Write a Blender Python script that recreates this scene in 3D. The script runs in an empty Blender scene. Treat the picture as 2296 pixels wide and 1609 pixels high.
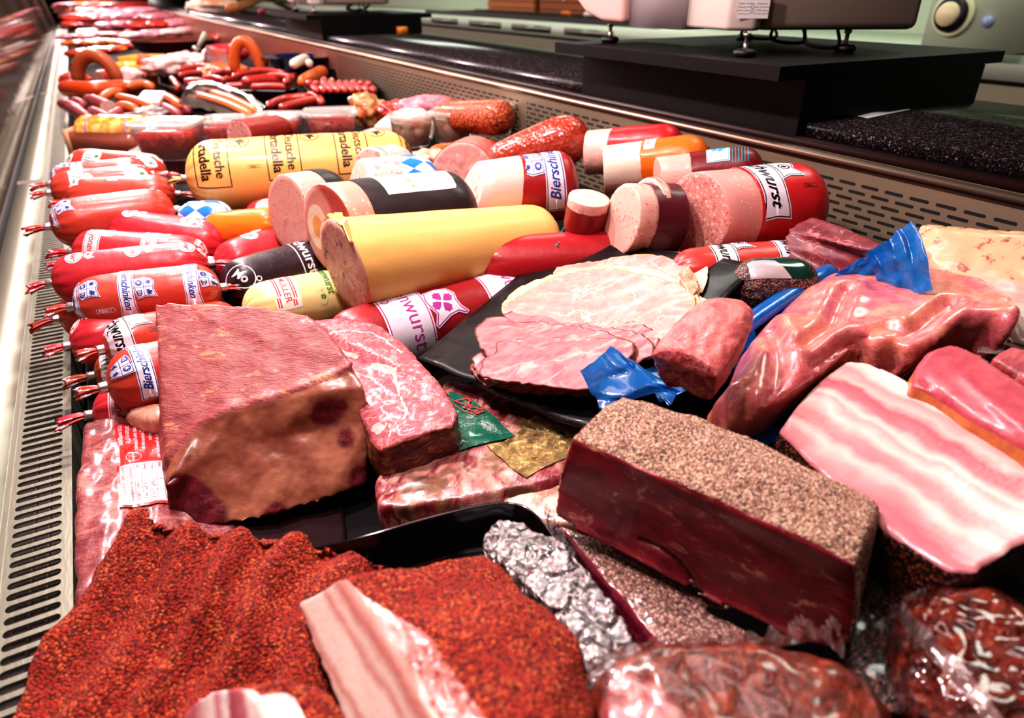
import bpy, bmesh, math, random
from mathutils import Vector, Matrix, noise, geometry
V = Vector
random.seed(7)
PI = math.pi
CZ = 1.30                       # camera height above the shop floor
SC = bpy.context.scene
COL = SC.collection
# ---------------------------------------------------------------- camera geometry (2296x1609, 24 mm lens)
FPX = 1531.0
TH = math.atan(829 / FPX)
PS = math.atan(998 / (FPX * math.cos(TH) + 829 * math.sin(TH)))
def _ray(px, py):
    x = px - 1148.0; y = 804.5 - py
    fwd = FPX * math.cos(TH) + y * math.sin(TH); up = -FPX * math.sin(TH) + y * math.cos(TH)
    return V((x * math.cos(PS) + fwd * math.sin(PS), -x * math.sin(PS) + fwd * math.cos(PS), up))
def P(px, py, h):
    """surveyed point of the photograph lying h metres below the lens"""
    d = _ray(px, py); t = h / -d.z
    return V((d.x * t, d.y * t, CZ - h))
def PX(px, py, X):
    d = _ray(px, py); t = X / d.x
    return V((X, d.y * t, CZ + d.z * t))
def PY(px, py, Y):
    d = _ray(px, py); t = Y / d.y
    return V((d.x * t, Y, CZ + d.z * t))
def D(px, py, dep):
    d = _ray(px, py) / FPX * dep
    return V((d.x, d.y, CZ + d.z))
def hx(s, a=1.0):
    s = s.lstrip('#'); c = [int(s[i:i + 2], 16) / 255 for i in (0, 2, 4)]
    return tuple((x / 12.92 if x <= .04045 else ((x + .055) / 1.055) ** 2.4) for x in c) + (a,)
def sstep(a, b, x):
    t = max(0., min(1., (x - a) / (b - a))); return t * t * (3 - 2 * t)
def lerp(a, b, t): return a + (b - a) * t
# ---------------------------------------------------------------- objects
def tag(o, label=None, cat=None, group=None, kind=None):
    if label: o['label'] = label
    if cat: o['category'] = cat
    if group: o['group'] = group
    if kind: o['kind'] = kind
    return o
def thing(name, label, cat, group=None, M=None):
    o = bpy.data.objects.new(name, None); COL.objects.link(o)
    o.empty_display_size = .02
    if M is not None: o.matrix_world = M
    return tag(o, label, cat, group)
def mk(name, bm, mats, parent=None, M=None, smooth=True):
    if isinstance(bm, bmesh.types.BMesh):
        me = bpy.data.meshes.new(name); bm.to_mesh(me); bm.free()
    else: me = bm
    if not isinstance(mats, (list, tuple)): mats = [mats]
    for m in mats: me.materials.append(m)
    if smooth: me.polygons.foreach_set('use_smooth', [True] * len(me.polygons))
    o = bpy.data.objects.new(name, me); COL.objects.link(o)
    if parent is not None:
        o.parent = parent
        if M is not None: o.matrix_basis = parent_world(parent).inverted() @ M
    elif M is not None: o.matrix_basis = M
    return o
def parent_world(o):
    M = o.matrix_basis.copy()
    while o.parent is not None:
        o = o.parent; M = o.matrix_basis @ M
    return M
def part(name, bm, mats, parent, smooth=True, M=None, label=None):
    o = mk(name, bm, mats, parent, M, smooth)
    if label: o['label'] = label
    return o
def frame(o, x, up=V((0, 0, 1))):
    """matrix with X along x, Z near up"""
    x = V(x).normalized(); y = V(up).cross(x).normalized(); z = x.cross(y)
    M = Matrix((x, y, z)).transposed().to_4x4(); M.translation = o
    return M
def dup(root, M=None, label=None, group=None):
    r = root.copy(); COL.objects.link(r)
    if M is not None: r.matrix_basis = M
    if label: r['label'] = label
    if group: r['group'] = group
    for ch in list(root.children):
        c = ch.copy(); COL.objects.link(c); c.parent = r
        for g in ch.children:
            d = g.copy(); COL.objects.link(d); d.parent = c
    return r
# ---------------------------------------------------------------- mesh helpers
def grid_faces(bm, rows, close=True, mi=0):
    fs = []
    for a, b in zip(rows, rows[1:]):
        n = len(a)
        for i in range(n if close else n - 1):
            j = (i + 1) % n
            f = bm.faces.new((a[i], a[j], b[j], b[i])); f.material_index = mi; fs.append(f)
    return fs
def box(bm, lo, hi, mi=0, M=None):
    c = [V((x, y, z)) for z in (lo[2], hi[2]) for y in (lo[1], hi[1]) for x in (lo[0], hi[0])]
    if M is not None: c = [M @ p for p in c]
    v = [bm.verts.new(p) for p in c]
    for q in ((0, 2, 3, 1), (4, 5, 7, 6), (0, 1, 5, 4), (2, 6, 7, 3), (0, 4, 6, 2), (1, 3, 7, 5)):
        bm.faces.new([v[i] for i in q]).material_index = mi
    return v
def bevel(bm, w, seg=2, ang=.5):
    es = [e for e in bm.edges if len(e.link_faces) == 2 and e.calc_face_angle(0) > ang]
    bmesh.ops.bevel(bm, geom=es, offset=w, segments=seg, profile=.5, affect='EDGES', clamp_overlap=True)
def bbox_bm(lo, hi, w=.003, seg=2):
    bm = bmesh.new(); box(bm, lo, hi); bevel(bm, w, seg); return bm
def prism(bm, poly, vec, mi=0):
    """closed prism of a 3-D polygon swept along vec"""
    n = len(poly); a = [bm.verts.new(p) for p in poly]; b = [bm.verts.new(p + vec) for p in poly]
    tri = geometry.tessellate_polygon([poly])
    for t in tri:
        bm.faces.new([a[i] for i in t]).material_index = mi
        bm.faces.new([b[i] for i in reversed(t)]).material_index = mi
    for i in range(n):
        bm.faces.new((a[i], b[i], b[(i + 1) % n], a[(i + 1) % n])).material_index = mi
    bmesh.ops.recalc_face_normals(bm, faces=bm.faces)
def tube(bm, pts, rad, n=10, mi=0, cap=True, flat=1.0, up=V((0, 0, 1))):
    """tube through pts; rad number or list"""
    pts = [V(p) for p in pts]; rows = []
    if not isinstance(rad, (list, tuple)): rad = [rad] * len(pts)
    prev = None
    for i, p in enumerate(pts):
        t = (pts[min(i + 1, len(pts) - 1)] - pts[max(i - 1, 0)]).normalized()
        if prev is None:
            s = t.cross(up)
            if s.length < .05: s = t.cross(V((1, 0, 0)))
        else: s = prev - t * prev.dot(t)
        s.normalize(); prev = s; u = s.cross(t)
        rows.append([bm.verts.new(p + (s * math.cos(2 * PI * k / n) + u * math.sin(2 * PI * k / n) * flat) * rad[i]) for k in range(n)])
    grid_faces(bm, rows, mi=mi)
    if cap:
        for r, q in ((rows[0], 1), (rows[-1], 0)):
            f = bm.faces.new(r if q == 0 else list(reversed(r))); f.material_index = mi
    return rows
def smooth_path(pts, k=6):
    pts = [V(p) for p in pts]; out = []
    q = [pts[0] * 2 - pts[1]] + pts + [pts[-1] * 2 - pts[-2]]
    for i in range(1, len(q) - 2):
        for s in range(k):
            t = s / k; a, b, c, d = q[i - 1:i + 3]
            out.append(.5 * ((2 * b) + (c - a) * t + (2 * a - 5 * b + 4 * c - d) * t * t + (3 * b - a - 3 * c + d) * t ** 3))
    return out + [pts[-1]]
def lathe(bm, prof, n=32, mi=0, squash=1.0, axis='Z'):
    rows = []
    for r, z in prof:
        rows.append([bm.verts.new((max(r, 1e-5) * math.cos(2 * PI * k / n), squash * max(r, 1e-5) * math.sin(2 * PI * k / n), z)) for k in range(n)])
    grid_faces(bm, rows, mi=mi)
    return rows
def fbm(p, s, o=3):
    return noise.fractal(V(p) * s, 1.0, 2.0, o)
def solid(name, rings, mat, parent=None, vox=.003, sm=3, disp=None, attrs=None, xdir=None, capsm=(.45, .85), top=None, carve=None):
    """organic solid lofted through 3-D rings, remeshed to an even skin, rounded and displaced.
       local frame: origin at ring-0 centre, Z = outward normal of ring 0, X = xdir"""
    rings = [[V(p) for p in r] for r in rings]
    r0 = rings[0]; o = sum(r0, V()) / len(r0)
    nrm = V()
    for i in range(len(r0)): nrm += (r0[i] - o).cross(r0[(i + 1) % len(r0)] - o)
    nrm.normalize()
    back = sum(rings[-1], V()) / len(rings[-1]) - o
    if nrm.dot(back) > 0: nrm = -nrm
    x = V(xdir) if xdir is not None else (r0[1] - r0[0])
    x = (x - nrm * x.dot(nrm)).normalized(); y = nrm.cross(x)
    M = Matrix((x, y, nrm)).transposed().to_4x4(); M.translation = o
    Mi = M.inverted()
    bm = bmesh.new()
    vr = [[bm.verts.new(Mi @ p) for p in r] for r in rings]
    grid_faces(bm, vr)
    for r, rr in ((vr[0], rings[0]), (vr[-1], rings[-1])):
        for t in geometry.tessellate_polygon([rr]): bm.faces.new([r[i] for i in t])
    bmesh.ops.recalc_face_normals(bm, faces=bm.faces)
    me = bpy.data.meshes.new(name); bm.to_mesh(me); bm.free()
    ob = bpy.data.objects.new('tmp', me); COL.objects.link(ob)
    md = ob.modifiers.new('r', 'REMESH'); md.mode = 'VOXEL'; md.voxel_size = vox
    dg = bpy.context.evaluated_depsgraph_get(); me2 = bpy.data.meshes.new_from_object(ob.evaluated_get(dg))
    bpy.data.objects.remove(ob); bpy.data.meshes.remove(me)
    bm = bmesh.new(); bm.from_mesh(me2); bpy.data.meshes.remove(me2)
    for _ in range(sm): bmesh.ops.smooth_vert(bm, verts=bm.verts, factor=.5, use_axis_x=True, use_axis_y=True, use_axis_z=True)
    bm.normal_update()
    base = [(v.co.copy(), v.normal.copy()) for v in bm.verts]
    cap = [sstep(capsm[0], capsm[1], nn.z) * sstep(-.03, -.012, c.z) for c, nn in base]
    if disp:
        for v, (c, nn), k in zip(bm.verts, base, cap):
            v.co = c + nn * disp(c, nn, k)
    me = bpy.data.meshes.new(name); bm.to_mesh(me); bm.free()
    A = me.attributes.new('cap', 'FLOAT', 'POINT'); A.data.foreach_set('value', cap)
    for k, fn in (attrs or {}).items():
        A = me.attributes.new(k, 'FLOAT', 'POINT'); A.data.foreach_set('value', [float(fn(c, nn)) for c, nn in base])
    if parent is None: return mk(name, me, mat, None, M)
    return mk(name, me, mat, parent, M)
def ringsP(pts, vec_list):
    """front ring + copies shifted by vectors"""
    return [pts] + [[p + V(v) for p in pts] for v in vec_list]
def densify(poly, seg=.01):
    out = []
    for a, b in zip(poly, poly[1:] + poly[:1]):
        n = max(1, int((b - a).length / seg))
        out += [a.lerp(b, i / n) for i in range(n)]
    return out
def round_poly(poly, it=2):
    for _ in range(it):
        q = []
        for a, b in zip(poly, poly[1:] + poly[:1]): q += [a.lerp(b, .2), a.lerp(b, .8)]
        poly = q
    return poly
def sheet(bm, A, B, C, D_, nu, nv, fn=None, mi=0):
    """bilinear sheet with corners A B C D_ (around), displaced by fn(u, v, p)"""
    rows = []
    for j in range(nv + 1):
        v = j / nv; r = []
        for i in range(nu + 1):
            u = i / nu
            p = A.lerp(B, u).lerp(D_.lerp(C, u), v)
            if fn: p = fn(u, v, p)
            r.append(bm.verts.new(p))
        rows.append(r)
    grid_faces(bm, rows, close=False, mi=mi)
    return rows
def draper(o):
    from mathutils.bvhtree import BVHTree
    M = parent_world(o); me = o.data; t = BVHTree.FromPolygons([M @ v.co for v in me.vertices], [tuple(p.vertices) for p in me.polygons])
    def f(p, lift):
        h, n, i, d = t.ray_cast(V((p.x, p.y, p.z + .15)), V((0, 0, -1)))
        return (p if h is None else h) + V((0, 0, lift))
    return f
# ---------------------------------------------------------------- lettering and flat marks
_tc = {}
def text2d(s, size=.01, bold=0.0, shear=0.0, narrow=1.0):
    k = (s, bold, shear)
    if k not in _tc:
        cu = bpy.data.curves.new('t', 'FONT'); cu.body = s; cu.size = 1.0; cu.offset = bold; cu.shear = shear
        cu.resolution_u = 3; cu.fill_mode = 'FRONT'; cu.align_x = 'CENTER'; cu.align_y = 'CENTER'
        ob = bpy.data.objects.new('t', cu); COL.objects.link(ob)
        dg = bpy.context.evaluated_depsgraph_get(); me = bpy.data.meshes.new_from_object(ob.evaluated_get(dg))
        _tc[k] = ([tuple(v.co)[:2] for v in me.vertices], [tuple(p.vertices) for p in me.polygons])
        bpy.data.objects.remove(ob); bpy.data.curves.remove(cu); bpy.data.meshes.remove(me)
    vs, fs = _tc[k]
    return [(x * size * narrow, y * size) for x, y in vs], fs
def poly2d(pts):
    tri = geometry.tessellate_polygon([[V((x, y, 0)) for x, y in pts]])
    return list(pts), [tuple(t) for t in tri]
def inset(pts, d):
    n = len(pts); ar = sum(pts[i][0] * pts[(i + 1) % n][1] - pts[(i + 1) % n][0] * pts[i][1] for i in range(n))
    s = 1 if ar > 0 else -1; out = []
    for i in range(n):
        p0, p1, p2 = V(pts[i - 1]), V(pts[i]), V(pts[(i + 1) % n])
        e1 = (p1 - p0).normalized(); e2 = (p2 - p1).normalized()
        n1 = V((-e1.y, e1.x)) * s; n2 = V((-e2.y, e2.x)) * s
        m = n1 + n2; L = max(m.length_squared, .35)
        out.append(tuple(p1 + m * (d * 2 / L)))
    return out
def circ(r, n=28, cx=0, cy=0, sy=1.0): return [(cx + r * math.cos(2 * PI * k / n), cy + sy * r * math.sin(2 * PI * k / n)) for k in range(n)]
def star(r, ri, n, cx=0, cy=0): return [(cx + (r if k % 2 == 0 else ri) * math.cos(PI * k / n), cy + (r if k % 2 == 0 else ri) * math.sin(PI * k / n)) for k in range(2 * n)]
def move2(item, dx=0, dy=0, rot=0, s=1.0):
    """item: (verts, faces, mat, layer)"""
    vs, fs, m, ly = item; c, t = math.cos(rot) * s, math.sin(rot) * s
    return ([(x * c - y * t + dx, x * t + y * c + dy) for x, y in vs], fs, m, ly)
def TX(s, size, mat, layer=3, **k): v, f = text2d(s, size, **k); return (v, f, mat, layer)
def PG(pts, mat, layer=1): v, f = poly2d(pts); return (v, f, mat, layer)
def framed(pts, white, line, w=.001, t=.0006, l=1):
    return [PG(pts, white, l), PG(inset(pts, w), line, l + 1), PG(inset(pts, w + t), white, l + 2)]
def lay(bm, items, mp, step=.004, cutx=True):
    """cut flat marks in fine strips and lay them on a surface given by mp(a, b, lift)"""
    for vs, fs, mi, ly in items:
        t = bmesh.new(); vv = [t.verts.new((x, y, 0)) for x, y in vs]
        for f in fs:
            try: t.faces.new([vv[i] for i in f])
            except ValueError: pass
        for ax in (0, 1):
            if not t.verts: break
            lo = min(v.co[ax] for v in t.verts); hi = max(v.co[ax] for v in t.verts)
            k = math.ceil(lo / step)
            while k * step < hi:
                nn = V((1, 0, 0)) if ax == 0 else V((0, 1, 0))
                bmesh.ops.bisect_plane(t, geom=t.verts[:] + t.edges[:] + t.faces[:], plane_co=nn * (k * step), plane_no=nn)
                k += 1
        mpd = {}
        for v in t.verts:
            p = mp(v.co.x, v.co.y, .00012 * ly + .00015)
            mpd[v] = None if p is None else bm.verts.new(p)
        for f in t.faces:
            q = [mpd[v] for v in f.verts]
            if None in q: continue
            try: g = bm.faces.new(q); g.material_index = mi
            except ValueError: pass
        t.free()
# ---------------------------------------------------------------- procedural materials
class N:
    def __init__(s, name):
        s.m = bpy.data.materials.new(name); s.m.use_nodes = True
        s.t = s.m.node_tree; s.t.nodes.clear(); s.out = s.t.nodes.new('ShaderNodeOutputMaterial')
        s.tc = s.t.nodes.new('ShaderNodeTexCoord')
    def nd(s, ty, **k):
        n = s.t.nodes.new(ty)
        for a, b in k.items(): setattr(n, a, b)
        return n
    def set(s, sock, v):
        if v is None: return
        if isinstance(v, bpy.types.NodeSocket): s.t.links.new(v, sock)
        elif isinstance(v, (int, float)) and sock.type in ('RGBA',): sock.default_value = (v, v, v, 1)
        elif sock.type == 'RGBA' and len(v) == 3: sock.default_value = (*v, 1)
        else: sock.default_value = v
    @property
    def obj(s): return s.tc.outputs['Object']
    def mp(s, vec=None, loc=(0, 0, 0), rot=(0, 0, 0), sc=(1, 1, 1)):
        n = s.nd('ShaderNodeMapping'); s.set(n.inputs[0], vec or s.obj); n.inputs['Location'].default_value = loc
        n.inputs['Rotation'].default_value = rot; n.inputs['Scale'].default_value = sc; return n.outputs[0]
    def noise(s, sc, det=3, rough=.55, dist=0, vec=None, color=False):
        n = s.nd('ShaderNodeTexNoise'); s.set(n.inputs['Vector'], vec or s.obj); s.set(n.inputs['Scale'], sc)
        n.inputs['Detail'].default_value = det; n.inputs['Roughness'].default_value = rough; n.inputs['Distortion'].default_value = dist
        return n.outputs['Color' if color else 'Fac']
    def warp(s, amt, sc, vec=None):
        c = s.noise(sc, 2, vec=vec, color=True)
        a = s.nd('ShaderNodeVectorMath', operation='SUBTRACT'); s.set(a.inputs[0], c); a.inputs[1].default_value = (.5, .5, .5)
        b = s.nd('ShaderNodeVectorMath', operation='SCALE'); s.set(b.inputs[0], a.outputs[0]); b.inputs['Scale'].default_value = amt
        d = s.nd('ShaderNodeVectorMath', operation='ADD'); s.set(d.inputs[0], vec or s.obj); s.set(d.inputs[1], b.outputs[0])
        return d.outputs[0]
    def vor(s, sc, feat='F1', vec=None, rnd=1.0):
        n = s.nd('ShaderNodeTexVoronoi', feature=feat); s.set(n.inputs['Vector'], vec or s.obj); n.inputs['Scale'].default_value = sc
        n.inputs['Randomness'].default_value = rnd
        return n
    def ma(s, op, a, b=0.0, c=0.0, clamp=False):
        n = s.nd('ShaderNodeMath', operation=op, use_clamp=clamp)
        for i, x in enumerate((a, b, c)): s.set(n.inputs[i], x)
        return n.outputs[0]
    def ss(s, x, lo, hi):
        n = s.nd('ShaderNodeMapRange', interpolation_type='SMOOTHSTEP'); s.set(n.inputs[0], x); s.set(n.inputs[1], lo); s.set(n.inputs[2], hi)
        return n.outputs[0]
    def ramp(s, f, stops, it='LINEAR'):
        n = s.nd('ShaderNodeValToRGB'); s.set(n.inputs[0], f); r = n.color_ramp; r.interpolation = it
        while len(r.elements) > 1: r.elements.remove(r.elements[-1])
        r.elements[0].position = stops[0][0]; r.elements[0].color = stops[0][1]
        for p, c in stops[1:]:
            e = r.elements.new(p); e.color = c
        return n.outputs[0]
    def mix(s, f, a, b, bt='MIX'):
        n = s.nd('ShaderNodeMix', data_type='RGBA', blend_type=bt); s.set(n.inputs[0], f); s.set(n.inputs[6], a); s.set(n.inputs[7], b)
        return n.outputs[2]
    def bump(s, h, st=.5, d=.001, nrm=None):
        n = s.nd('ShaderNodeBump'); s.set(n.inputs['Height'], h); s.set(n.inputs['Strength'], st); n.inputs['Distance'].default_value = d
        if nrm: s.set(n.inputs['Normal'], nrm)
        return n.outputs[0]
    def attr(s, k): n = s.nd('ShaderNodeAttribute'); n.attribute_name = k; return n.outputs['Fac']
    def sep(s, v, ax): n = s.nd('ShaderNodeSeparateXYZ'); s.set(n.inputs[0], v); return n.outputs[ax]
    def pbr(s, col, rough=.4, nrm=None, metal=0, spec=.5, coat=0, coatr=.1, cnrm=None, alpha=1, trans=0, ior=1.45, sss=0, sssr=(1, .3, .2), emit=None, es=0):
        n = s.nd('ShaderNodeBsdfPrincipled'); I = n.inputs
        s.set(I['Base Color'], col); s.set(I['Roughness'], rough); s.set(I['Metallic'], metal); s.set(I['Specular IOR Level'], spec)
        s.set(I['Coat Weight'], coat); s.set(I['Coat Roughness'], coatr); s.set(I['Alpha'], alpha); s.set(I['Transmission Weight'], trans); s.set(I['IOR'], ior)
        if sss: I['Subsurface Weight'].default_value = sss; I['Subsurface Radius'].default_value = sssr; I['Subsurface Scale'].default_value = .006
        if nrm: s.set(I['Normal'], nrm)
        if cnrm: s.set(I['Coat Normal'], cnrm)
        if emit: s.set(I['Emission Color'], emit); s.set(I['Emission Strength'], es)
        return n.outputs[0]
    def mixsh(s, f, a, b):
        n = s.nd('ShaderNodeMixShader'); s.set(n.inputs[0], f); s.set(n.inputs[1], a); s.set(n.inputs[2], b); return n.outputs[0]
    def end(s, sh): s.set(s.out.inputs[0], sh); return s.m
def flat(name, c, rough=.4, **k):
    n = N(name); c = hx(c) if isinstance(c, str) else c
    v = n.mix(n.noise(90, 2), tuple(x * .93 for x in c[:3]) + (1,), c)
    return n.end(n.pbr(v, rough, **k))
def casing(name, c, rough=.3, dark=.8, bs=.15):
    rough += .08
    n = N(name); c = hx(c)
    v = n.mix(n.noise(30, 3), tuple(x * dark for x in c[:3]) + (1,), c)
    b = n.bump(n.ma('ADD', n.noise(60, 3), n.ma('MULTIPLY', n.noise(500, 2), .15)), bs, .004)
    return n.end(n.pbr(v, rough, b, spec=.35, coat=.12, coatr=.2))
def emulsion(name, base, specks, rough=.42, vary=.08, bumpst=.35, bumpsc=700):
    """sausage meat: fine paste with sprinkled pieces (colour, cells per metre, size, share)"""
    n = N(name); b = hx(base)
    col = n.mix(n.noise(160, 4), tuple(max(0, x * (1 - vary * 2)) for x in b[:3]) + (1,), b)
    w = n.warp(.0035, 220)
    for k, (c, sc, rad, pr) in enumerate(specks):
        v = n.vor(sc, vec=n.mp(w, loc=(k * .37, k * .21, k * .13)))
        rr = n.ma('GREATER_THAN', n.sep(v.outputs['Color'], 0), 1 - pr)
        d = n.ma('MULTIPLY', v.outputs['Distance'], 1.0)
        mk_ = n.ma('MULTIPLY', rr, n.ss(d, rad, rad * .75))
        col = n.mix(mk_, col, hx(c))
    bb = n.bump(n.noise(bumpsc, 3), bumpst, .0015)
    return n.end(n.pbr(col, rough, bb, coat=.15, coatr=.25))
# shader builders that can be combined over a mask
def sh_lean(n, c1, c2, fat='#e9a9a0', vsc=60, vw=.03, vamt=.7, streak=(1, 1, 1), rough=.42, coat=.2, mott=.5, bst=.4, blot=(40, .62, .7)):
    a, b, f = hx(c1), hx(c2), hx(fat)
    sv = n.mp(sc=streak)
    col = n.mix(n.ss(n.noise(70, 5, .6, vec=sv), .35, .65), a, b)
    col = n.mix(n.ma('MULTIPLY', n.ss(n.noise(420, 3, vec=sv), .5, .8), mott), col, tuple(min(1, x * 1.5) for x in b[:3]) + (1,))
    w = n.warp(.02, 45, vec=sv); w = n.warp(.006, 160, vec=w)
    r1 = n.ma('ABSOLUTE', n.ma('SUBTRACT', n.noise(vsc * .75, 3, .5, .6, vec=w), .5)); r2 = n.ma('ABSOLUTE', n.ma('SUBTRACT', n.noise(vsc * 1.7, 2, .5, .4, vec=n.mp(w, loc=(3, 1, 2))), .5))
    ve = n.ma('MAXIMUM', n.ss(r1, vw * .75, 0.0), n.ma('MULTIPLY', n.ss(r2, vw * .5, 0.0), .6))
    ve = n.ma('MULTIPLY', ve, n.ss(n.noise(blot[0], 2), blot[1] - .12, blot[1] + .1))
    col = n.mix(n.ma('MULTIPLY', ve, vamt), col, f)
    bp = n.bump(n.ma('ADD', n.noise(160, 4, vec=sv), n.ma('MULTIPLY', n.noise(900, 2), .3)), bst, .0025)
    return n.pbr(col, rough, bp, coat=coat, coatr=.18)
def sh_fat(n, c1, c2, rough=.4, coat=.3, sc=50, bst=.3):
    col = n.mix(n.ss(n.noise(sc, 4), .3, .7), hx(c1), hx(c2))
    return n.pbr(col, rough, n.bump(n.noise(140, 4), bst, .003), coat=coat, coatr=.2)
def sh_crust(n, cols, sc=420, bst=1.0, rough=.7, coat=0, d=.0016, mott=None):
    w = n.warp(.0015, 500); v = n.vor(sc, vec=w)
    k = len(cols); r = n.sep(v.outputs['Color'], 0)
    col = n.ramp(r, [(i / k, hx(c)) for i, c in enumerate(cols)], 'CONSTANT')
    big = n.noise(45, 4)
    if mott: col = n.mix(n.ss(big, mott[1], mott[2]), col, hx(mott[0]))
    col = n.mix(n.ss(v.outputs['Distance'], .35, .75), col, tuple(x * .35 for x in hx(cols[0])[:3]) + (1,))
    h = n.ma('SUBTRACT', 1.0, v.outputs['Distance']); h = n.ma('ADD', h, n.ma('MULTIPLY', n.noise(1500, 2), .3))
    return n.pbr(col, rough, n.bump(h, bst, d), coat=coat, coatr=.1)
def two(name, fa, fb, attr='cap', lo=.45, hi=.55, wob=.15):
    """fa outside, fb where the attribute is high"""
    n = N(name); a = fa(n); b = fb(n)
    f = n.attr(attr)
    if wob: f = n.ma('ADD', f, n.ma('MULTIPLY', n.ma('SUBTRACT', n.noise(300, 3), .5), wob))
    return n.end(n.mixsh(n.ss(f, lo, hi), a, b))
def one(name, f):
    n = N(name); return n.end(f(n))
def film(name, tint='#ffffff', op=.12, rough=.08, sc=60, bst=.6, tr='#ffffff', fr=.8):
    """clear wrinkled plastic"""
    n = N(name)
    b = n.bump(n.ma('ADD', n.noise(sc, 4, .6, 1.5), n.ma('MULTIPLY', n.noise(sc * 5, 2), .3)), bst, .006)
    g = n.nd('ShaderNodeBsdfGlossy'); n.set(g.inputs['Color'], (1, 1, 1, 1)); n.set(g.inputs['Roughness'], rough); n.set(g.inputs['Normal'], b)
    d = n.nd('ShaderNodeBsdfDiffuse'); n.set(d.inputs['Color'], hx(tint)); n.set(d.inputs['Normal'], b)
    t = n.nd('ShaderNodeBsdfTransparent'); n.set(t.inputs[0], hx(tr))
    l = n.nd('ShaderNodeLayerWeight'); l.inputs[0].default_value = .35; n.set(l.inputs['Normal'], b)
    f = n.ma('ADD', n.ma('MULTIPLY', l.outputs['Fresnel'], fr), .04, clamp=True)
    s = n.mixsh(op, t.outputs[0], d.outputs[0]); return n.end(n.mixsh(f, s, g.outputs[0]))
def metal(name, c='#b9b4ae', rough=.35, brush=(1, 1, 1), bst=.1):
    n = N(name); col = n.mix(n.noise(40, 5, vec=n.mp(sc=brush)), tuple(x * .8 for x in hx(c)[:3]) + (1,), hx(c))
    return n.end(n.pbr(col, rough, n.bump(n.noise(200, 4, vec=n.mp(sc=brush)), bst, .001), metal=.9))
# ================================================================ camera, light, world
cam = bpy.data.cameras.new('camera'); cam.sensor_width = 36; cam.lens = FPX / 2296 * 36
cam.clip_start = .02; cam.clip_end = 60
co = bpy.data.objects.new('camera', cam); COL.objects.link(co); SC.camera = co
co.location = (0, 0, CZ); co.rotation_euler = (PI / 2 - TH, 0, -PS)
cam.dof.use_dof = True; cam.dof.focus_distance = .74; cam.dof.aperture_fstop = 5.4
w = bpy.data.worlds.new('world'); SC.world = w; w.use_nodes = True
w.node_tree.nodes['Background'].inputs[0].default_value = hx('#b8a49a'); w.node_tree.nodes['Background'].inputs[1].default_value = .22
SC.view_settings.view_transform = 'Standard'; SC.view_settings.look = 'Medium High Contrast'; SC.view_settings.exposure = -.2
def lamp(kind, loc, target, col, power, size=.05, sy=None, name='case_or_fill_lamp', spot=None):
    l = bpy.data.lights.new(name, kind); l.color = col; l.energy = power
    if kind == 'AREA':
        l.shape = 'RECTANGLE' if sy else 'DISK'; l.size = size
        if sy: l.size_y = sy
    elif kind in ('SPOT', 'POINT'): l.shadow_soft_size = size
    if spot: l.spot_size = spot; l.spot_blend = .7
    o = bpy.data.objects.new(name, l); COL.objects.link(o); o.location = loc
    o.rotation_euler = (V(target) - V(loc)).to_track_quat('-Z', 'Y').to_euler(); return o
WARM = (1.0, .79, .79)
# added fill lamp for the near pieces, then the line of rosy case spots
lamp('AREA', (-.02, .42, 2.0), (.22, .25, .95), WARM, 6, .08)
for yy, pw in ((.62, 13), (1.15, 12), (1.7, 12), (2.4, 13), (3.2, 14), (4.2, 16), (5.4, 20), (7.0, 30), (9, 42), (11.5, 60)):
    lamp('AREA', (.06, yy + .22, 1.92), (.36, yy - .05, .95), WARM, pw, .07)
lamp('AREA', (.30, 2.2, 2.0), (.30, 2.2, 0), (1, .78, .74), 12, .10, 4.4)
for yy in (.9, 3.2, 6.2):
    lamp('AREA', (2.0, yy, 2.9), (1.9, yy, 0), (.93, 1, .88), 26, .5, 1.2, 'ceiling_lamp')
# ================================================================ room
m_floor = flat('floor_tile', '#3a2c28', .5); m_wall = flat('wall_paint', '#c9d2bd', .7); m_dwall = flat('shop_wall', '#4a3630', .7)
def struct(name, bm, m, smooth=False): o = mk(name, bm, m, smooth=smooth); o['kind'] = 'structure'; return o
bm = bmesh.new(); box(bm, (-3, -2, -.05), (5, 20, 0)); struct('floor', bm, m_floor)
bm = bmesh.new(); box(bm, (-3, -2, 3.0), (5, 20, 3.05)); struct('ceiling', bm, flat('ceiling_paint', '#8a8378', .8))
bm = bmesh.new(); box(bm, (-3.05, -2, 0), (-3, 20, 3)); struct('wall_left', bm, m_dwall)
bm = bmesh.new(); box(bm, (5, -2, 0), (5.05, 20, 3)); struct('wall_right', bm, m_wall)
bm = bmesh.new(); box(bm, (-3, 20, 0), (5, 20.05, 3)); struct('wall_back', bm, m_dwall)
bm = bmesh.new(); box(bm, (-3, -2.05, 0), (5, -2, 3)); struct('wall_front', bm, m_dwall)
# ================================================================ refrigerated display case
Y0, Y1 = -.35, 15.5
m_steel = metal('rail_steel', '#b4b4a4', .5, (1, .05, 1)); m_grille = metal('grille_steel', '#aeb09e', .36, (1, .2, 1), .2)
m_dark = flat('black_gap', '#0c0709', .6); m_gasket = flat('rubber_gasket', '#1c1513', .5)
case = thing('display_case', 'long refrigerated meat counter with steel front rail and slotted air grilles', 'display case', None, Matrix.Translation((.3, 4, 0)))
bm = bmesh.new(); box(bm, (-.30, Y0, .02), (.93, Y1, .699)); part('case_body', bm, flat('case_panel', '#4a3733', .5), case, False, Matrix())
bm = bmesh.new(); prism(bm, [V((-.105, Y0, .70)), V((-.105, Y0, .818)), V((.841, Y0, .940)), V((.841, Y0, .70))], V((0, Y1 - Y0, 0))); part('deck', bm, flat('deck_black', '#0c0709', .8, spec=.2), case, False, Matrix())
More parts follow.
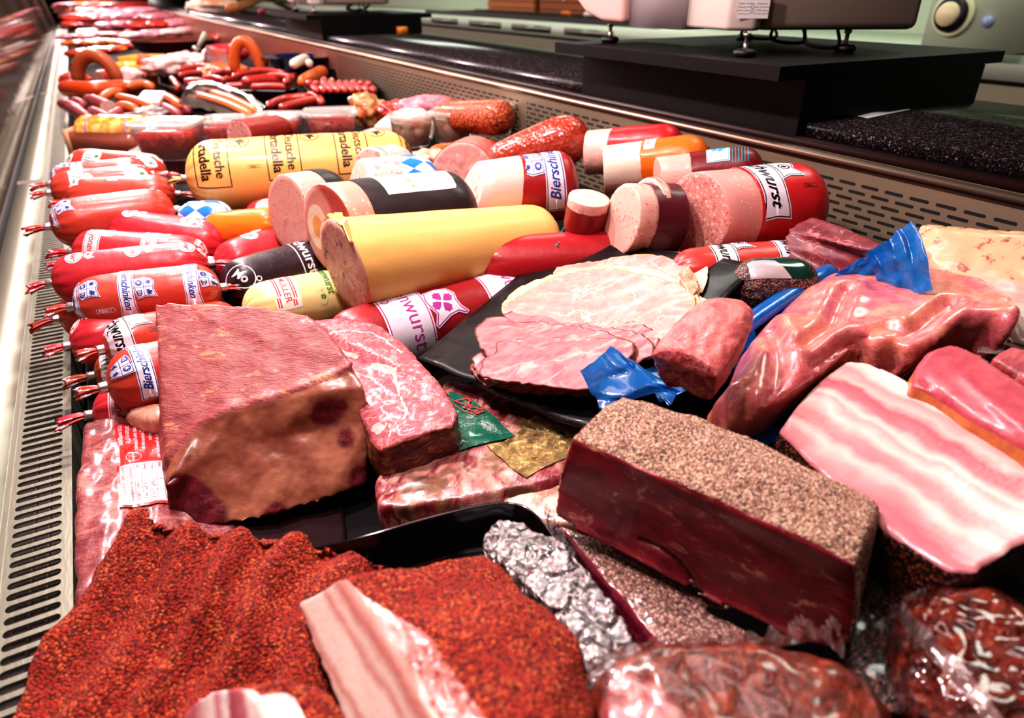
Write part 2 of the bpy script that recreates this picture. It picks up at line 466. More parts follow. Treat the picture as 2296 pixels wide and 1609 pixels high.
# front rail (flat top) and gasket
bm = bmesh.new(); box(bm, (-.232, Y0, .74), (-.176, Y1, .852)); bevel(bm, .002); part('front_rail', bm, m_steel, case, True, Matrix())
bm = bmesh.new(); box(bm, (-.262, Y0, .72), (-.2335, Y1, .862)); bevel(bm, .003); part('glass_gasket', bm, m_gasket, case, True, Matrix())
# air grille: plate with rounded slots
def slot_plate(x0, x1, ya, pitch, n, sx, sy, z):
    bm = bmesh.new(); cx = (x0 + x1) / 2; hxx = (x1 - x0) / 2; hy = pitch / 2; r = sy * .45
    ex, ey = sx / 2 - r, sy / 2 - r
    q = [((sx / 2, ey), (hxx, ey)), ((ex + r * .92, ey + r * .38), (hxx, (ey + hy) / 2)), ((ex + r * .71, ey + r * .71), (hxx, hy)), ((ex + r * .38, ey + r * .92), ((ex + hxx) / 2, hy)), ((ex, sy / 2), (ex, hy))]
    loop = [(a, b) for a, b in q]
    loop += [((-a[0], a[1]), (-b[0], b[1])) for a, b in reversed(q)]
    loop += [((-a[0], -a[1]), (-b[0], -b[1])) for a, b in q]
    loop += [((a[0], -a[1]), (b[0], -b[1])) for a, b in reversed(q)]
    for i in range(n):
        yc = ya + (i + .5) * pitch
        o = [bm.verts.new((cx + b[0], yc + b[1], z)) for a, b in loop]; p = [bm.verts.new((cx + a[0], yc + a[1], z)) for a, b in loop]
        p2 = [bm.verts.new((cx + a[0] * .995, yc + a[1] * .97, z - .0006)) for a, b in loop]; c = [bm.verts.new((cx + a[0] * .995, yc + a[1] * .97, z - .0025)) for a, b in loop]
        grid_faces(bm, [o, p, p2, c])
    bmesh.ops.remove_doubles(bm, verts=bm.verts, dist=1e-5)
    return bm
part('air_grille', slot_plate(-.1705, -.1205, -.2, .0143, 310, .040, .0088, .850), m_grille, case, False, Matrix())
bm = bmesh.new(); box(bm, (-.1765, Y0, .80), (-.1705, Y1, .851)); box(bm, (-.1205, Y0, .79), (-.1165, Y1, .8502)); box(bm, (-.17, 4.233, .84), (-.121, Y1, .850))
part('grille_frame', bm, m_grille, case, False, Matrix())
bm = bmesh.new(); box(bm, (-.171, Y0, .80), (-.119, Y1, .815)); 
for xx in (-.158, -.145, -.132): box(bm, (xx, Y0, .815), (xx + .0012, Y1, .822), 1)
part('grille_channel', bm, [flat('channel_dark', '#2a1a1c', .45), metal('wire', '#6a5a5c', .4)], case, False, Matrix())
for yy in (2.2, 4.2, 6.2, 8.2):
    bm = bmesh.new(); box(bm, (-.233, yy - .02, .8515), (-.175, yy + .02, .8535)); part('rail_joint', bm, metal('joint_steel', '#d8ccc4', .3), case, False, Matrix())
# rear air vent
def vent_mat():
    n = N('perforated_vent'); y = n.sep(n.obj, 1); z = n.sep(n.obj, 2)
    py_, pz = .0335, .0098
    row = n.ma('FLOOR', n.ma('DIVIDE', z, pz)); odd = n.ma('MULTIPLY', n.ma('MODULO', n.ma('ADD', row, 1000), 2), .5)
    fy = n.ma('SUBTRACT', n.ma('FRACT', n.ma('ADD', n.ma('DIVIDE', y, py_), odd)), .5); fy = n.ma('MULTIPLY', fy, py_)
    fz = n.ma('MULTIPLY', n.ma('SUBTRACT', n.ma('FRACT', n.ma('DIVIDE', z, pz)), .5), pz)
    dy = n.ma('MAXIMUM', n.ma('SUBTRACT', n.ma('ABSOLUTE', fy), .0105), 0)
    d = n.ma('SQRT', n.ma('ADD', n.ma('MULTIPLY', dy, dy), n.ma('MULTIPLY', fz, fz)))
    # panel seams without holes, every 1.41 m, and an unperforated margin at top
    sm_ = n.ma('ABSOLUTE', n.ma('SUBTRACT', n.ma('FRACT', n.ma('ADD', n.ma('DIVIDE', n.ma('SUBTRACT', y, 1.42), 1.42), 10.5)), .5))
    ok = n.ma('MULTIPLY', n.ma('GREATER_THAN', sm_, .013), n.ma('LESS_THAN', z, 1.0775)); ok = n.ma('MULTIPLY', ok, n.ma('LESS_THAN', y, 2.84))
    hole = n.ma('MULTIPLY', n.ss(d, .0024, .0018), ok)
    rim = n.ma('MULTIPLY', n.ss(d, .0036, .0022), ok)
    base = n.mix(n.noise(9, 4, vec=n.mp(sc=(1, .3, 1))), hx('#7d6f5c'), hx('#a5977f'))
    base = n.mix(n.ss(y, 2.3, 3.0), base, hx('#a2604c'))
    a = n.pbr(base, .38, n.bump(rim, -.5, .002), metal=.55); b = n.pbr(hx('#050303'), .8)
    return n.end(n.mixsh(hole, a, b))
bm = bmesh.new(); box(bm, (.842, Y0, .80), (.85, Y1, 1.094)); part('rear_vent_panel', bm, vent_mat(), case, False, Matrix())
bm = bmesh.new(); box(bm, (.838, Y0, 1.0935), (.862, Y1, 1.1015)); bevel(bm, .003, 3); part('vent_lip', bm, metal('lip_steel', '#c9ab98', .4, (1, .05, 1)), case, True, Matrix())
bm = bmesh.new(); box(bm, (.8505, Y0, .9), (.90, Y1, 1.0925)); part('rear_recess', bm, m_dark, case, False, Matrix())
bm = bmesh.new(); box(bm, (.872, Y0, 1.0925), (.905, Y1, 1.108)); bevel(bm, .003, 3); part('counter_support', bm, flat('dark_board', '#2c1614', .35), case, True, Matrix())
# front glass panes
m_pedge = metal('pane_edge_strip', '#c98a78', .25); m_glass = film('front_glass', '#7a6a60', .28, .05, 3, .12, '#b8a898', fr=.3)
for i, (ya, yb) in enumerate(((-.3, .2), (.2, 2.2), (2.2, 4.2), (4.2, 6.2), (6.2, 8.2), (8.2, 10.2), (10.2, 12.2))):
    t = thing('glass_pane', ['clear slanted front glass pane nearest the camera, at the lower left edge', 'slanted front glass pane beside the red chub sausages', 'slanted front glass pane beside the tubs and orange long sausage',
        'slanted front glass pane beyond the second rail joint', 'slanted front glass pane beside the far pink meats', 'slanted front glass pane near the far end', 'last slanted front glass pane at the far end of the case'][i], 'glass pane', 'front glass panes of the display case', Matrix.Translation((-.245, ya, .862)))
    bm = bmesh.new(); ya += .004; yb -= .004
    A = [V((-.244, ya, .8625)), V((-.244, yb, .8625)), V((-.36, yb, 1.5)), V((-.36, ya, 1.5))]
    prism(bm, A, V((-.006, 0, 0))); part('pane', bm, m_glass, t, False, Matrix())
    for yy in (ya, yb):
        bm = bmesh.new(); tube(bm, [V((-.247, yy, .8625)), V((-.363, yy, 1.5))], .0035, 6)
        part('pane_edge', bm, m_pedge, t, True, Matrix())
# shop shelving seen dimly behind the glass
for i, yy in enumerate((2.6, 4.4, 6.6)):
    t = thing('shop_shelf', ['tall brown shelf rack behind the near front glass', 'brown shelf rack in the middle behind the front glass', 'farthest brown shelf rack behind the front glass'][i], 'shelf', None, Matrix.Translation((-1.6, yy, 0)))
    bm = bmesh.new()
    for z in (.3, .7, 1.1, 1.5): box(bm, (-1.9, yy - .7, z), (-1.3, yy + .7, z + .03))
    part('shelf_board', bm, flat('shelf_brown', '#7a4a3a', .5), t, False, Matrix())
    for a, b in ((-1.9, -.7), (-1.3, -.7), (-1.9, .7), (-1.3, .7)):
        bm = bmesh.new(); box(bm, (a - .02, yy + b - .02, 0), (a + .02, yy + b + .02, 1.6)); part('post', bm, metal('shelf_post', '#8a7468', .4), t, False, Matrix())
# ================================================================ granite service counter
def granite():
    n = N('granite'); v = n.vor(520); w = n.vor(230)
    c = n.ramp(n.sep(v.outputs['Color'], 0), [(0, hx('#0f0b0d')), (.35, hx('#1f191b')), (.62, hx('#322a2e')), (.88, hx('#5c5054')), (.96, hx('#94868a'))], 'CONSTANT')
    c = n.mix(n.ma('MULTIPLY', n.ss(n.sep(w.outputs['Color'], 1), .5, .7), .5), c, hx('#1a1416'))
    return n.end(n.pbr(c, .22, coat=.3, coatr=.1))
m_gran = granite()
t = thing('service_counter', 'dark speckled granite worktop behind the meat case', 'counter', None, Matrix.Translation((1.1, 4, 0)))
bm = bmesh.new(); box(bm, (.908, Y0, 1.093), (1.37, Y1, 1.125)); bevel(bm, .010, 4); part('worktop', bm, m_gran, t, True, Matrix())
bm = bmesh.new(); box(bm, (.94, Y0, 0), (1.33, Y1, 1.0925)); part('base_cabinet', bm, flat('counter_base', '#2a1c1a', .5), t, False, Matrix())
# ================================================================ white back counter along the rear wall
t = thing('back_counter', 'pale greenish white back counter running behind the scales', 'counter', None, Matrix.Translation((2.8, 4, 0)))
m_wc = flat('pale_laminate', '#cfdcc6', .4)
bm = bmesh.new(); box(bm, (2.40, -.5, 1.055), (3.2, 14, 1.128)); bevel(bm, .006, 2); part('worktop', bm, m_wc, t, True, Matrix())
bm = bmesh.new(); box(bm, (2.45, -.5, .0), (3.2, 14, 1.054)); part('cabinet_front', bm, flat('cabinet_greige', '#8d8a70', .5), t, False, Matrix())
bm = bmesh.new(); box(bm, (3.2, -.5, 0), (3.25, 14, 1.9)); part('splashback', bm, flat('splash_green', '#b9c8ae', .5), t, False, Matrix())
for yy in (3.35, 3.95, 4.55, 5.2):
    bm = bmesh.new(); box(bm, (2.385, yy - .22, 1.075), (2.399, yy + .22, 1.108)); bevel(bm, .004); part('drawer_handle', bm, metal('handle_grey', '#8b8a80', .4), t, True, Matrix())
# gear on the back counter
m_blk = flat('matt_black', '#0d0b0c', .5)
t = thing('black_rack', 'long flat black rack lying on the white back counter', 'rack', None, Matrix.Translation((2.6, 4, 1.13)))
bm = bmesh.new()
for k in range(16): box(bm, (2.46, 2.9 + k * .17, 1.129), (2.9, 2.9 + k * .17 + .1, 1.150))
box(bm, (2.44, 2.85, 1.129), (2.47, 5.65, 1.155)); box(bm, (2.88, 2.85, 1.129), (2.91, 5.65, 1.155)); part('grid', bm, m_blk, t, False, Matrix())
for i, (yy, c, lb) in enumerate(((5.15, '#b9682c', 'light brown wooden crate left of the darker one on the back counter'), (4.35, '#9a4f20', 'darker brown wooden crate on the back counter'))):
    t = thing('wooden_crate', lb, 'crate', None, Matrix.Translation((3.0, yy, 1.13)))
    bm = bmesh.new()
    for z in (1.129, 1.175, 1.221, 1.267): box(bm, (2.93, yy - .36, z), (2.95, yy + .36, z + .04)); box(bm, (3.15, yy - .36, z), (3.17, yy + .36, z + .04))
    part('slat', bm, flat('wood%d' % i, c, .6), t, False, Matrix())
    for a in (-.35, 0, .35):
        bm = bmesh.new(); box(bm, (2.951, yy + a - .015, 1.129), (3.149, yy + a + .015, 1.30)); part('batten', bm, flat('woodb%d' % i, '#7a4420', .6), t, False, Matrix())
    bm = bmesh.new(); v = [V((2.929, yy - .02, 1.262)), V((2.929, yy + .05, 1.23)), V((2.929, yy + .12, 1.262)), V((2.929, yy + .05, 1.30))]; prism(bm, v, V((-.002, 0, 0))); part('paper_tag', bm, flat('tag_white', '#efe6dc', .6), t, False, Matrix())
for i, (yy, xx, c, L, lb) in enumerate(((3.72, 2.5, '#d8732a', .05, 'small orange handled tool on the black rack'), (3.45, 2.5, '#e8dfd0', .09, 'white handled knife on the black rack'), (3.15, 2.5, '#d07a30', .08, 'orange handled knife on the black rack, nearest the scale'))):
    bm = bmesh.new(); tube(bm, smooth_path([(xx, yy + L, 1.175), (xx, yy, 1.178), (xx, yy - L * .8, 1.172)]), [.008 + .006 * math.sin(k) ** 2 for k in range(13)], 10)
    o = mk('knife', bm, flat('knife%d' % i, c, .4)); tag(o, lb, 'knife')
# machine with round knob at the right
mx = PX(2150, 34, 2.30)
t = thing('slicing_machine', 'pale green machine housing with round black and cream knob', 'machine', None, Matrix.Translation((2.7, mx.y, 1.13)))
bm = bbox_bm((2.31, mx.y - .17, 1.135), (2.9, mx.y + .1, 1.52), .02, 3); part('housing', bm, flat('machine_green', '#c3d6b8', .4), t, True, Matrix())
bm = bbox_bm((2.33, mx.y - .75, 1.2), (2.8, mx.y - .18, 1.6), .015, 3); part('motor_cover', bm, flat('machine_olive', '#76856a', .5), t, True, Matrix())
for k, (r, d, m) in enumerate(((.062, .012, flat('ring_pale', '#d7dfb4', .5)), (.048, .03, m_blk), (.034, .045, flat('knob_cream', '#dfd2a8', .4)))):
    bm = bmesh.new(); lathe(bm, [(0, d), (r * .9, d), (r, d * .8), (r, -.001), (0, -.001)], 32)
    part(['knob_ring', 'knob_grip', 'knob_cap'][k], bm, m, t, True, Matrix.Translation((2.309, mx.y + .02, mx.z + .002)) @ Matrix.Rotation(-PI / 2, 4, 'Y'))
bm = bmesh.new(); lathe(bm, [(0, .014), (.014, .012), (.017, 0)], 20); part('button', bm, flat('button_blue', '#8fa3c4', .3), t, True, Matrix.Translation((2.309, mx.y - .085, mx.z - .015)) @ Matrix.Rotation(-PI / 2, 4, 'Y'))
for yy in (.06, -.12):
    bm = bmesh.new(); lathe(bm, [(.02, 0), (.02, .006), (.008, .01), (.008, .02)], 16); part('foot', bm, m_blk, t, True, Matrix.Translation((2.4, mx.y + yy, 1.1285)))
# small things on the granite
p = P(900, 76, .175)
bm = bbox_bm((-.022, -.022, 0), (.022, .022, .028), .008, 3)
o = mk('rubber_stamp', bm, flat('orange_plastic', '#e8862c', .4), None, Matrix.Translation((p.x, p.y, 1.126))); tag(o, 'small orange block lying on the granite worktop beside the far scale', 'block')
a, b = P(1915, 262, .1748), P(2025, 245, .1748)
bm = bmesh.new(); sheet(bm, a - V((0, .022, 0)), b - V((0, .012, 0)), b + V((.012, .004, 0)), a + V((.006, .006, 0)), 12, 3, lambda u, v, q: q + V((0, 0, .0012 + .004 * math.sin(5 * u) ** 2 * v)))
o = mk('paper_slip', bm, flat('paper', '#efe6ea', .6)); tag(o, 'white paper slip half under the black scale plinth', 'paper')
# ================================================================ scales on black plinths
m_bw = one('black_laminate', lambda n: n.pbr(n.mix(n.noise(8, 5, .6, vec=n.mp(sc=(1, 1, 6))), hx('#030203'), hx('#0b0607')), .5, spec=.25, nrm= n.bump(n.noise(60, 3, vec=n.mp(sc=(1, .3, 8))), .15, .001)))
m_sc1 = flat('scale_grey', '#cdbfb6', .45); m_sc2 = flat('scale_dark', '#8a7d70', .5); m_sc3 = flat('scale_cover', '#a9a1a2', .4)
def scale(y0, lab, text=True, L=.55):
    """weighing scale on four screw feet; y0 = its near side"""
    dy = y0 - .70; z0 = CZ - .094
    t = thing('scale_plinth', lab[0], 'plinth', None, Matrix.Translation((1.1, y0 + .3, 1.125)))
    bm = bmesh.new(); box(bm, (.886, y0, 1.108), (1.34, y0 + L, 1.1865)); bevel(bm, .001, 1)
    part('box', bm, m_bw, t, False, Matrix())
    bm = bmesh.new(); box(bm, (.828, y0, 1.187), (1.39, y0 + L + .02, 1.206)); bevel(bm, .0012, 1)
    part('top_board', bm, m_bw, t, False, Matrix())
    s = thing('weighing_scale', lab[1], 'scale', None, Matrix.Translation((1.1, y0 + .3, 1.2065)))
    zb = 1.241
    # rear housing, label housing, column, rounded belly
    bm = bmesh.new(); prism(bm, [V((.961, y0 + .161, zb)), V((1.20, y0 + .05, zb)), V((1.27, y0 + .2, zb)), V((1.3, y0 + .42, zb)), V((.975, y0 + .40, zb))], V((0, 0, .16))); bevel(bm, .012, 3)
    part('rear_housing', bm, m_sc2, s, True, Matrix())
    bm = bmesh.new(); prism(bm, [V((.905, y0 + .185, zb)), V((.935, y0 + .155, zb)), V((.9605, y0 + .162, zb)), V((.974, y0 + .40, zb)), V((.92, y0 + .33, zb))], V((0, 0, .16))); bevel(bm, .006, 2)
    part('label_housing', bm, m_sc1, s, True, Matrix())
    bm = bbox_bm((.90, y0 + .29, zb - .003), (.975, y0 + .43, zb + .16), .008, 2); part('column', bm, m_sc3, s, True, Matrix())
    bm = bmesh.new(); rows = []
    for k in range(15):
        a = PI * (.5 + k / 28); rows.append([bm.verts.new((.94 + .0 + x, y0 + .53 - .10 * math.cos(a) * -1 - .12 * 0, zb + .075 - .075 * math.sin(a) * (1))) for x in (-.05, .12)])
    bm.free(); bm = bmesh.new(); prof = [V((.885, y0 + .43, zb + .002)), V((.885, y0 + .50, zb + .004)), V((.885, y0 + .555, zb + .018)), V((.885, y0 + .595, zb + .045)), V((.885, y0 + .615, zb + .09)), V((.885, y0 + .62, zb + .16)), V((.885, y0 + .43, zb + .16))]
    prism(bm, prof, V((.15, 0, 0))); bevel(bm, .01, 3, .3); part('rounded_cover', bm, flat('scale_pink_lit', '#d9b3ac', .4), s, True, Matrix())  # pink light falling on this cover is put into its colour
    for fx, fy in ((.90, .135), (.912, .50), (1.12, .12), (1.2, .42)):
        bm = bmesh.new(); lathe(bm, [(0, 0), (.014, 0), (.018, .003), (.018, .008), (.013, .011), (.0035, .012), (.0035, .028), (.006, .029), (.006, .0335), (0, .0335)], 24)
        for f in bm.faces: f.material_index = 0 if f.calc_center_median().z < .012 else 1
        part('screw_foot', bm, [m_blk, metal('screw', '#b5a79b', .3)], s, True, Matrix.Translation((fx, y0 + fy, 1.2065)))
    for k in range(3):
        bm = bmesh.new(); yy = y0 + .16 + .11 * k
        tube(bm, smooth_path([(1.06 + .05 * k, yy, zb), (1.05 + .04 * k, yy - .02, zb - .022), (1.10 + .05 * k, yy - .04, zb - .026), (1.17 + .04 * k, yy + .02, zb)]), .003, 8)
        part('cable', bm, m_blk, s, True, Matrix())
    if text:
        f0 = V((.905, y0 + .185, zb)); f1 = V((.935, y0 + .155, zb)); ex = (V((.9605, y0 + .162, zb)) - f1)
        # sticker on the front faces: use a plane across the label housing front
        A = f0.copy(); B = V((.9605, y0 + .150, zb))
        ux = (B - A).normalized(); nn = V((ux.y, -ux.x, 0))
        if nn.y > 0: nn = -nn
        O = A.lerp(B, .55) + nn * .008 + V((0, 0, .035))
        bm = bmesh.new(); it = [PG([(-.024, -.017), (.024, -.017), (.024, .03), (-.024, .03)], 0, 1)]
        for k, s_ in enumerate(('Mettler-Toledo', '(Albstadt) GmbH', 'Made in Germany', 'www.mt.com')): it.append(move2(TX(s_, .0036, 1, 2), -.0135, .004 - k * .0048))
        for k, s_ in enumerate(('Kundendienst', 'Mettler-Toledo GmbH', 'D-35396 Giessen', 'Tel. 0641-507 333')): it.append(move2(TX(s_, .0036, 1, 2, narrow=.85), .0125, .004 - k * .0048))
        it.append(move2(TX('100-240V ~ 50/60Hz 0,3A', .0034, 1, 2), .008, .0105)); it.append(PG([(-.0045, -.009), (.0005, -.009), (.0005, -.008), (-.0045, -.008)], 1, 2))
        it.append(PG([(-.004, .004), (0, .004), (-.0005, -.004), (-.0035, -.004)], 1, 2)); it.append(PG([(-.0035, .003), (-.0005, .003), (-.001, -.003), (-.003, -.003)], 0, 3))
        lay(bm, it, lambda a, b, l: O + ux * a + V((0, 0, b)) + nn * l, .05)
        part('rating_sticker', bm, [flat('sticker_white', '#f2eeee', .4), flat('print_grey', '#5a5256', .5)], s, False, Matrix())
scale(.70, ('black two-tier plinth under the near weighing scale', 'beige shop scale with white rating sticker on black plinth'))
scale(3.15, ('black plinth under the far weighing scale', 'beige shop scale farther back along the counter'), False, .62)
# ================================================================ sausages
WH = flat('print_white', '#e6dbe6', .35); BL = flat('print_blue', '#23378f', .35); BKi = flat('print_black', '#14090c', .35)
RDi = flat('print_red', '#d5303a', .35); GRi = flat('print_green', '#2f8140', .35); MGi = flat('print_magenta', '#b0338f', .35)
PWi = flat('print_pinkwhite', '#f6cfd2', .35); PBi = flat('print_pale_blue', '#4aa3d8', .35)
CLIP = metal('clip_aluminium', '#d9d2d2', .28)
def sausage(name, lb, cat, a, b, r1, r2=None, skin=None, ink=(), prints=(), A='pinch', B='pinch', peel=0.0, meat=None, face=None, group=None, roll=0,
            slant=(0, 0), tail=None, clipA=True, clipB=True, el=1.0, bend=0.0, sq=1.0, pleat=.05, up=None, bulge=.02, jag=.001, nz=.0006, domeB=1.0, facewob=.0006, stripe=None):
    r2 = r2 or r1; a = V(a); b = V(b); L = (b - a).length
    F = frame(a.lerp(b, .5), b - a, up or V((0, 0, 1))) @ Matrix.Rotation(roll, 4, 'X')
    t = thing(name, lb, cat, group, F)
    eA, eB = r1 * el, r2 * el * domeB
    def R(x, th):
        """x from 0 to L"""
        u = x / L; rr = lerp(r1, r2, u) * (1 + bulge * math.sin(PI * u)); k = 1.0
        for end, e, d in ((A, eA, x), (B, eB, L - x)):
            if end != 'cut' and d < e:
                s = max(0, d / e); f = max(0.0, 1 - (1 - s) ** 2.3) ** .5; k = min(k, f)
                if end == 'pinch': k *= 1 + pleat * (1 - s) ** 1.3 * (math.sin(th * 17 + 2 * math.sin(th * 3 + x * 0)) + .6 * math.sin(th * 29 + 1.3))
        rr = rr * k
        if end_neck(x): rr = max(rr, .0045)
        p = V((x * 9, math.cos(th) * .8, math.sin(th) * .8))
        return rr * (1 + .012 * noise.noise(p * 1.7 + V((lbh, 0, 0)))) + nz * noise.noise(p * 5)
    lbh = (sum(map(ord, lb)) % 97) * 1.31
    def end_neck(x): return (A == 'pinch' and x < eA) or (B == 'pinch' and x > L - eB)
    def at(x, th, lift=0, rk=1.0, so=True):
        r = R(x, th) * rk + lift; y = -r * math.sin(th); z = r * math.cos(th) * sq
        xo = 0
        if so and A == 'cut': xo += (slant[0] * y + slant[1] * z) * max(0, 1 - x / (2.5 * r1))
        bz = bend * 4 * (x / L) * (1 - x / L)
        return V((x - L / 2 + xo, y, z + bz))
    nv = 72
    def xs(x0, x1):
        o = []; n = 30
        for i in range(n + 1):
            u = i / n; u = .5 - .5 * math.cos(PI * u); o.append(lerp(x0, x1, u))
        return o
    bm = bmesh.new(); x0 = peel if A == 'cut' else 0; rows = []
    for i, x in enumerate(xs(x0, L)):
        row = []
        for k in range(nv):
            th = 2 * PI * k / nv; xx = x
            if i == 0 and peel: xx = x + jag * noise.noise(V((math.cos(th) * 2.2, math.sin(th) * 2.2, lbh)))*3
            row.append(bm.verts.new(at(xx, th, .0007 if peel else 0)))
        rows.append(row)
    grid_faces(bm, rows)
    if peel:   # thin casing edge turned in
        e = [bm.verts.new(at(x0 + .0005, 2 * PI * k / nv, -.001)) for k in range(nv)]; grid_faces(bm, [e, rows[0]])
    if B != 'cut': bm.faces.new(list(rows[-1]))
    if A != 'cut': bm.faces.new(list(reversed(rows[0])))
    bmesh.ops.recalc_face_normals(bm, faces=bm.faces)
    for items, px_, th0, rot in prints:
        th0 = math.radians(th0); ca, sa = math.cos(math.radians(rot)), math.sin(math.radians(rot)); Rn = lerp(r1, r2, px_ / L)
        def mp(u, v, l):
            uu = u * ca - v * sa; vv = u * sa + v * ca; x = px_ + uu; th = th0 - vv / Rn
            if x < x0 + .003 or x > L - .001 or x < .001: return None
            return at(x, th, l + (.0007 if peel else 0))
        lay(bm, items, mp, .0035)
    part('casing', bm, [skin] + list(ink), t)
    if A == 'cut' or B == 'cut':
        bm = bmesh.new(); rows = []
        xa = 0 if A == 'cut' else L * .5; xb = peel + .01 if A == 'cut' else L
        for x in (xa, xa + .0012, lerp(xa, xb, .3), lerp(xa, xb, .6), xb) if A == 'cut' else (xa, xb - .001, xb):
            rows.append([bm.verts.new(at(x, 2 * PI * k / nv, -.0004 + (.0004 * noise.noise(V((x * 60, k * .9, 3))) if peel else 0), 1 if x not in (xa if A == 'cut' else xb,) else .985)) for k in range(nv)])
        grid_faces(bm, rows, mi=1)
        for ex, row in (((xa, rows[0]),) if A == 'cut' else ()) + (((xb, rows[-1]),) if B == 'cut' else ()):
            sgn = -1 if ex == xa and A == 'cut' else 1; prev = row
            for q in (.86, .7, .54, .38, .22, .08):
                cur = [bm.verts.new(at(ex + sgn * facewob * noise.noise(V((q * 7 * math.cos(2 * PI * k / nv), q * 7 * math.sin(2 * PI * k / nv), lbh))), 2 * PI * k / nv, 0, q)) for k in range(nv)]
                grid_faces(bm, [prev, cur], mi=0); prev = cur
            bm.faces.new(prev).material_index = 0
        bmesh.ops.recalc_face_normals(bm, faces=bm.faces)
        part('meat', bm, [face, meat or face], t)
    for end, cl, x, s in ((A, clipA, 0, -1), (B, clipB, L, 1)):
        if end == 'pinch' and cl:
            bm = bmesh.new(); M = Matrix.Translation((s * L / 2, 0, 0)) @ Matrix.Rotation(PI / 2 * s, 4, 'Y')
            lathe(bm, [(.0042, -.0015), (.0058, -.0015), (.0064, .0005), (.0058, .002), (.0064, .0035), (.0058, .005), (.0063, .0068), (.0055, .008), (.004, .008)], 24)
            bmesh.ops.transform(bm, matrix=M, verts=bm.verts); part('clip', bm, CLIP, t)
            bm = bmesh.new(); rw = []; rnd = random.Random(lbh + s); tl = .020 + rnd.random() * .008; dr = rnd.uniform(-.3, .3)
            for i in range(8):
                q = i / 7; row = []
                for k in range(36):
                    th = 2 * PI * k / 36; w_ = lerp(.0042, .0085, q ** .7) * (1 + .28 * math.sin(th * 6 + lbh) + .12 * math.sin(th * 11 + q * 3))
                    row.append(bm.verts.new((s * (L / 2 + .007 + q * tl) + (.0025 * math.sin(th * 3 + 1) if i == 7 else 0), w_ * math.cos(th) + dr * q * tl, w_ * .62 * math.sin(th) - .2 * q * q * tl)))
                rw.append(row)
            grid_faces(bm, rw); c = bm.verts.new((s * (L / 2 + .007 + tl * .7), dr * tl * .7, 0))
            for k in range(36): bm.faces.new((rw[-1][k], rw[-1][(k + 1) % 36], c))
            bmesh.ops.recalc_face_normals(bm, faces=bm.faces)
            mt = [tail or skin] + ([ink[0]] if ink else [])
            if ink:
                for f in bm.faces:
                    if abs(f.calc_center_median().x) > L / 2 + .007 + tl * .45 and math.sin(f.index * .9) > .6: f.material_index = 1
            part('casing_tail', bm, mt, t)
    return t
# ---- printed designs (slot 1 white, 2 ink, 3 second ink)
def rect(x0, y0, x1, y1): return [(x0, y0), (x1, y0), (x1, y1), (x0, y1)]
def flag(L, w, fl=.0025, tail=.006):
    return [(-L, -w), (L * .6, -w), (L, -w - fl), (L - tail * .35, 0), (L, w + fl), (L * .6, w), (-L, w), (-L + tail * .3, 0)]
def shield_bits(cx, cy, s=1.0, l=1):
    o = [(-.0125, -.012), (-.0145, .001), (-.011, .010), (-.005, .0125), (.003, .011), (.013, .0145), (.0115, .003), (.0135, -.008), (.004, -.0105)]
    it = framed(o, 1, 2, .0008, .0007, l)
    it += [PG(rect(-.0125, -.0003, .012, .0003), 2, l + 3), PG(rect(-.0006, -.011, 0, .011), 2, l + 3)]
    it += [PG([(x - .0065, y + .0055) for x, y in star(.0045, .0016, 12)], 2, l + 4)]                      # sun
    it += [PG(circ(.0038, 16, -.0062, -.0052), 2, l + 4), PG([(x - .0062, y - .0052) for x, y in star(.0034, .001, 7)], 1, l + 5)]  # wheel
    it += [PG(rect(.0035, -.0085, .0078, -.0022), 2, l + 4), PG(rect(.0043, -.0075, .0052, -.0032), 1, l + 5), PG(rect(.0061, -.0075, .007, -.0032), 1, l + 5), PG([(.0078, -.003), (.0102, -.0035), (.0102, -.0072), (.0078, -.008), (.0078, -.0068), (.0093, -.0066), (.0093, -.0044), (.0078, -.0042)], 2, l + 4)]
    it += [PG([(.002, .002), (.0035, .0045), (.0025, .0065), (.0045, .006), (.005, .009), (.0068, .0094), (.007, .0075), (.0095, .009), (.0088, .006), (.0105, .004), (.0085, .0045), (.0078, .0022), (.0068, .004), (.005, .0018), (.0048, .0038)], 2, l + 4)]  # beast
    return [move2(i, cx, cy, 0, s) for i in it]
def d_bier(txt='Bierschinken', s=1.0):
    it = framed(flag(.042, .0088), 1, 2, .0009, .0009)
    it += [move2(TX(txt, .0125, 2, 5, bold=.022, shear=.35, narrow=.93), -.001, 0)] + shield_bits(.004, .0205, 1, 6)
    return [move2(i, 0, 0, 0, s) for i in it]
def d_oval(): return [PG(circ(.0135, 32, 0, 0, .8), 1, 1), PG(circ(.0118, 32, 0, 0, .8), 3, 2), PG(circ(.0111, 32, 0, 0, .8), 1, 3), TX('iner', .0105, 3, 5, bold=.02, shear=.3), 
    PG([(-.004, .012), (-.008, .017), (-.006, .024), (.002, .021), (.007, .025), (.009, .017), (.004, .012)], 1, 1), PG([(-.003, .014), (-.005, .0185), (0, .019), (.003, .0165)], 3, 2)]
def d_paprika(txt='Paprika·Lyoner'):
    it = framed([(-.055, -.0105), (.055, -.0105), (.055, .0105), (-.055, .0105)], 1, 3, .0012, .0010)
    it += [TX(txt, .0135, 3, 5, bold=.015, shear=.2, narrow=.95)]
    it += [PG([(-.01, .0105), (-.012, .02), (-.006, .026), (.002, .0235), (.006, .028), (.012, .024), (.012, .0105)], 1, 1)] + [PG(rect(-.009 + k * .0035, .012, -.0075 + k * .0035, .021), 3, 2) for k in range(5)]
    return it
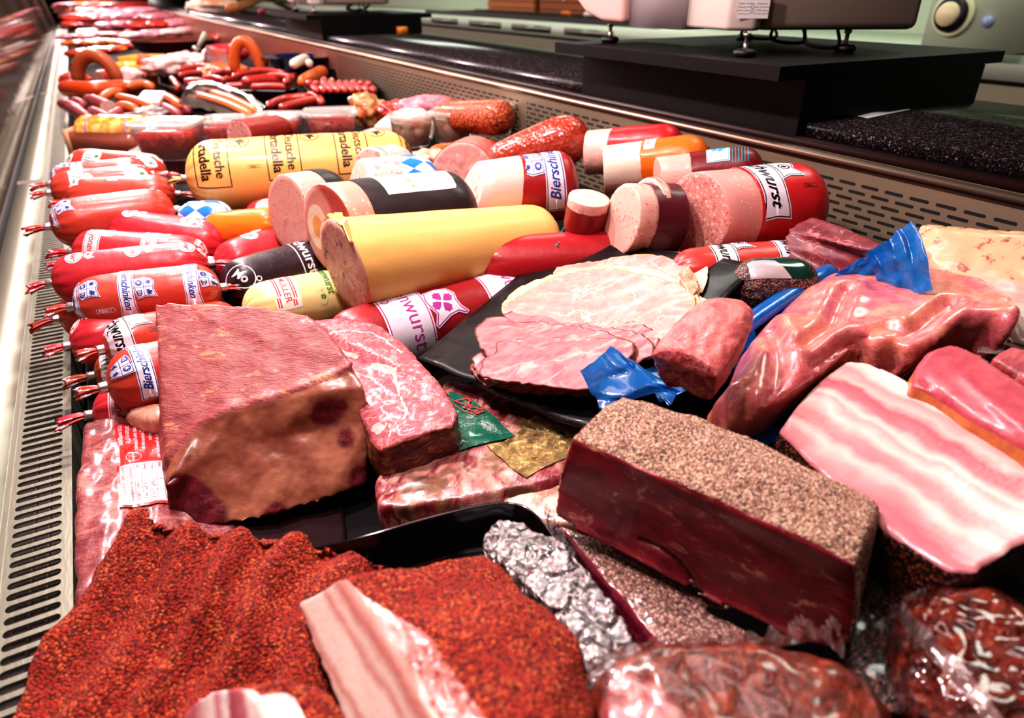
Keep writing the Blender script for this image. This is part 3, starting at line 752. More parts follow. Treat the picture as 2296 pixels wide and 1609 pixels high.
def d_greenband():
    it = [PG(rect(-.045, -.011, .045, .011), 1, 1), PG(circ(.014, 20, -.008, .016, .7), 1, 1), PG(circ(.014, 20, .03, .016, .7), 1, 1)]
    for k in range(14):
        x = -.042 + k * .0062; it.append(PG([(x, -.006), (x + .0028, -.0075), (x + .004, .003), (x + .0055, .0065), (x + .002, .007), (x + .001, -.001)], 2, 2))
    it += [PG([(x - .008, y + .017) for x, y in star(.0065, .0035, 5)], 2, 2), PG([(x + .03, y + .017) for x, y in star(.0065, .0035, 5)], 2, 2)]
    return it
def d_tag(): return [PG([(-.010, -.008), (.010, -.008), (.012, .0085), (0, .007), (-.012, .0085)], 1, 1), TX('en', .009, 2, 3, bold=.03, shear=.2)]
def d_nalo(ink): 
    o = rect(-.0095, -.0028, .0095, .0028); a = []
    for x0, y0, x1, y1 in ((-.0095, .0024, .0095, .0028), (-.0095, -.0028, .0095, -.0024), (-.0095, -.0028, -.009, .0028)): a.append(PG(rect(x0, y0, x1, y1), ink, 1))
    n = circ(.0028, 14, .0088, 0, 1.1); m = circ(.0024, 14, .0088, 0, 1.05)
    for k in range(14): a.append(([n[k], n[(k + 1) % 14], m[(k + 1) % 14], m[k]], [(0, 1, 2, 3)], ink, 1))
    return a + [move2(TX('Nalo', .0058, ink, 1, bold=.01, shear=.2), -.0015, 0)]
def line2(x0, y0, x1, y1, w, m, l=1):
    d = (V((x1, y1)) - V((x0, y0))).normalized(); n = V((-d.y, d.x)) * w / 2
    return ([(x0 + n.x, y0 + n.y), (x1 + n.x, y1 + n.y), (x1 - n.x, y1 - n.y), (x0 - n.x, y0 - n.y)], [(0, 1, 2, 3)], m, l)
def ringmark(r, w, m, cx=0, cy=0, l=1, n=32, sy=1.0):
    o = circ(r, n, cx, cy, sy); i = circ(r - w, n, cx, cy, sy); return [([o[k], o[(k + 1) % n], i[(k + 1) % n], i[k]], [(0, 1, 2, 3)], m, l) for k in range(n)]
def d_mort():
    it = [move2(TX('Deutsche', .0215, 1, 2, bold=.012), .006, .011), move2(TX('Mortadella', .0235, 1, 2, bold=.02), -.0, -.012)]
    W_, b0, b1 = .062, -.028, .026
    for q in ((-W_, b0, W_, b0), (-W_, b1, W_, b1), (W_, b0, W_, b1), (-W_, b0, -W_, b1)): it.append(line2(*q, .0018, 1))
    it += ringmark(.0175, .0016, 1, -.022, .046, sy=.95)
    fig = [(-.008, -.004), (-.003, -.002), (-.005, -.008), (-.001, -.004), (.002, -.009), (.003, -.002), (.007, .001), (.010, .006), (.006, .005), (.003, .003), (.002, .008), (-.001, .009), (-.001, .004), (-.006, .004), (-.009, .008), (-.007, .001)]
    return it + [move2(PG(fig, 1, 2), -.022, .046, -.4, 1.25)]
def petals(n, r, m, l, cx=0, cy=0, rot=.4):
    o = []
    for k in range(n):
        p = [(.12 * r, 0), (.35 * r, .22 * r), (.7 * r, .40 * r), (.85 * r, .22 * r), (1.0 * r, .18 * r), (.93 * r, 0), (1.0 * r, -.18 * r), (.85 * r, -.22 * r), (.7 * r, -.40 * r), (.35 * r, -.22 * r)]
        o.append(move2(PG(p, m, l), cx, cy, rot + 2 * PI * k / n))
    return o
def shield2(cx, cy, s, l=1):
    o = [(-.014, -.012), (-.0165, 0), (-.0135, .011), (-.006, .0155), (.002, .0145), (.008, .0165), (.014, .022), (.0165, .019), (.013, .012), (.0145, .004), (.019, -.004), (.0225, -.010), (.019, -.012), (.010, -.0085), (.003, -.0125), (-.004, -.0145)]
    o = [(x * .95, y * .95) for x, y in o]
    return [move2(i, cx, cy, 0, s) for i in framed(o, 1, 2, .0009, .0009, l)]
def d_kenwurst():
    it = framed([(-.075, -.021), (.048, -.021), (.053, -.023), (.051, 0), (.053, .021), (.048, .018), (-.075, .018)], 1, 2, .0012, .0010)
    it += [move2(TX('Schinkenwurst', .0185, 2, 5, bold=-.002, narrow=1.0), -.017, .004), move2(TX('grob', .0145, 2, 5, bold=-.004), -.022, -.012)]
    return it + shield2(.004, .030, 1.0, 6) + petals(4, .0105, 2, 10, .004, .031)
def d_rst(txt='Fleischwurst'):
    it = framed(flag(.055, .0135, .003), 1, 2, .0012, .0011); it += [move2(TX(txt, .0175, 2, 5, bold=.022, shear=.35), -.002, 0)]
    it += [move2(i, .0, .024, 0, 1.2) for i in framed([(-.013, -.010), (-.012, .004), (-.004, .009), (.004, .006), (.013, .012), (.012, -.001), (.015, -.009)], 1, 2, .0008, .0008, 6)] + ringmark(.0055, .0014, 2, .0, .0235, 9) + [move2(PG([(-.003, -.001), (0, .003), (.003, 0), (.001, -.003)], 2, 9), 0, .0235)]
    return it
def sc2(it, s): return [move2(i, 0, 0, 0, s) for i in it]
def d_jagd():
    it = [move2(TX('Jagdwurst', .0215, 1, 2, bold=.018), 0, 0), move2(TX('Feiner-', .011, 1, 2, bold=.02), -.02, .0185)]
    it += [line2(-.07, -.0125, .06, -.0125, .0016, 1), line2(-.07, .030, -.045, .030, .0016, 1), line2(.025, .030, .06, .030, .0016, 1), line2(.06, -.0125, .06, .030, .0016, 1)]
    for cx, cy, r in ((-.008, .026, .0045), (.002, .024, .0065), (.014, .027, .0045), (-.018, .031, .003)): it += ringmark(r, .0016, 1, cx, cy, 1, 16)
    return it + [line2(-.045, .030, -.018, .030, .0016, 1), line2(.016, .030, .026, .030, .0016, 1)]
def d_jagd2():
    it = ringmark(.021, .0016, 1, 0, 0, 1, 28, .8) + [TX('Mo', .017, 1, 2, bold=.03), line2(.018, -.004, .035, -.004, .0018, 1)]
    return it + ringmark(.004, .0014, 1, .02, .012, 1, 14) + ringmark(.003, .0014, 1, .026, .007, 1, 14)
def d_muller():
    it = [PG([(-.032, -.0165), (.032, -.0165), (.030, .0165), (-.032, .0165)], 1, 1), move2(TX('MÜLLER', .0125, 2, 3, bold=.01), 0, 0)]
    for k, y in enumerate((.0085, .0115)): it += [line2(-.029, y, .017, y, .0018, 2, 3), line2(.019, y - .002, .027, y - .002, .0018, 2, 3)]
    for k, y in enumerate((-.0085, -.0115)): it += [line2(-.029, y, .012, y, .0018, 2, 3), line2(.014, y - .002, .027, y - .002, .0018, 2, 3)]
    return it
def d_gruen():
    it = [move2(TX('Schinkenwurst', .0150, 3, 2, bold=.02, shear=.15, narrow=.9), -.018, 0), move2(TX('Broccoli', .0115, 3, 2, bold=.01), -.018, .014)]
    it += [PG([(.018, -.009), (.026, -.006), (.033, -.009), (.036, -.013), (.033, -.017), (.027, -.018), (.020, -.0145), (.012, -.019), (.014, -.012)], 4, 1)] + petals(5, .004, 3, 3, .024, -.012)
    return it
def skinset(c, *inks, **k): return dict(skin=casing('casing_' + c.strip('#'), c, **k), ink=inks)
redA = casing('casing_scarlet', '#c83a34', .27); redB = casing('casing_crimson', '#c42c38', .27); redC = casing('casing_orange_red', '#c24334', .27)
G1 = 'red chub sausages piled along the front grille'
def chub(lb, p1, h1, p2, h2, r, skin, ink, prints, **k):
    return sausage('chub_sausage', lb, 'sausage', P(*p1, h1), P(*p2, h2), r, None, skin, ink, prints, group=k.pop('group', G1), **k)
IB = (WH, BL); IO = (PWi, BL, RDi)
# front pile, near to far
chub('red chub sausage with blue shields and banners, topmost beside the big cut ham', (166, 687), .352, (497, 645), .352, .0352, redC, IB,
     [(d_bier(), .067, 42, -90), (d_bier(), .142, 34, -90), (d_bier(), .004, 30, -90), (d_nalo(1), .040, 86, 0), (d_nalo(1), .172, 80, 0)])
chub('red chub sausage with blue banner reading upwards, half hidden behind the big cut ham', (240, 867), .372, (560, 800), .385, .0378, redC, IB, [(d_bier(), .034, 36, 90)], clipB=False)
chub('red chub sausage with black lettering on a white banner, wedged above the lower banner chub', (233, 783), .374, (540, 722), .39, .033, redC, (WH, BKi), [(d_rst(), .014, 5, -90), (d_nalo(2), .055, 45, 0)], clipB=False)
chub('plain crimson chub sausage lying under the topmost banner chub', (157, 775), .388, (420, 726), .40, .033, redB, IO, [(d_oval(), .006, -10, -90), (d_oval(), .07, 0, -90)], clipB=False)
chub('dark orange chub sausage barely showing behind the crimson one', (132, 715), .402, (400, 670), .412, .035, casing('casing_rust', '#b5402a', .3), (), [], clipB=False)
chub('red chub sausage with pink paprika lettering at the foot of the pile', (208, 930), .42, (430, 905), .43, .031, redB, IO, [(d_paprika(), .03, 10, -90)], clipB=False)
chub('brown orange chub sausage with a green and white print low in the pile', (212, 842), .415, (400, 812), .42, .028, casing('casing_brown', '#a24a2c', .3), (WH, GRi), [(d_greenband(), .02, 5, -90)], clipB=False)
chub('crimson chub sausage with small oval prints, second from the top banner chub', (118, 634), .345, (470, 592), .345, .0355, redB, IO, [(d_oval(), .035, 12, -90), (d_oval(), .106, 14, -90), (d_oval(), .172, 14, -90)])
chub('red chub sausage with wide pink paprika band prints across it', (165, 566), .338, (468, 583), .36, .0345, redB, IO, [(d_paprika(), .035, 2, -90), (d_paprika(), .110, 2, -90), (d_paprika('Kartoffel'), .180, 18, -90)])
chub('crimson chub sausage with two oval prints on top, pushed to the right of the pile', (245, 515), .33, (514, 553), .362, .036, redB, IO, [(d_oval(), .035, 8, -90), (d_oval(), .12, 8, -90), (d_oval(), .195, 18, -90)])
chub('large smooth red chub sausage with two small white tags near its top', (113, 508), .316, (392, 470), .318, .0375, redC, IB, [(d_tag(), .070, -14, -90), (d_tag(), .155, -14, -90), (d_nalo(1), .20, 20, 0), (d_bier(), .002, 20, -90)])
chub('glossy red chub sausage with small blue tags lying behind the large smooth one', (152, 452), .318, (396, 436), .318, .036, redC, IB, [(d_tag(), .08, 5, -90), (d_tag(), .172, 5, -90), (d_tag(), .02, 10, -90)])
chub('red chub sausage with green and white band prints, third from the far end', (114, 432), .312, (352, 408), .314, .0335, redC, (WH, GRi), [(d_greenband(), .045, 0, -90), (d_greenband(), .13, -5, -90), (d_greenband(), .205, 0, -90)])
chub('red chub sausage with violet and white prints, second from the far end', (115, 412), .322, (337, 391), .322, .034, redC, IB, [(d_bier(), .05, -25, -90), (d_bier(), .13, -25, -90), (d_bier(), .005, 0, -90)])
chub('farthest red chub sausage with green printed white bands beside the terrine loaf', (158, 374), .328, (370, 390), .34, .0385, redC, (WH, GRi), [(d_greenband(), .06, -10, -90), (d_greenband(), .17, -10, -90), (d_greenband(), .22, 20, -90), (d_greenband(), .002, 0, -90)])
chub('red chub sausage with a pale blue flower tail, buried under the smooth chub', (150, 590), .385, (360, 575), .395, .030, redB, (WH, PBi), [], clipB=False)
# ---- longer sausages under and between
sausage('lyoner_sausage', 'long red sausage with a white oval print under the cut grey sausage', 'sausage', P(488, 612, .375), P(735, 520, .36), .040, None, redB, IO, [(d_oval(), .062, 5, -60), (d_oval(), .19, -5, -60)], clipA=False, clipB=False)
sausage('hunter_sausage', 'black cased sausage with white scroll lettering beside the topmost chub', 'sausage', P(497, 655, .365), P(790, 572, .36), .039, None, casing('casing_black_violet', '#2a1a22', .25), (WH,), [(d_jagd(), .12, 20, -90), (d_jagd2(), .022, 45, -60)], clipA=False, clipB=False)
sausage('broccoli_sausage', 'pale yellow sausage with red and green lettering behind the big cut ham', 'sausage', P(545, 705, .38), P(885, 640, .385), .0385, None, casing('casing_pale_yellow', '#ead894', .3), (flat('pw2', '#fbf5e6', .4), RDi, GRi, flat('drawn_sauce', '#d9cf8f', .5)), [(d_muller(), .054, 28, -90), (d_gruen(), .112, 26, -90)], clipA=False, clipB=False)
sausage('coarse_ham_sausage', 'dark red sausage with a large white label and magenta flower shield under the yellow sausage', 'sausage', P(735, 790, .385), P(1250, 648, .375), .045, None, casing('casing_wine', '#a3252c', .28), (WH, MGi), [(sc2(d_kenwurst(), 1.5), .098, 24, -90), (sc2(d_kenwurst(), 1.5), .238, 8, -90)], clipA=False, clipB=False)
sausage('orange_sausage', 'bright orange smooth sausage lying under the printed mortadella', 'sausage', P(462, 520, .345), P(640, 505, .33), .030, None, casing('casing_orange', '#e87a1c', .3), (), [], clipA=False, clipB=False)
def lozenge(name, R_, k=9, c='#2a7bd0'):
    n = N(name); x = n.sep(n.obj, 0); y = n.sep(n.obj, 1); z = n.sep(n.obj, 2)
    th = n.ma('MULTIPLY', n.ma('ARCTAN2', y, z), k / (2 * PI)); u = n.ma('DIVIDE', x, 2 * PI * R_ / k * 1.5)
    s = n.ma('ADD', n.ma('FLOOR', n.ma('ADD', n.ma('ADD', u, th), 100)), n.ma('FLOOR', n.ma('ADD', n.ma('SUBTRACT', u, th), 100)))
    f = n.ma('GREATER_THAN', n.ma('MODULO', s, 2), .5)
    return n.end(n.pbr(n.mix(f, hx(c), hx('#efe9ee')), .3, n.bump(n.noise(80, 3), .2, .003), coat=.3))
sausage('veal_sausage', 'small rounded sausage end with blue and white diamond casing beneath the mortadella', 'sausage', P(408, 492, .335), P(520, 492, .33), .030, None, lozenge('loz_a', .030, 8), (), [], clipA=False, clipB=False, pleat=.0, A='dome', B='dome')
sausage('lyoner_sausage', 'scarlet sausage lying beneath the two cut discs, tied with green string', 'sausage', P(1060, 606, .34), P(1700, 560, .32), .043, None, casing('casing_bright_red', '#a81c24', .3), (WH, BKi), [(d_rst('Jagdwurst'), .262, 10, -90)], clipA=False, clipB=False)
sausage('lyoner_sausage', 'red sausage with a black lettered banner below the big cut red sausage', 'sausage', P(1500, 625, .30), P(1900, 592, .29), .034, None, redA, (WH, BKi), [(d_rst(), .135, -8, -90), (d_rst(), .06, -12, -90)], clipA=False, clipB=False)
# ---- whole printed mortadella
sausage('mortadella', 'whole yellow mortadella sausage with black boxed lettering and round emblems', 'sausage', P(418, 400, .285), P(930, 366, .285), .0605, .0605, casing('casing_mortadella', '#edb868', .3, .93, .1), (BKi,),
        [(d_mort(), .050, 36, -90), (d_mort(), .165, 30, -90), (d_mort(), .28, 28, -90), (d_mort(), .395, 26, -90), (d_nalo(1), .115, 66, 0), (d_nalo(1), .34, 62, 0)], el=.95, pleat=.035)
# ---- hero: cut yellow sausage
m_yel = casing('casing_yellow', '#efbe70', .42, .95, .1)
f_gherk = emulsion('face_gherkin', '#dcae9c', [('#c47c74', 120, .42, .35), ('#8a7448', 62, .36, .22), ('#e6c2b4', 200, .4, .22), ('#8c6a3c', 210, .34, .12), ('#b5402c', 260, .25, .05)])
sausage('gelbwurst', 'large cut yellow cased sausage showing pink meat with green gherkin pieces', 'sausage', P(770, 598, .305), P(1238, 535, .325), .0605, .050, m_yel, (), [], A='cut', B='pinch', peel=.0015, meat=f_gherk, face=f_gherk, slant=(-.12, -.16), clipB=False, el=.75, bulge=.01, pleat=.02, facewob=.0018)
# torn casing flap + string
fl = thing('casing_flap', 'torn curl of yellow casing at the cut edge of the large yellow sausage', 'casing scrap', None, Matrix.Translation(P(765, 500, .24)))
bm = bmesh.new(); A_ = [P(731, 480, .262), P(760, 482, .245), P(776, 492, .240), P(790, 545, .262), P(783, 542, .256), P(768, 505, .243), P(752, 497, .252), P(741, 494, .262)]
prism(bm, A_, V((.0015, .001, .0012))); part('flap', bm, m_yel, fl, False, Matrix())
bm = bmesh.new(); A_ = [P(750, 478, .243), P(768, 478, .238), P(774, 520, .250), P(764, 500, .246)]
prism(bm, A_, V((0, .001, .001))); part('curl', bm, m_yel, fl, False, Matrix())
fl = thing('tie_string', 'thin green tie string at the tip of the large yellow sausage', 'string', None, Matrix.Translation(P(1245, 545, .3)))
for q in ([(1236, 548, .30), (1250, 530, .292), (1262, 515, .29), (1268, 503, .288)], [(1236, 548, .30), (1252, 546, .296), (1262, 528, .293), (1256, 520, .291)], [(1236, 549, .30), (1252, 550, .297)]):
    bm = bmesh.new(); tube(bm, smooth_path([P(*z) for z in q]), .0007, 6); part('strand', bm, flat('teal_string', '#3f8f8a', .6), fl, True, Matrix())
# ---- black cased with egg
def egg_face():
    n = N('face_egg'); y = n.sep(n.obj, 1); z = n.sep(n.obj, 2)
    d = n.ma('SQRT', n.ma('ADD', n.ma('POWER', n.ma('DIVIDE', n.ma('ADD', y, -.026), .80), 2), n.ma('POWER', n.ma('ADD', z, .002), 2)))
    d = n.ma('ADD', d, n.ma('MULTIPLY', n.noise(60, 2), .003))
    c = n.ramp(n.ma('MULTIPLY', d, 10), [(0, hx('#dd9f50')), (.16, hx('#e2aa5c')), (.185, hx('#e9dcbc')), (.31, hx('#e6dcc4')), (.335, hx('#cc958a')), (.53, hx('#c88a80')), (.57, hx('#b8665c')), (.62, hx('#a04038'))])
    return n.end(n.pbr(c, .4, n.bump(n.noise(500, 3), .3, .001), coat=.3))
m_pinkside = emulsion('peeled_pink', '#dd8f7c', [('#eab4a4', 200, .4, .3)], vary=.04)
def d_sticker(): return [PG([(-.052, -.032), (.050, -.032), (.053, -.028), (.053, .030), (.050, .033), (-.050, .033), (-.053, .030)], 1, 1), PG(star(.006, .003, 6, -.012, -.010), 2, 2), PG(star(.004, .002, 5, -.010, -.022), 2, 2)]
sausage('egg_sausage', 'large black cased cut sausage with egg in its face and blank white sticker', 'sausage', P(737, 516, .282), P(1062, 474, .285), .0610, .0590, casing('casing_black', '#2c2022', .35), (flat('sticker', '#ecdfe0', .5), flat('stain', '#d79a62', .6)),
        [(d_sticker(), .118, 8, 0)], A='cut', B='dome', peel=.036, meat=m_pinkside, face=egg_face(), slant=(-.32, .02), el=.8)
# ---- grey speckled with black casing
f_pep = emulsion('face_peppered', '#d8a295', [('#4a2c2a', 240, .26, .2), ('#c08a82', 150, .4, .25), ('#dcb0a4', 200, .35, .15)])
sausage('peppered_sausage', 'short cut sausage with pink pepper-speckled face and black casing left of the egg sausage', 'sausage', P(646, 482, .292), P(772, 452, .300), .0575, .054, casing('casing_black2', '#241a1c', .35), (), [], A='cut', B='dome', peel=.050, meat=f_pep, face=f_pep, slant=(.22, .05), el=.9)
f_light = emulsion('face_light', '#e7b6a8', [('#d9938c', 150, .4, .3), ('#f0d8cc', 220, .4, .2)])
# pink pointed end piece
sausage('sausage_end', 'pink sausage end piece with red skin lying left of the peppered sausage', 'sausage', P(640, 500, .335), P(578, 498, .350), .040, .032, redB, (), [], A='cut', B='dome', peel=.006, meat=f_light, face=f_light, slant=(0, 1.1))
# ---- diamond cased
f_ham = emulsion('face_chunky', '#e6beb0', [('#dc8e8c', 70, .42, .45), ('#9a8a78', 160, .3, .2), ('#f2ddd4', 120, .4, .2), ('#c84a44', 300, .25, .05)])
sausage('bavarian_sausage', 'cut sausage with blue and white diamond casing behind the black egg sausage', 'sausage', P(800, 425, .262), P(985, 408, .262), .044, .042, lozenge('loz_b', .046, 12), (), [], A='cut', B='dome', peel=.058, meat=f_ham, face=f_ham, el=.9, slant=(-.1, .3))
sausage('cut_loaf', 'cut pale sausage showing marbled pink face behind the diamond cased sausage', 'sausage', P(832, 385, .252), P(915, 375, .262), .037, .036, f_light, (), [], A='cut', B='dome', peel=.01, meat=f_light, face=f_ham)
# ---- bierschinken with pink cut
m_wine = casing('casing_deep_red', '#a01f22', .3)
sausage('beer_ham_sausage', 'dark red cut sausage with violet banner lettering and pink bare end', 'sausage', P(1052, 440, .276), P(1295, 412, .262), .0500, .050, m_wine, IB, [(d_bier('Bierschinken', 1.8), .125, 34, 90), (d_bier('Bierschinken', 1.8), .235, 0, 90)], A='cut', B='dome', peel=.070, meat=emulsion('peeled_pale', '#e8b8ac', [], vary=.03), face=f_ham, el=.55, slant=(-.2, .5))
# cooked ham dome cut face
def dome_face():
    return two('ham_dome', lambda n: sh_lean(n, '#c4584c', '#d97a6c', vamt=0, coat=.5), lambda n: sh_lean(n, '#e39a92', '#ecb4aa', '#f6e4dc', 45, .10, .8, blot=(50, .5, .6)))
f_ch = emulsion('face_cooked_ham', '#e8a79c', [('#f8e6de', 55, .40, .22), ('#dc8a84', 90, .4, .25)])
sausage('cooked_ham', 'round pink cooked ham joint with a marbled cut face behind the dark red sausage', 'ham', P(1038, 392, .268), P(1070, 362, .30), .052, .05, one('ham_skin', lambda n: sh_lean(n, '#c65a50', '#da8478', vamt=0)), (), [], A='cut', B='dome', peel=0, meat=f_ch, face=f_ch, clipB=False, facewob=.003)
# ---- row along the vent
f_paprika = emulsion('face_pepperspeck', '#e9bfb0', [('#c23a2c', 90, .22, .22), ('#7a7a3c', 80, .2, .2)])
sausage('pepper_lyoner', 'cut pink sausage with red and green pepper specks by the vent', 'sausage', P(1318, 343, .245), P(1530, 326, .213), .0365, .033, casing('casing_red_b', '#c3202a', .3), (), [], A='cut', B='dome', peel=.052, meat=f_light, face=f_paprika, slant=(-.35, .1))
f_white = emulsion('face_white', '#dfcdb9', [('#cbb29c', 120, .2, .2)])
sausage('white_lyoner', 'cut whitish sausage with bright orange casing and a small white label', 'sausage', P(1354, 383, .252), P(1592, 352, .217), .038, .034, casing('casing_orange2', '#e8701a', .3), (WH, BKi), [([PG(rect(-.02, -.011, .03, .011), 1, 1), move2(TX('C', .011, 2, 3, bold=.03), .004, 0), move2(TX('ill', .009, 2, 3), .018, 0)], .078, -5, -90)], A='cut', B='dome', peel=.066, meat=f_white, face=f_white, slant=(-.3, .1))
f_fine = emulsion('face_fine', '#e2a79a', [('#efc6ba', 160, .3, .2), ('#c98880', 220, .2, .15)])
sausage('fine_lyoner', 'cut smooth pink sausage with dark red casing and pale blue flower label', 'sausage', P(1474, 406, .242), P(1712, 376, .214), .0335, .030, casing('casing_darkred_c', '#74171c', .3), (flat('paleblue', '#b8d8ea', .4), PBi, flat('teal_stripe', '#2f7f86', .4)),
        [(framed(rect(-.028, -.016, .028, .016), 1, 2, .001, .001) + petals(5, .011, 2, 5, 0, 0), .085, -2, -90), ([line2(-.03, y, .03, y, .0016, 3) for y in (-.014, -.010, -.006, -.002, .002, .006)], .118, 0, -90)], A='cut', B='dome', peel=.046, meat=f_fine, face=f_fine, slant=(-.3, .1))
f_coarse = emulsion('face_coarse', '#d58a80', [('#e2aaa0', 170, .5, .4), ('#c46c66', 140, .5, .4), ('#e8bcb0', 300, .4, .3)], bumpst=.7)
sausage('ham_sausage', 'biggest cut bright red sausage of the row by the vent, with black lettered banners', 'sausage', P(1562, 481, .256), P(1842, 455, .246), .0535, .0515, casing('casing_bright', '#c4242a', .28), (WH, BKi), [(sc2(d_rst(), 1.35), .072, 8, -90), (sc2(d_rst(), 1.35), .180, 8, -90), (d_nalo(2), .125, 46, 0)], A='cut', B='dome', peel=.05, meat=emulsion('peeled_rose', '#dc9288', [('#e2a69c', 200, .4, .2)], vary=.05), face=f_coarse, el=.8, slant=(-.4, .08))
f_disc = emulsion('face_disc', '#e0aa9b', [('#cf7d78', 150, .36, .4), ('#d8928a', 110, .3, .3), ('#efd0c4', 170, .3, .18)])
sausage('sausage_piece', 'thick cut disc of speckled sausage with dark casing leaning on the big red sausage', 'sausage', P(1393, 493, .262), P(1500, 492, .268), .0465, .0465, casing('casing_plum', '#5a1c28', .3), (), [], A='cut', B='cut', peel=.026, meat=f_disc, face=f_disc, slant=(.0, .12), bulge=0)
sausage('sausage_slice', 'thin slice of speckled sausage standing behind the thick disc', 'sausage', P(1448, 478, .258), P(1462, 478, .259), .0455, .0455, f_disc, (), [], A='cut', B='cut', peel=.004, meat=f_disc, face=f_disc, bulge=0)
top = P(1322, 443, .245)
sausage('sausage_stub', 'small dark red sausage stub standing upright with its pale cut face on top', 'sausage', top, top + V((-.002, .012, -.062)), .0285, .026, casing('casing_wine_b', '#8c1c20', .3), (), [], A='cut', B='dome', peel=.013, meat=f_light, face=emulsion('face_stub', '#ecc3b2', []), up=V((0, 1, 0)))
# big smoked tapered salami
m_sal = one('salami_skin', lambda n: n.pbr(n.mix(n.noise(70, 5), hx('#8e2414'), hx('#c4503a')), .2, n.bump(n.ma('ADD', n.vor(140).outputs['Distance'], n.noise(50, 3)), .5, .004), coat=.9, coatr=.12))
sausage('smoked_sausage', 'large glossy dark red tapered sausage against the vent behind the cut row', 'sausage', P(1090, 362, .270), P(1322, 300, .222), .022, .046, m_sal, (), [], A='dome', B='dome', el=1.2, bulge=.12)
# ================================================================ meat pieces
def plane3(a, b, c):
    n = (b - a).cross(c - a).normalized(); return a, n
def PL(px, py, pl, lift=0.0):
    d = _ray(px, py); o = V((0, 0, CZ)); a, n = pl
    if n.z < 0: n = -n
    return o + d * ((a + n * lift - o).dot(n) / d.dot(n))
def pdist(p, pts):
    """distance of p to polyline and the position along it"""
    best = 9; bt = 0; k = 0
    for a, b in zip(pts, pts[1:]):
        ab = b - a; t = max(0, min(1, (p - a).dot(ab) / ab.length_squared)); d = (p - a - ab * t).length
        if d < best: best = d; bt = k + t
        k += 1
    return best, bt
def R3(*q): return [P(*z) for z in q]
def dn(pts, d, x=0, y=0): return [p + V((x, y, -d)) for p in pts]
def pillow(outline, thick, shrink=.45, lo=.55, n=5, dens=.012):
    """cushion-shaped rings round an outline (3-D points at mid height)"""
    o = round_poly(outline, 2); c = sum(o, V()) / len(o); rings = []
    for i in range(n):
        a = -PI / 2 * .92 + PI * .92 * i / (n - 1); k = 1 - shrink * (1 - math.cos(a)) ; z = -math.sin(a) * thick * (lo if a > 0 else (1 - lo)) * 1.0
        rings.append([c + (p - c) * k + V((0, 0, z)) for p in o])
    return rings
def bumpy(amp, sc, amp2=0, sc2=200, capk=1.0):
    def f(c, n, k):
        v = amp * noise.noise(c * sc) + (amp2 * noise.noise(c * sc2) if amp2 else 0)
        return v * lerp(1, capk, k)
    return f
def grains(big, bs, g, gs, capk=0.05):
    """lumpy skin with coarse spice grains"""
    def f(c, n, k):
        d = noise.voronoi(c * gs)[0][0]
        return (big * noise.noise(c * bs) + g * max(0, .75 - d)) * lerp(1, capk, k)
    return f
def one_part(name, lb, cat, rings, mat, pn, group=None, **k):
    """a thing of one mesh"""
    o = solid(name, rings, mat, None, **k); return tag(o, lb, cat, group)
def ribbon(bm, pts, wdt, up, wav=0, wf=40, n=4):
    """wavy plastic seam along pts"""
    pts = smooth_path(pts, 10); rows = []
    for i, p in enumerate(pts):
        t = (pts[min(i + 1, len(pts) - 1)] - pts[max(0, i - 1)]).normalized(); s = t.cross(up).normalized()
        rows.append([bm.verts.new(p + up * (wdt * j / n) + s * wav * math.sin(i * wf) * (j / n) + s * .0015 * noise.noise(p * 90 + V((j, 0, 0))) + up * wav * .5 * math.sin(i * wf * .7 + 1) * (j / n)) for j in range(n + 1)])
    grid_faces(bm, rows, close=False)
m_film = film('clear_film', '#f0dfe0', .20, .07, 45, .8); m_film2 = film('clear_film_soft', '#e9d6d8', .2, .12, 60, .6)
# ---------------------------------------------------------------- big cut ham
fold = [(366, 1035), (400, 1000), (445, 955), (520, 918), (600, 896), (690, 866), (760, 835), (800, 815)]
_hp = plane3(P(345, 680, .305), P(692, 703, .302), P(440, 975, .372))
r0 = [PL(x, y, _hp, l) for x, y, l in ((345, 680, 0), (440, 677, 0), (560, 684, 0), (692, 703, 0), (740, 748, 0), (785, 806, 0), (818, 866, -.003), (700, 884, -.001), (600, 906, 0), (520, 930, 0), (440, 975, -.001), (370, 1045, -.004), (358, 860, 0))]
r1 = [r0[0] + V((0, 0, -.05)), r0[1] + V((0, .0, -.05)), r0[2] + V((0, 0, -.05)), r0[3] + V((.004, 0, -.05))] + R3((745, 790, .35), (800, 850, .36), (828, 950, .375), (720, 960, .38), (610, 985, .383), (520, 1010, .388), (430, 1050, .392), (368, 1090, .395), (352, 880, .39))
r2 = dn(r0[:4], .13) + R3((745, 850, .42), (800, 920, .425), (826, 1085, .428), (740, 1120, .432), (640, 1150, .435), (560, 1170, .437), (460, 1185, .438), (388, 1168, .438), (352, 950, .435))
hamO = sum(r0, V()) / len(r0)
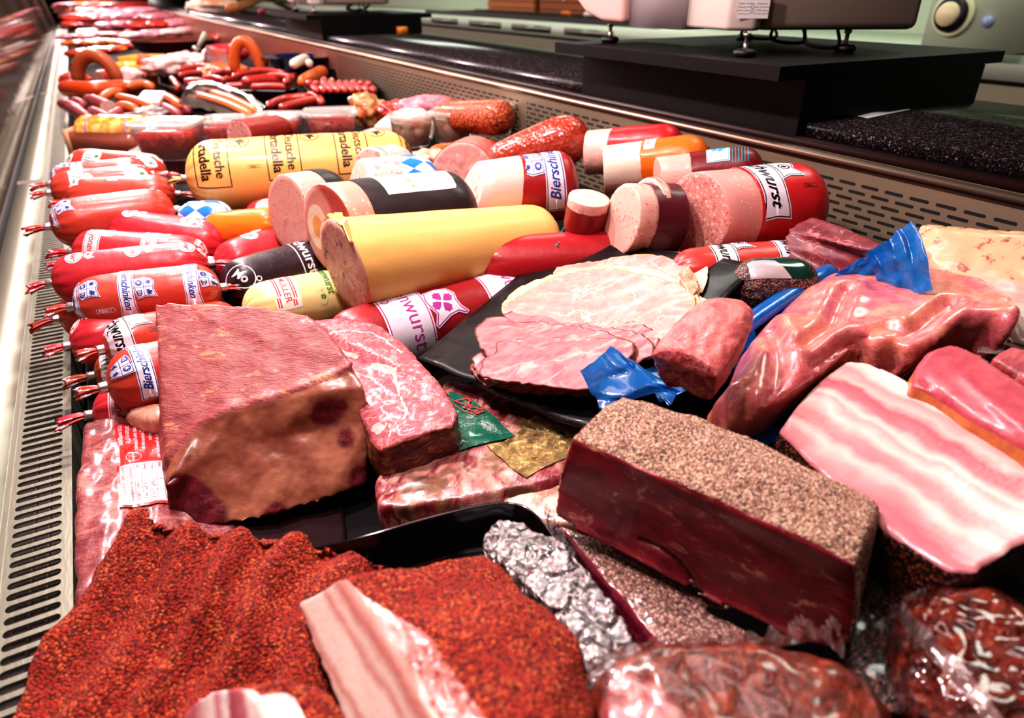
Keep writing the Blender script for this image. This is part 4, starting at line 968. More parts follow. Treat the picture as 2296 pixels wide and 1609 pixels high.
def ham_mat():
    n = N('ham_block')
    a = sh_fat(n, '#7e4030', '#b8785e', .36, .4, 22, .15)
    w = n.warp(.012, 60)
    red = sh_lean(n, '#4c1018', '#742430', '#a05c50', 60, .02, .3, rough=.35, coat=.4)
    cut = sh_lean(n, '#7e2f34', '#9c4a48', '#c88a72', 20, .02, .35, (1, 4, 1), .5, .12, .35, .4, (22, .5, .6))
    # dry orange tears over the cut
    tear = n.pbr(hx('#c98862'), .5)
    tm = n.ma('MULTIPLY', n.ma('MULTIPLY', n.ss(n.noise(34, 7, .72, .8, vec=n.mp(sc=(1, 2.6, 1))), .555, .60), n.ss(n.noise(11, 2), .46, .56)), .8)
    cut = n.mixsh(tm, cut, tear)
    f = n.ma('ADD', n.attr('redm'), n.ma('MULTIPLY', n.ma('SUBTRACT', n.noise(90, 3), .5), .5))
    skin = n.mixsh(n.ss(f, .25, .75), a, red)
    f2 = n.ma('ADD', n.attr('topm'), n.ma('MULTIPLY', n.ma('SUBTRACT', n.noise(120, 3), .5), .12))
    crease_shade = n.pbr(hx('#1c0608'), .6); return n.end(n.mixsh(n.ss(n.attr('crev'), .35, .8), n.mixsh(n.ss(f2, .42, .55), skin, cut), crease_shade))  # shade inside fold and crevices is painted in as a dark colour
def mk_ham():
    fr = None
    r0n = V()
    for i in range(len(r0)): r0n += (r0[i] - hamO).cross(r0[(i + 1) % len(r0)] - hamO)
    r0n.normalize(); r0n = r0n if r0n.z > 0 else -r0n
    x = (r0[3] - r0[0]); x = (x - r0n * x.dot(r0n)).normalized(); y = r0n.cross(x)
    M = Matrix((x, y, r0n)).transposed().to_4x4(); M.translation = hamO; Mi = M.inverted()
    fl = [Mi @ PL(x, y, _hp, 0) for x, y in fold]; gl = [p + V((0, -.004, -.007)) for p in fl]
    fpn = plane3(P(430, 1050, .392), P(720, 960, .38), P(740, 1120, .432))
    blobs = [(Mi @ PL(q[0], q[1], fpn), q[2]) for q in ((745, 912, .011), (775, 900, .011), (800, 888, .010), (720, 925, .009), (780, 985, .009), (430, 1120, .012), (410, 1155, .016), (395, 1100, .010), (822, 1075, .014), (470, 1160, .011), (620, 1150, .008))]
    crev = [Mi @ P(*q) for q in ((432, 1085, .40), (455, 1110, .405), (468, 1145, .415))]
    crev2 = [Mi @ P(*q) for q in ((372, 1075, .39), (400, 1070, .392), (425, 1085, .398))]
    def disp(c, n, k):
        d, t = pdist(c, fl); g, t2 = pdist(c, gl); v = .0045 * math.exp(-(d / .007) ** 2) * (1 if n.z > .2 else .6)
        v -= .010 * math.exp(-(g / .0045) ** 2)
        for cr in (crev, crev2): v -= .008 * math.exp(-(pdist(c, cr)[0] / .004) ** 2)
        return v + .0018 * noise.noise(c * 45) + .0005 * noise.noise(c * 160)
    def topm(c, n):
        d, t = pdist(c, gl); i = min(int(t), len(gl) - 2); q = gl[i].lerp(gl[i + 1], t - i); e = (gl[i + 1] - gl[i]).normalized()
        side = e.x * (c.y - q.y) - e.y * (c.x - q.x) if abs(c.z - q.z) < 1 else 0
        return sstep(-.0035, .0035, side) * sstep(-.2, .3, n.z)
    def redm(c, n): return min(1, sum(1.2 * math.exp(-((c - b).length / (r * 1.35)) ** 2) for b, r in blobs))
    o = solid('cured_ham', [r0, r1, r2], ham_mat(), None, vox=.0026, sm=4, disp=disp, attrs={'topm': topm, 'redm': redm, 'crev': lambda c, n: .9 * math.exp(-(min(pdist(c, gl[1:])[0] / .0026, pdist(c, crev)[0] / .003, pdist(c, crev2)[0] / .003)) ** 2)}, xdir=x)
    return tag(o, 'large cut block of cured ham with a dark red top and peach fat front', 'ham')
mk_ham()
# ---------------------------------------------------------------- neck ham slice beside it
q0 = R3((694, 716, .33), (770, 708, .328), (845, 724, .328), (905, 768, .332), (960, 830, .338), (1000, 875, .343), (1028, 925, .348), (1015, 955, .354), (960, 968, .358), (900, 988, .364), (850, 1008, .37), (828, 985, .37), (790, 890, .358), (740, 790, .345))
q1 = dn(q0[:4], .04) + R3((975, 870, .37), (1015, 920, .374), (1034, 975, .38), (1028, 1010, .388), (985, 1030, .392), (920, 1060, .398), (862, 1070, .40), (835, 1040, .40), (800, 930, .39), (745, 830, .385))
q2 = dn(q0[:4], .075) + R3((965, 920, .41), (1000, 970, .412), (1020, 1020, .412), (1005, 1055, .413), (960, 1090, .415), (905, 1112, .416), (865, 1098, .416), (845, 1070, .416), (800, 970, .415), (745, 860, .41))
def neck():
    nrm = plane3(q0[0], q0[5], q0[10])[1]; c0 = sum(q0, V()) / len(q0)
    lines = [([(733, 757), (773, 744), (827, 746), (863, 760), (900, 790)], .0013), ([(747, 781), (769, 791), (800, 800)], .003), ([(840, 820), (862, 826), (884, 832)], .005), ([(884, 832), (890, 860), (898, 890), (912, 925), (906, 938)], .0018),
             ([(836, 958), (846, 951), (856, 958), (847, 966), (836, 960)], .0035), ([(825, 935), (850, 935), (872, 952), (876, 970), (866, 985)], .0009), ([(760, 812), (800, 835), (840, 850), (870, 880)], .0012), ([(890, 835), (940, 850), (985, 885)], .0008),
             ([(780, 770), (820, 785), (850, 800)], .001), ([(830, 870), (850, 890), (868, 905)], .0012), ([(858, 922), (885, 945), (895, 965)], .0008)]
    def mat():
        n = N('neck_ham'); cut = None
        a = sh_lean(n, '#3a0d12', '#6e2a22', '#c08a5c', 50, .05, .6, (1, 1, 3), .4, .5, .5, .8, (35, .5, .62))
        yel = sh_fat(n, '#a86a35', '#dcb878', .4, .5)
        a = n.mixsh(n.ss(n.noise(30, 4, .6), .60, .68), a, yel)
        b = sh_lean(n, '#7c1c2e', '#a43a48', '#d89890', 62, .05, .6, (1, 1, 1), .55, .12, .4, .3, (38, .44, .6))
        f_ = sh_fat(n, '#c89890', '#d8b4aa', .5, .15)
        b = n.mixsh(n.ss(n.ma('ADD', n.attr('fat'), n.ma('MULTIPLY', n.ma('SUBTRACT', n.noise(260, 3), .5), .8)), .42, .6), b, f_)
        rim = sh_fat(n, '#c06a3c', '#8a3a2c', .45, .3, 80)
        m = n.attr('cap'); b = n.mixsh(n.ss(m, .95, .75), b, rim)
        return n.end(n.mixsh(n.ss(m, .35, .5), a, b))
    # fat lines are surveyed on the plane of the cut
    pl = (c0, nrm)
    loc = {}
    x = q0[1] - q0[0]; nn = nrm if nrm.z > 0 else -nrm
    acc = V()
    for i in range(len(q0)): acc += (q0[i] - c0).cross(q0[(i + 1) % len(q0)] - c0)
    acc.normalize(); acc = acc if acc.z > 0 else -acc
    x = (x - acc * x.dot(acc)).normalized(); M = Matrix((x, acc.cross(x), acc)).transposed().to_4x4(); M.translation = c0; Mi = M.inverted()
    L_ = [([Mi @ PL(a, b, (c0, acc)) for a, b in pts], w_) for pts, w_ in lines]
    for pts, w_ in L_:
        for p in pts: p.z = 0
    def fat(c, n):
        if n.z < .5: return 0
        c = V((c.x + .002 * noise.noise(c * 90), c.y + .002 * noise.noise(c * 90 + V((7, 0, 0))), 0)); return max(math.exp(-(pdist(c, p)[0] / max(.0019, w_ * .95)) ** 2) * min(1, .45 + w_ / .004) for p, w_ in L_)
    o = solid('neck_ham', [q0, q1, q2], mat(), None, vox=.0022, sm=3, disp=bumpy(.0016, 60, .0012, 150, .35), attrs={'fat': fat}, xdir=x, capsm=(.35, .8))
    return tag(o, 'marbled raw ham piece with a dark dried rind leaning beside the big ham', 'ham')
neck()
# ---------------------------------------------------------------- vacuum packed slab under them, with green and gold labels
top = R3((835, 1085, .405), (1000, 850, .388), (1180, 880, .38), (1330, 955, .375), (1290, 1060, .378), (1180, 1085, .382), (1060, 1110, .388), (930, 1130, .395), (850, 1135, .40))
plab = plane3(top[0], top[3], top[1])
def packmat(name, c1, c2, fat, **k): return one(name, lambda n: sh_lean(n, c1, c2, fat, coat=1.0, rough=.25, **k))
def packed_slab():
    n = N('packed_ham'); a = sh_lean(n, '#701c28', '#983842', '#cc9888', 16, .11, .85, (1, 2.2, 1), .3, .8, .3, .4, (14, .42, .6)); g = sh_fat(n, '#442616', '#8a5a40', .35, .6, 30)
    m = n.end(n.mixsh(n.ss(n.noise(18, 3), .52, .6), a, g))
    o = solid('packed_ham', [top, dn(top, .022, 0, -.008), dn(top, .045, 0, -.004)], m, None, vox=.003, sm=4, disp=bumpy(.003, 40, .001, 120))
    tag(o, 'vacuum packed marbled ham slab with a green label and gold foil label', 'packed ham')
    pl = (plab[0], plab[1] if plab[1].z > 0 else -plab[1])
    M = parent_world(o)
    foil_ = N('gold_foil'); foil_ = foil_.end(foil_.pbr(foil_.mix(foil_.noise(60, 4), hx('#7a5c2c'), hx('#d9c088')), .22, foil_.bump(foil_.noise(90, 5, .7, 1.5), .9, .004), metal=.9))
    gr = N('green_label'); gr = gr.end(gr.pbr(gr.mix(gr.noise(50, 2), hx('#0d4a3a'), hx('#1a6b54')), .2, gr.bump(gr.noise(40, 4, .6, 2), .6, .004), coat=.8))
    dr_ = draper(o)
    def lab(nm, pts, m, lift):
        bm = bmesh.new(); q = densify([PL(x, y, pl, lift) for x, y in pts], .008); c = sum(q, V()) / len(q)
        rows = [[bm.verts.new(dr_(c + (p - c) * k, lift * .35) + pl[1] * .0008 * noise.noise((c + (p - c) * k) * 60)) for p in q] for k in (1, .92, .84, .76, .68, .6, .5, .4, .3, .2, .1, .03)]
        grid_faces(bm, rows); bm.faces.new(rows[-1]); bmesh.ops.recalc_face_normals(bm, faces=bm.faces)
        return part(nm, bm, m, o, True, Matrix())
    lab('foil_label', [(1090, 1000), (1130, 990), (1200, 925), (1290, 965), (1300, 1010), (1250, 1035), (1180, 1076), (1150, 1060), (1125, 1030)], foil_, .0045)
    g = lab('paper_label', [(1005, 868), (1060, 890), (1110, 930), (1155, 972), (1100, 990), (1030, 1010), (1015, 950)], gr, .0065)
    ux = (PL(1095, 925, pl, .008) - PL(1020, 880, pl, .008)).normalized(); uy = pl[1].cross(ux)
    O = PL(1052, 902, pl, .0085); bm = bmesh.new()
    lay(bm, [TX('Decla', .020, 0, 1, bold=.005, shear=.5, narrow=.9), line2(-.012, -.010, .022, -.008, .0008, 0)], lambda a, b, l: dr_(O + ux * a + uy * b, .0035 + l), .004)
    part('red_script', bm, RDi, g, False, Matrix())
    O2 = PL(1032, 993, pl, .0085); bm = bmesh.new(); lay(bm, [TX('o', .010, 0, 1)], lambda a, b, l: dr_(O2 + ux * a + uy * b, .0035 + l), .004); part('white_letter', bm, WH, g, False, Matrix())
packed_slab()
# pork strip pack between tray and pepper beef
o = one_part('packed_bacon', 'vacuum packed pale bacon end between the gold label and the pepper beef', 'packed bacon', [R3((1120, 1090, .392), (1250, 1050, .385), (1330, 1080, .385), (1300, 1170, .39), (1220, 1175, .395), (1130, 1130, .395)), dn(R3((1120, 1090, .392), (1250, 1050, .385), (1330, 1080, .385), (1300, 1170, .39), (1220, 1175, .395), (1130, 1130, .395)), .03)], packmat('bacon_pack', '#a8685c', '#e0b8a4', '#f0ddd0', vsc=30, vw=.2, vamt=.7), 'x', vox=.003)
# ---------------------------------------------------------------- left vacuum pack with red label
lp = R3((188, 940, .405), (300, 928, .408), (420, 915, .415), (560, 1150, .445), (430, 1260, .435), (300, 1330, .42), (172, 1352, .415), (163, 1240, .415), (172, 1090, .41))
def left_pack():
    m = one('cured_pack_left', lambda n: sh_lean(n, '#6c1e2a', '#983f40', '#d09486', 22, .08, .5, (1, 2, 1), .4, .55, .3, .7, (16, .5, .6)))
    o = solid('packed_ham', [lp, dn(lp, .012, -.002, 0), dn(lp, .034)], m, None, vox=.003, sm=3, disp=lambda c, n, k: .0028 * noise.noise(c * 38) + .0016 * noise.noise(V((c.x * 120, c.y * 50, c.z * 60))))
    tag(o, 'flat vacuum packed raw ham with a red and white nutrition label at the grille', 'packed ham')
    pl = plane3(lp[0], lp[3], lp[6]); pl = (pl[0], pl[1] if pl[1].z > 0 else -pl[1])
    dr_ = draper(o)
    A, B, C, D_ = [PL(x, y, pl, .0) for x, y in ((258, 966), (400, 958), (416, 1140), (272, 1150))]
    ux = (B - A).normalized(); uy = pl[1].cross(ux); W_ = (B - A).length; H_ = (A - D_).length
    def at2(a, b, l):
        u, v = a / W_, b / H_
        return dr_(A.lerp(B, u).lerp(D_.lerp(C, u), v), l * 2.5 + .001)
    RL = flat('label_red', '#c32a28', .3, coat=.8); bm = bmesh.new(); it = [PG(rect(0, 0, W_, H_), 0, 1), PG(rect(.003, H_ * .55, W_, H_ - .003), 1, 2)]
    tx = ['b-22761 Hamburg,BZ/42618', 'EDEKA ZENTRALE AG & Co. KG.', 'Hergestellt: siehe Rückenetikett', 'bei max. +7°C mindestens haltbar bis:', 'siehe Rückenetikett', 'Geschmack durch die Verwendung von', 'und die Tiere haben von mindestens 12 Monaten', 'Kontrolliert von Consorcio del Jamón Serrano']
    pt = W_ / 8.7
    def col(s_, x, y0, y1, sz, m, ly):
        t_ = TX(s_, sz, m, ly, bold=.012); ww = max(v[0] for v in t_[0]); k = min(.8, (y1 - y0) / (2 * ww)); t_ = ([(a * k, b) for a, b in t_[0]], t_[1], m, ly)
        it.append(move2(t_, x, y0 + ww * k, PI / 2))
    for k, s_ in enumerate(tx): col(s_, .006 + k * pt, .003, H_ * (.28 if k < 2 else .5 if k > 4 else .38), pt * .78, 1, 2)
    it += [move2(i, .006 + pt * 1.6, H_ * .46) for i in ringmark(.0075, .0005, 1, 0, 0, 2, 24)]
    for k, s_ in enumerate(('CE', '10.019861/GE', 'ES')): col(s_, .006 + pt * (1.05 + k * .5), H_ * .40, H_ * .52, pt * .5, 1, 2)
    rows = [('Energie 8400 kJ/2000 kcal', '', ''), ('*Referenzmenge für einen durchschnittlichen', '', ''), ('Salz', '4,9 g', '80 %'), ('Eiweiß', '31,9 g', '64 %'), ('Zucker', '0,9 g', '<1 %'), ('davon', '', ''), ('Kohlenhydrate', '<1 g', '<1 %'), ('gesättigte Fettsäuren', '4,0 g', '20 %')]
    for k, (a_, b_, c_) in enumerate(rows):
        if a_: col(a_, .006 + k * pt, H_ * .57, H_ * (.95 if k < 2 else .72), pt * .72, 2, 4)
        if b_: col(b_, .006 + k * pt, H_ * .78, H_ * .85, pt * .72, 2, 4)
        if c_: col(c_, .006 + k * pt, H_ * .89, H_ * .95, pt * .72, 2, 4)
        it.append(PG(rect(.006 + (k + .5) * pt, H_ * .56, .0065 + (k + .5) * pt, H_ - .004), 2, 3))
    it.append(PG(rect(.003, H_ * .76, W_, H_ * .76 + .0004), 2, 3)); it.append(PG(rect(.003, H_ * .87, W_, H_ * .87 + .0004), 2, 3))
    lay(bm, it, at2, .004); part('nutrition_label', bm, [RL, WH, flat('label_print', '#8a4a50', .4)], o, False, Matrix())
left_pack()
o = one_part('packed_ham', 'pale fatty packed ham end peeking out between label pack and lower chubs', 'packed ham', pillow(R3((272, 938, .402), (320, 918, .395), (380, 915, .395), (385, 950, .40), (330, 962, .402)), .025), packmat('fatpack', '#c07a68', '#e6b49a', '#f4dcc8', vsc=40, vamt=.6), 'x', vox=.003, disp=bumpy(.002, 60))
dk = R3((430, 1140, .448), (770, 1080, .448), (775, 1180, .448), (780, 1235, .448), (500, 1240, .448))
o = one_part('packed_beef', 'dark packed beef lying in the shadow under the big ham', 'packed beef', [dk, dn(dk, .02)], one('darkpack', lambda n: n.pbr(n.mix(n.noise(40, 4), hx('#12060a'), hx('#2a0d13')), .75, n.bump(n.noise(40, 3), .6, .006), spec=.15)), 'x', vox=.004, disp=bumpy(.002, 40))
# ---------------------------------------------------------------- black tray
def tray():
    rim = smooth_path(R3((560, 1310, .415), (640, 1252, .40), (790, 1214, .387), (950, 1168, .382), (1070, 1138, .380), (1150, 1132, .380), (1205, 1160, .380), (1262, 1238, .380), (1350, 1370, .380), (1470, 1560, .380), (1480, 1800, .38), (900, 1900, .38)), 6)
    c = sum(rim, V()) / len(rim)
    t = thing('serving_tray', 'black glossy tray holding the paprika meat and foil parcel', 'tray', None, Matrix.Translation(c - V((0, 0, .05))))
    mt = flat('tray_black', '#120d12', .18, coat=.6)
    bm = bmesh.new(); rows = []
    for k, dz in ((1.012, -.004), (1.01, .001), (1.0, .003), (.985, .001), (.955, -.018), (.92, -.034), (.88, -.040), (.5, -.041), (.05, -.041)):
        rows.append([bm.verts.new(c + (p - c) * k + V((0, 0, dz))) for p in rim])
    grid_faces(bm, rows, close=True); bmesh.ops.recalc_face_normals(bm, faces=bm.faces); part('pan', bm, mt, t, True, Matrix())
tray()
# ---------------------------------------------------------------- foil parcel
fo = R3((1088, 1188, .365), (1120, 1168, .362), (1185, 1173, .360), (1240, 1210, .356), (1300, 1270, .352), (1365, 1345, .35), (1425, 1425, .348), (1468, 1478, .348), (1520, 1560, .348), (1400, 1600, .35), (1340, 1500, .352), (1262, 1398, .354), (1180, 1310, .358), (1110, 1235, .362))
def foil():
    n = N('foil'); w = n.warp(.02, 40); v = n.vor(50, 'DISTANCE_TO_EDGE', vec=w); v2 = n.vor(170, vec=w)
    h = n.ma('ADD', n.ma('MULTIPLY', v2.outputs['Distance'], .5), n.ma('ADD', n.ma('MULTIPLY', n.ss(v.outputs['Distance'], 0, .2), .9), n.noise(90, 5, .65, 1)))
    col = n.mix(n.ss(v2.outputs['Distance'], .3, .7), hx('#c4bebf'), hx('#fbf9f9')); sp = n.vor(260); m = n.ma('MULTIPLY', n.ma('GREATER_THAN', n.sep(sp.outputs['Color'], 0), .93), n.ss(sp.outputs['Distance'], .35, .25))
    col = n.mix(m, col, hx('#b8321c')); a = n.pbr(col, .22, n.bump(h, 1.0, .011), metal=n.ma('MULTIPLY', n.ma('SUBTRACT', 1, m), .55), coat=.6, coatr=.1)
    o = solid('foil_parcel', [fo, dn(fo, .02), dn(fo, .04)], n.end(a), None, vox=.0022, sm=3, disp=lambda c, n_, k: .006 * noise.noise(c * 28) + .006 * (abs(noise.noise(c * 60)) - .2) + .003 * (abs(noise.noise(c * 150)) - .2))
    tag(o, 'long parcel wrapped in crumpled aluminium foil dusted with red spice', 'parcel')
foil()
# ---------------------------------------------------------------- paprika crusted slabs
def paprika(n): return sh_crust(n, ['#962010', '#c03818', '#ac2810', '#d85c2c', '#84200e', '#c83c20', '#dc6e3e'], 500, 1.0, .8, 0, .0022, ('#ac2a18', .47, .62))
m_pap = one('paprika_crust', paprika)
s0 = R3((300, 1146, .362), (375, 1166, .358), (450, 1186, .357), (560, 1196, .357), (640, 1203, .357), (735, 1222, .358), (815, 1247, .360), (868, 1262, .364), (892, 1300, .37), (900, 1500, .365), (920, 1800, .37), (500, 1900, .38), (0, 1800, .40), (18, 1640, .402), (90, 1490, .398), (165, 1350, .392), (232, 1225, .378))
dirr = (P(395, 1609, .37) - P(640, 1230, .357)).normalized(); prp = dirr.cross(V((0, 0, 1))).normalized()
def slab_disp(c, n, k):
    w_ = c.x * 1.0 + .004 * noise.noise(c * 18); rid = math.sin((w_ + .02 * noise.noise(c * 9)) * 2 * PI / .047)
    d = noise.voronoi(c * 330)[0][0]
    return (.0062 * rid * (n.z > 0) + .004 * noise.noise(c * 25) + .0015 * noise.noise(c * 90) + .0016 * max(0, .7 - d))
o = one_part('paprika_belly', 'large ribbed pork belly slab crusted in red paprika at the lower left', 'pork belly', [s0, dn(s0, .018, -.004, 0), dn(s0, .05)], m_pap, 'x', vox=.0021, sm=3, disp=slab_disp, xdir=prp)
# bacon with cut face
bk = [[(770, 1297, .308), (880, 1462, .298), (1020, 1680, .285), (1080, 1800, .28), (860, 1830, .335), (775, 1640, .338), (715, 1480, .342), (665, 1352, .345)],
      [(850, 1288, .308), (990, 1430, .292), (1130, 1640, .28), (1200, 1780, .28), (1100, 1830, .35), (980, 1650, .36), (900, 1480, .365), (850, 1360, .365)],
      [(985, 1262, .320), (1120, 1380, .300), (1230, 1560, .290), (1290, 1760, .29), (1260, 1800, .36), (1150, 1640, .37), (1060, 1470, .375), (985, 1340, .375)],
      [(1085, 1245, .345), (1180, 1325, .335), (1290, 1440, .325), (1330, 1560, .325), (1340, 1640, .36), (1260, 1540, .38), (1160, 1420, .385), (1080, 1300, .385)]]
def bacon_layers(n, stops, wd, ang=0, sc=(1, 1, 1), org=0.0, wrp=.012, coat=.3, rough=.36):
    w_ = n.warp(wrp, 22); w_ = n.warp(.003, 140, vec=w_); y = n.sep(n.mp(w_, rot=(0, 0, ang), sc=sc), 1)
    f = n.ma('ADD', n.ma('DIVIDE', y, wd), .5 + org)
    col = n.ramp(f, [(p, hx(c)) for p, c in stops])
    col = n.mix(n.ma('MULTIPLY', n.ss(n.noise(120, 4, vec=n.mp(sc=(.3, 1, 1))), .5, .75), .25), col, hx('#e8a8a0'))
    return n.pbr(col, rough, n.bump(n.noise(250, 4), .25, .0015), coat=coat, coatr=.15)
RB = [R3(*r) for r in bk]
def bx_dir(): return (RB[0][2] - RB[0][0]).normalized()
st = [(0, '#d4aca0'), (.18, '#dcc0b4'), (.26, '#c08478'), (.33, '#dcc4b8'), (.55, '#e0cabe'), (.62, '#c88a80'), (.70, '#dcc0b4'), (.80, '#c07870'), (.9, '#cc948a'), (1, '#b0544c')]
m_pb = two('paprika_bacon', paprika, lambda n: bacon_layers(n, st, .062, 0), lo=.5, hi=.6)
o = one_part('paprika_bacon', 'paprika crusted bacon joint with a striped white cut face, lower centre', 'bacon', RB, m_pb, 'x', vox=.0019, sm=2, disp=grains(.004, 30, .0018, 330, .05), xdir=bx_dir(), capsm=(.55, .85))
b2 = [[(452, 1552, .325), (522, 1536, .315), (560, 1580, .315), (600, 1680, .31), (560, 1800, .33), (470, 1780, .35), (412, 1620, .345)],
      [(560, 1550, .32), (640, 1515, .305), (700, 1560, .31), (720, 1680, .31), (700, 1800, .34), (600, 1790, .36), (540, 1640, .355)],
      [(640, 1510, .325), (735, 1500, .325), (790, 1580, .325), (830, 1680, .33), (830, 1800, .35), (720, 1800, .37), (620, 1640, .365)]]
m_pb2 = two('paprika_bacon_small', paprika, lambda n: bacon_layers(n, [(0, '#b8606a'), (.3, '#f0d8d0'), (.42, '#c87880'), (.55, '#f2dcd6'), (.62, '#a84a5a'), (.8, '#c06a74'), (.9, '#f0d4cc')], .05, .4), lo=.5, hi=.6)
_b2 = plane3(P(420, 1590, .345), P(530, 1538, .318), P(600, 1700, .32)); _f2 = [PL(x, y, _b2) for x, y in ((418, 1592), (450, 1562), (482, 1545), (540, 1540), (572, 1570), (610, 1650), (640, 1760), (480, 1780), (400, 1640))]
_v2 = P(760, 1580, .325) - P(572, 1570, .318)
RB2 = [_f2, [p + _v2 * .5 + V((0, 0, .006)) for p in _f2], [p + _v2 * 1.0 - V((0, 0, .004)) for p in _f2]]
o = one_part('paprika_bacon', 'small paprika crusted bacon piece with pink striped face at the bottom edge', 'bacon', RB2, m_pb2, 'x', vox=.0019, sm=2, disp=grains(.004, 35, .0018, 330, .05), xdir=RB2[0][6] - RB2[0][3])
# ---------------------------------------------------------------- pepper crusted beef
def pepper(n): return sh_crust(n, ['#dca88e', '#c8927a', '#ecc4a8', '#5c3a32', '#f0ceb6', '#c08a72', '#33201e', '#e4b89e'], 640, 1.0, .7, 0, .002, ('#8a5a48', .66, .74))
pf = [(1282, 984, .280), (1355, 992, .279), (1430, 1010, .278), (1520, 1045, .278), (1600, 1082, .278), (1680, 1125, .278), (1760, 1170, .279), (1840, 1220, .280), (1917, 1268, .282), (1920, 1330, .305), (1905, 1420, .335), (1890, 1462, .350), (1790, 1440, .355), (1700, 1415, .355), (1620, 1385, .355), (1560, 1340, .355), (1480, 1292, .355), (1400, 1245, .355), (1320, 1208, .355), (1246, 1155, .352), (1250, 1095, .330), (1262, 1040, .305)]
r0 = R3(*pf)
topb = R3((1398, 876, .283), (1450, 885, .280), (1510, 905, .278), (1580, 925, .278), (1650, 955, .278), (1720, 985, .278), (1800, 1025, .278), (1890, 1065, .280), (1975, 1108, .286))
bv = [topb[i] - r0[i] for i in range(9)]; bl_ = [bv[8]] * 3 + [bv[8 - int(i)] for i in range(8)] + [bv[0]] * 2
full = [p + v for p, v in zip(r0, bv + bl_)]
mid = [p.lerp(q, .5) + V((0, 0, .004 if i < 9 else 0)) for i, (p, q) in enumerate(zip(r0, full))]
full = [p - V((0, 0, .006 if i < 9 else 0)) for i, p in enumerate(full)]
def beef_face(n):
    return sh_lean(n, '#6a1420', '#902634', '#d89888', 55, .028, .85, (.45, 1, 1), .33, .35, .12, .25, (40, .56, .66))
m_pbf = two('pepper_beef', pepper, beef_face, lo=.5, hi=.62, wob=.2)
crl = None
def beef():
    c0 = sum(r0, V()) / len(r0); x = (r0[8] - r0[0])
    acc = V()
    for i in range(len(r0)): acc += (r0[i] - c0).cross(r0[(i + 1) % len(r0)] - c0)
    acc.normalize(); acc = -acc if acc.dot(sum(full, V()) / len(full) - c0) > 0 else acc
    x = (x - acc * x.dot(acc)).normalized(); M = Matrix((x, acc.cross(x), acc)).transposed().to_4x4(); M.translation = c0; Mi = M.inverted()
    cr = [Mi @ PL(a, b, (c0, acc)) for a, b in ((1425, 1215), (1470, 1235), (1510, 1265), (1540, 1305), (1552, 1330))]
    g = grains(.003, 35, .0017, 370, .04)
    def disp(c, n, k):
        d, t = pdist(V((c.x, c.y, 0)), [V((p.x, p.y, 0)) for p in cr]); return g(c, n, k) - k * (.005 * math.exp(-(d / .0018) ** 2)) + k * .0012 * noise.noise(c * 22)
    o = solid('pepper_beef', [r0, mid, full], m_pbf, None, vox=.0019, sm=2, disp=disp, xdir=x, capsm=(.5, .8))
    tag(o, 'big block of cured beef with dark red cut face and peppercorn crust on top', 'beef')
beef()
# second peppered piece in a pouch underneath
m_pb3 = two('pepper_beef_packed', lambda n: sh_crust(n, ['#b98a7a', '#94645a', '#caa090', '#4a3030', '#d8b4a8', '#7a5048'], 480, .8, .35, .9, .002), lambda n: sh_lean(n, '#5c1226', '#7c2038', '#b05a64', 40, .03, .4, coat=1.0, rough=.15), lo=.45, hi=.55)
u0 = R3((1248, 1176, .372), (1300, 1205, .370), (1360, 1240, .368), (1420, 1320, .366), (1470, 1390, .365), (1525, 1470, .365), (1560, 1540, .366), (1500, 1560, .395), (1440, 1450, .397), (1360, 1340, .40), (1250, 1210, .40))
vv = (P(1900, 1475, .365) - P(1530, 1465, .365)); vt = P(1640, 1350, .365) - P(1360, 1240, .368)
o = one_part('pepper_beef', 'smaller peppered beef in clear film lying under the big pepper crusted block', 'beef', [u0, [p + vt * .9 for p in u0]], m_pb3, 'x', vox=.0024, sm=2, disp=grains(.002, 40, .0012, 330, .1), capsm=(.3, .7))
bm = bmesh.new(); ribbon(bm, R3((1222, 1160, .372), (1232, 1185, .374), (1260, 1225, .380), (1300, 1290, .39)), .012, V((.2, .2, .9)), .002, .9); part('film_edge', bm, m_film, o, True, Matrix())
# ---------------------------------------------------------------- bacon block on the right
g0 = R3((1748, 965, .312), (1790, 905, .303), (1840, 850, .292), (1900, 808, .284), (1950, 812, .281), (2030, 848, .278), (2110, 895, .275), (2200, 948, .272), (2296, 1004, .270), (2400, 1072, .270), (2430, 1110, .272), (2380, 1180, .278), (2296, 1215, .285), (2225, 1262, .290), (2190, 1284, .292), (2130, 1280, .295), (2060, 1235, .298), (1975, 1180, .302), (1900, 1110, .306), (1820, 1040, .310))
def bacon_cap(n):
    return bacon_layers(n, [(0, '#b86870'), (.10, '#c47a82'), (.18, '#b8646e'), (.26, '#c4888a'), (.31, '#d8b8b0'), (.36, '#c07a80'), (.41, '#c88a8a'), (.46, '#dcc0b8'), (.52, '#cc9a98'), (.55, '#dcc0b8'), (.60, '#bc7078'), (.67, '#ac5a64'), (.71, '#d0a8a2'), (.76, '#c48a8a'), (.80, '#dcc2ba'), (.90, '#e0ccc2'), (1, '#c8a08c')], .165, 0, (1, 1, 1), .0, .03, .35, .3)
m_bac = two('bacon_block', lambda n: sh_crust(n, ['#3a1c16', '#7a3a26', '#2a1412', '#9a5434', '#54281c', '#1c0e0e'], 420, .8, .4, .6, .0016), bacon_cap, lo=.35, hi=.5)
xd = (g0[8] - g0[3])
o = one_part('bacon_block', 'large streaky bacon block with pink and white striped face and peppered dark rind', 'bacon', [g0, dn(g0, .03, .002, .004), dn(g0, .07, .0, .01)], m_bac, 'x', vox=.0023, sm=3, disp=grains(.0025, 35, .001, 300, .15), xdir=xd, capsm=(.4, .75))
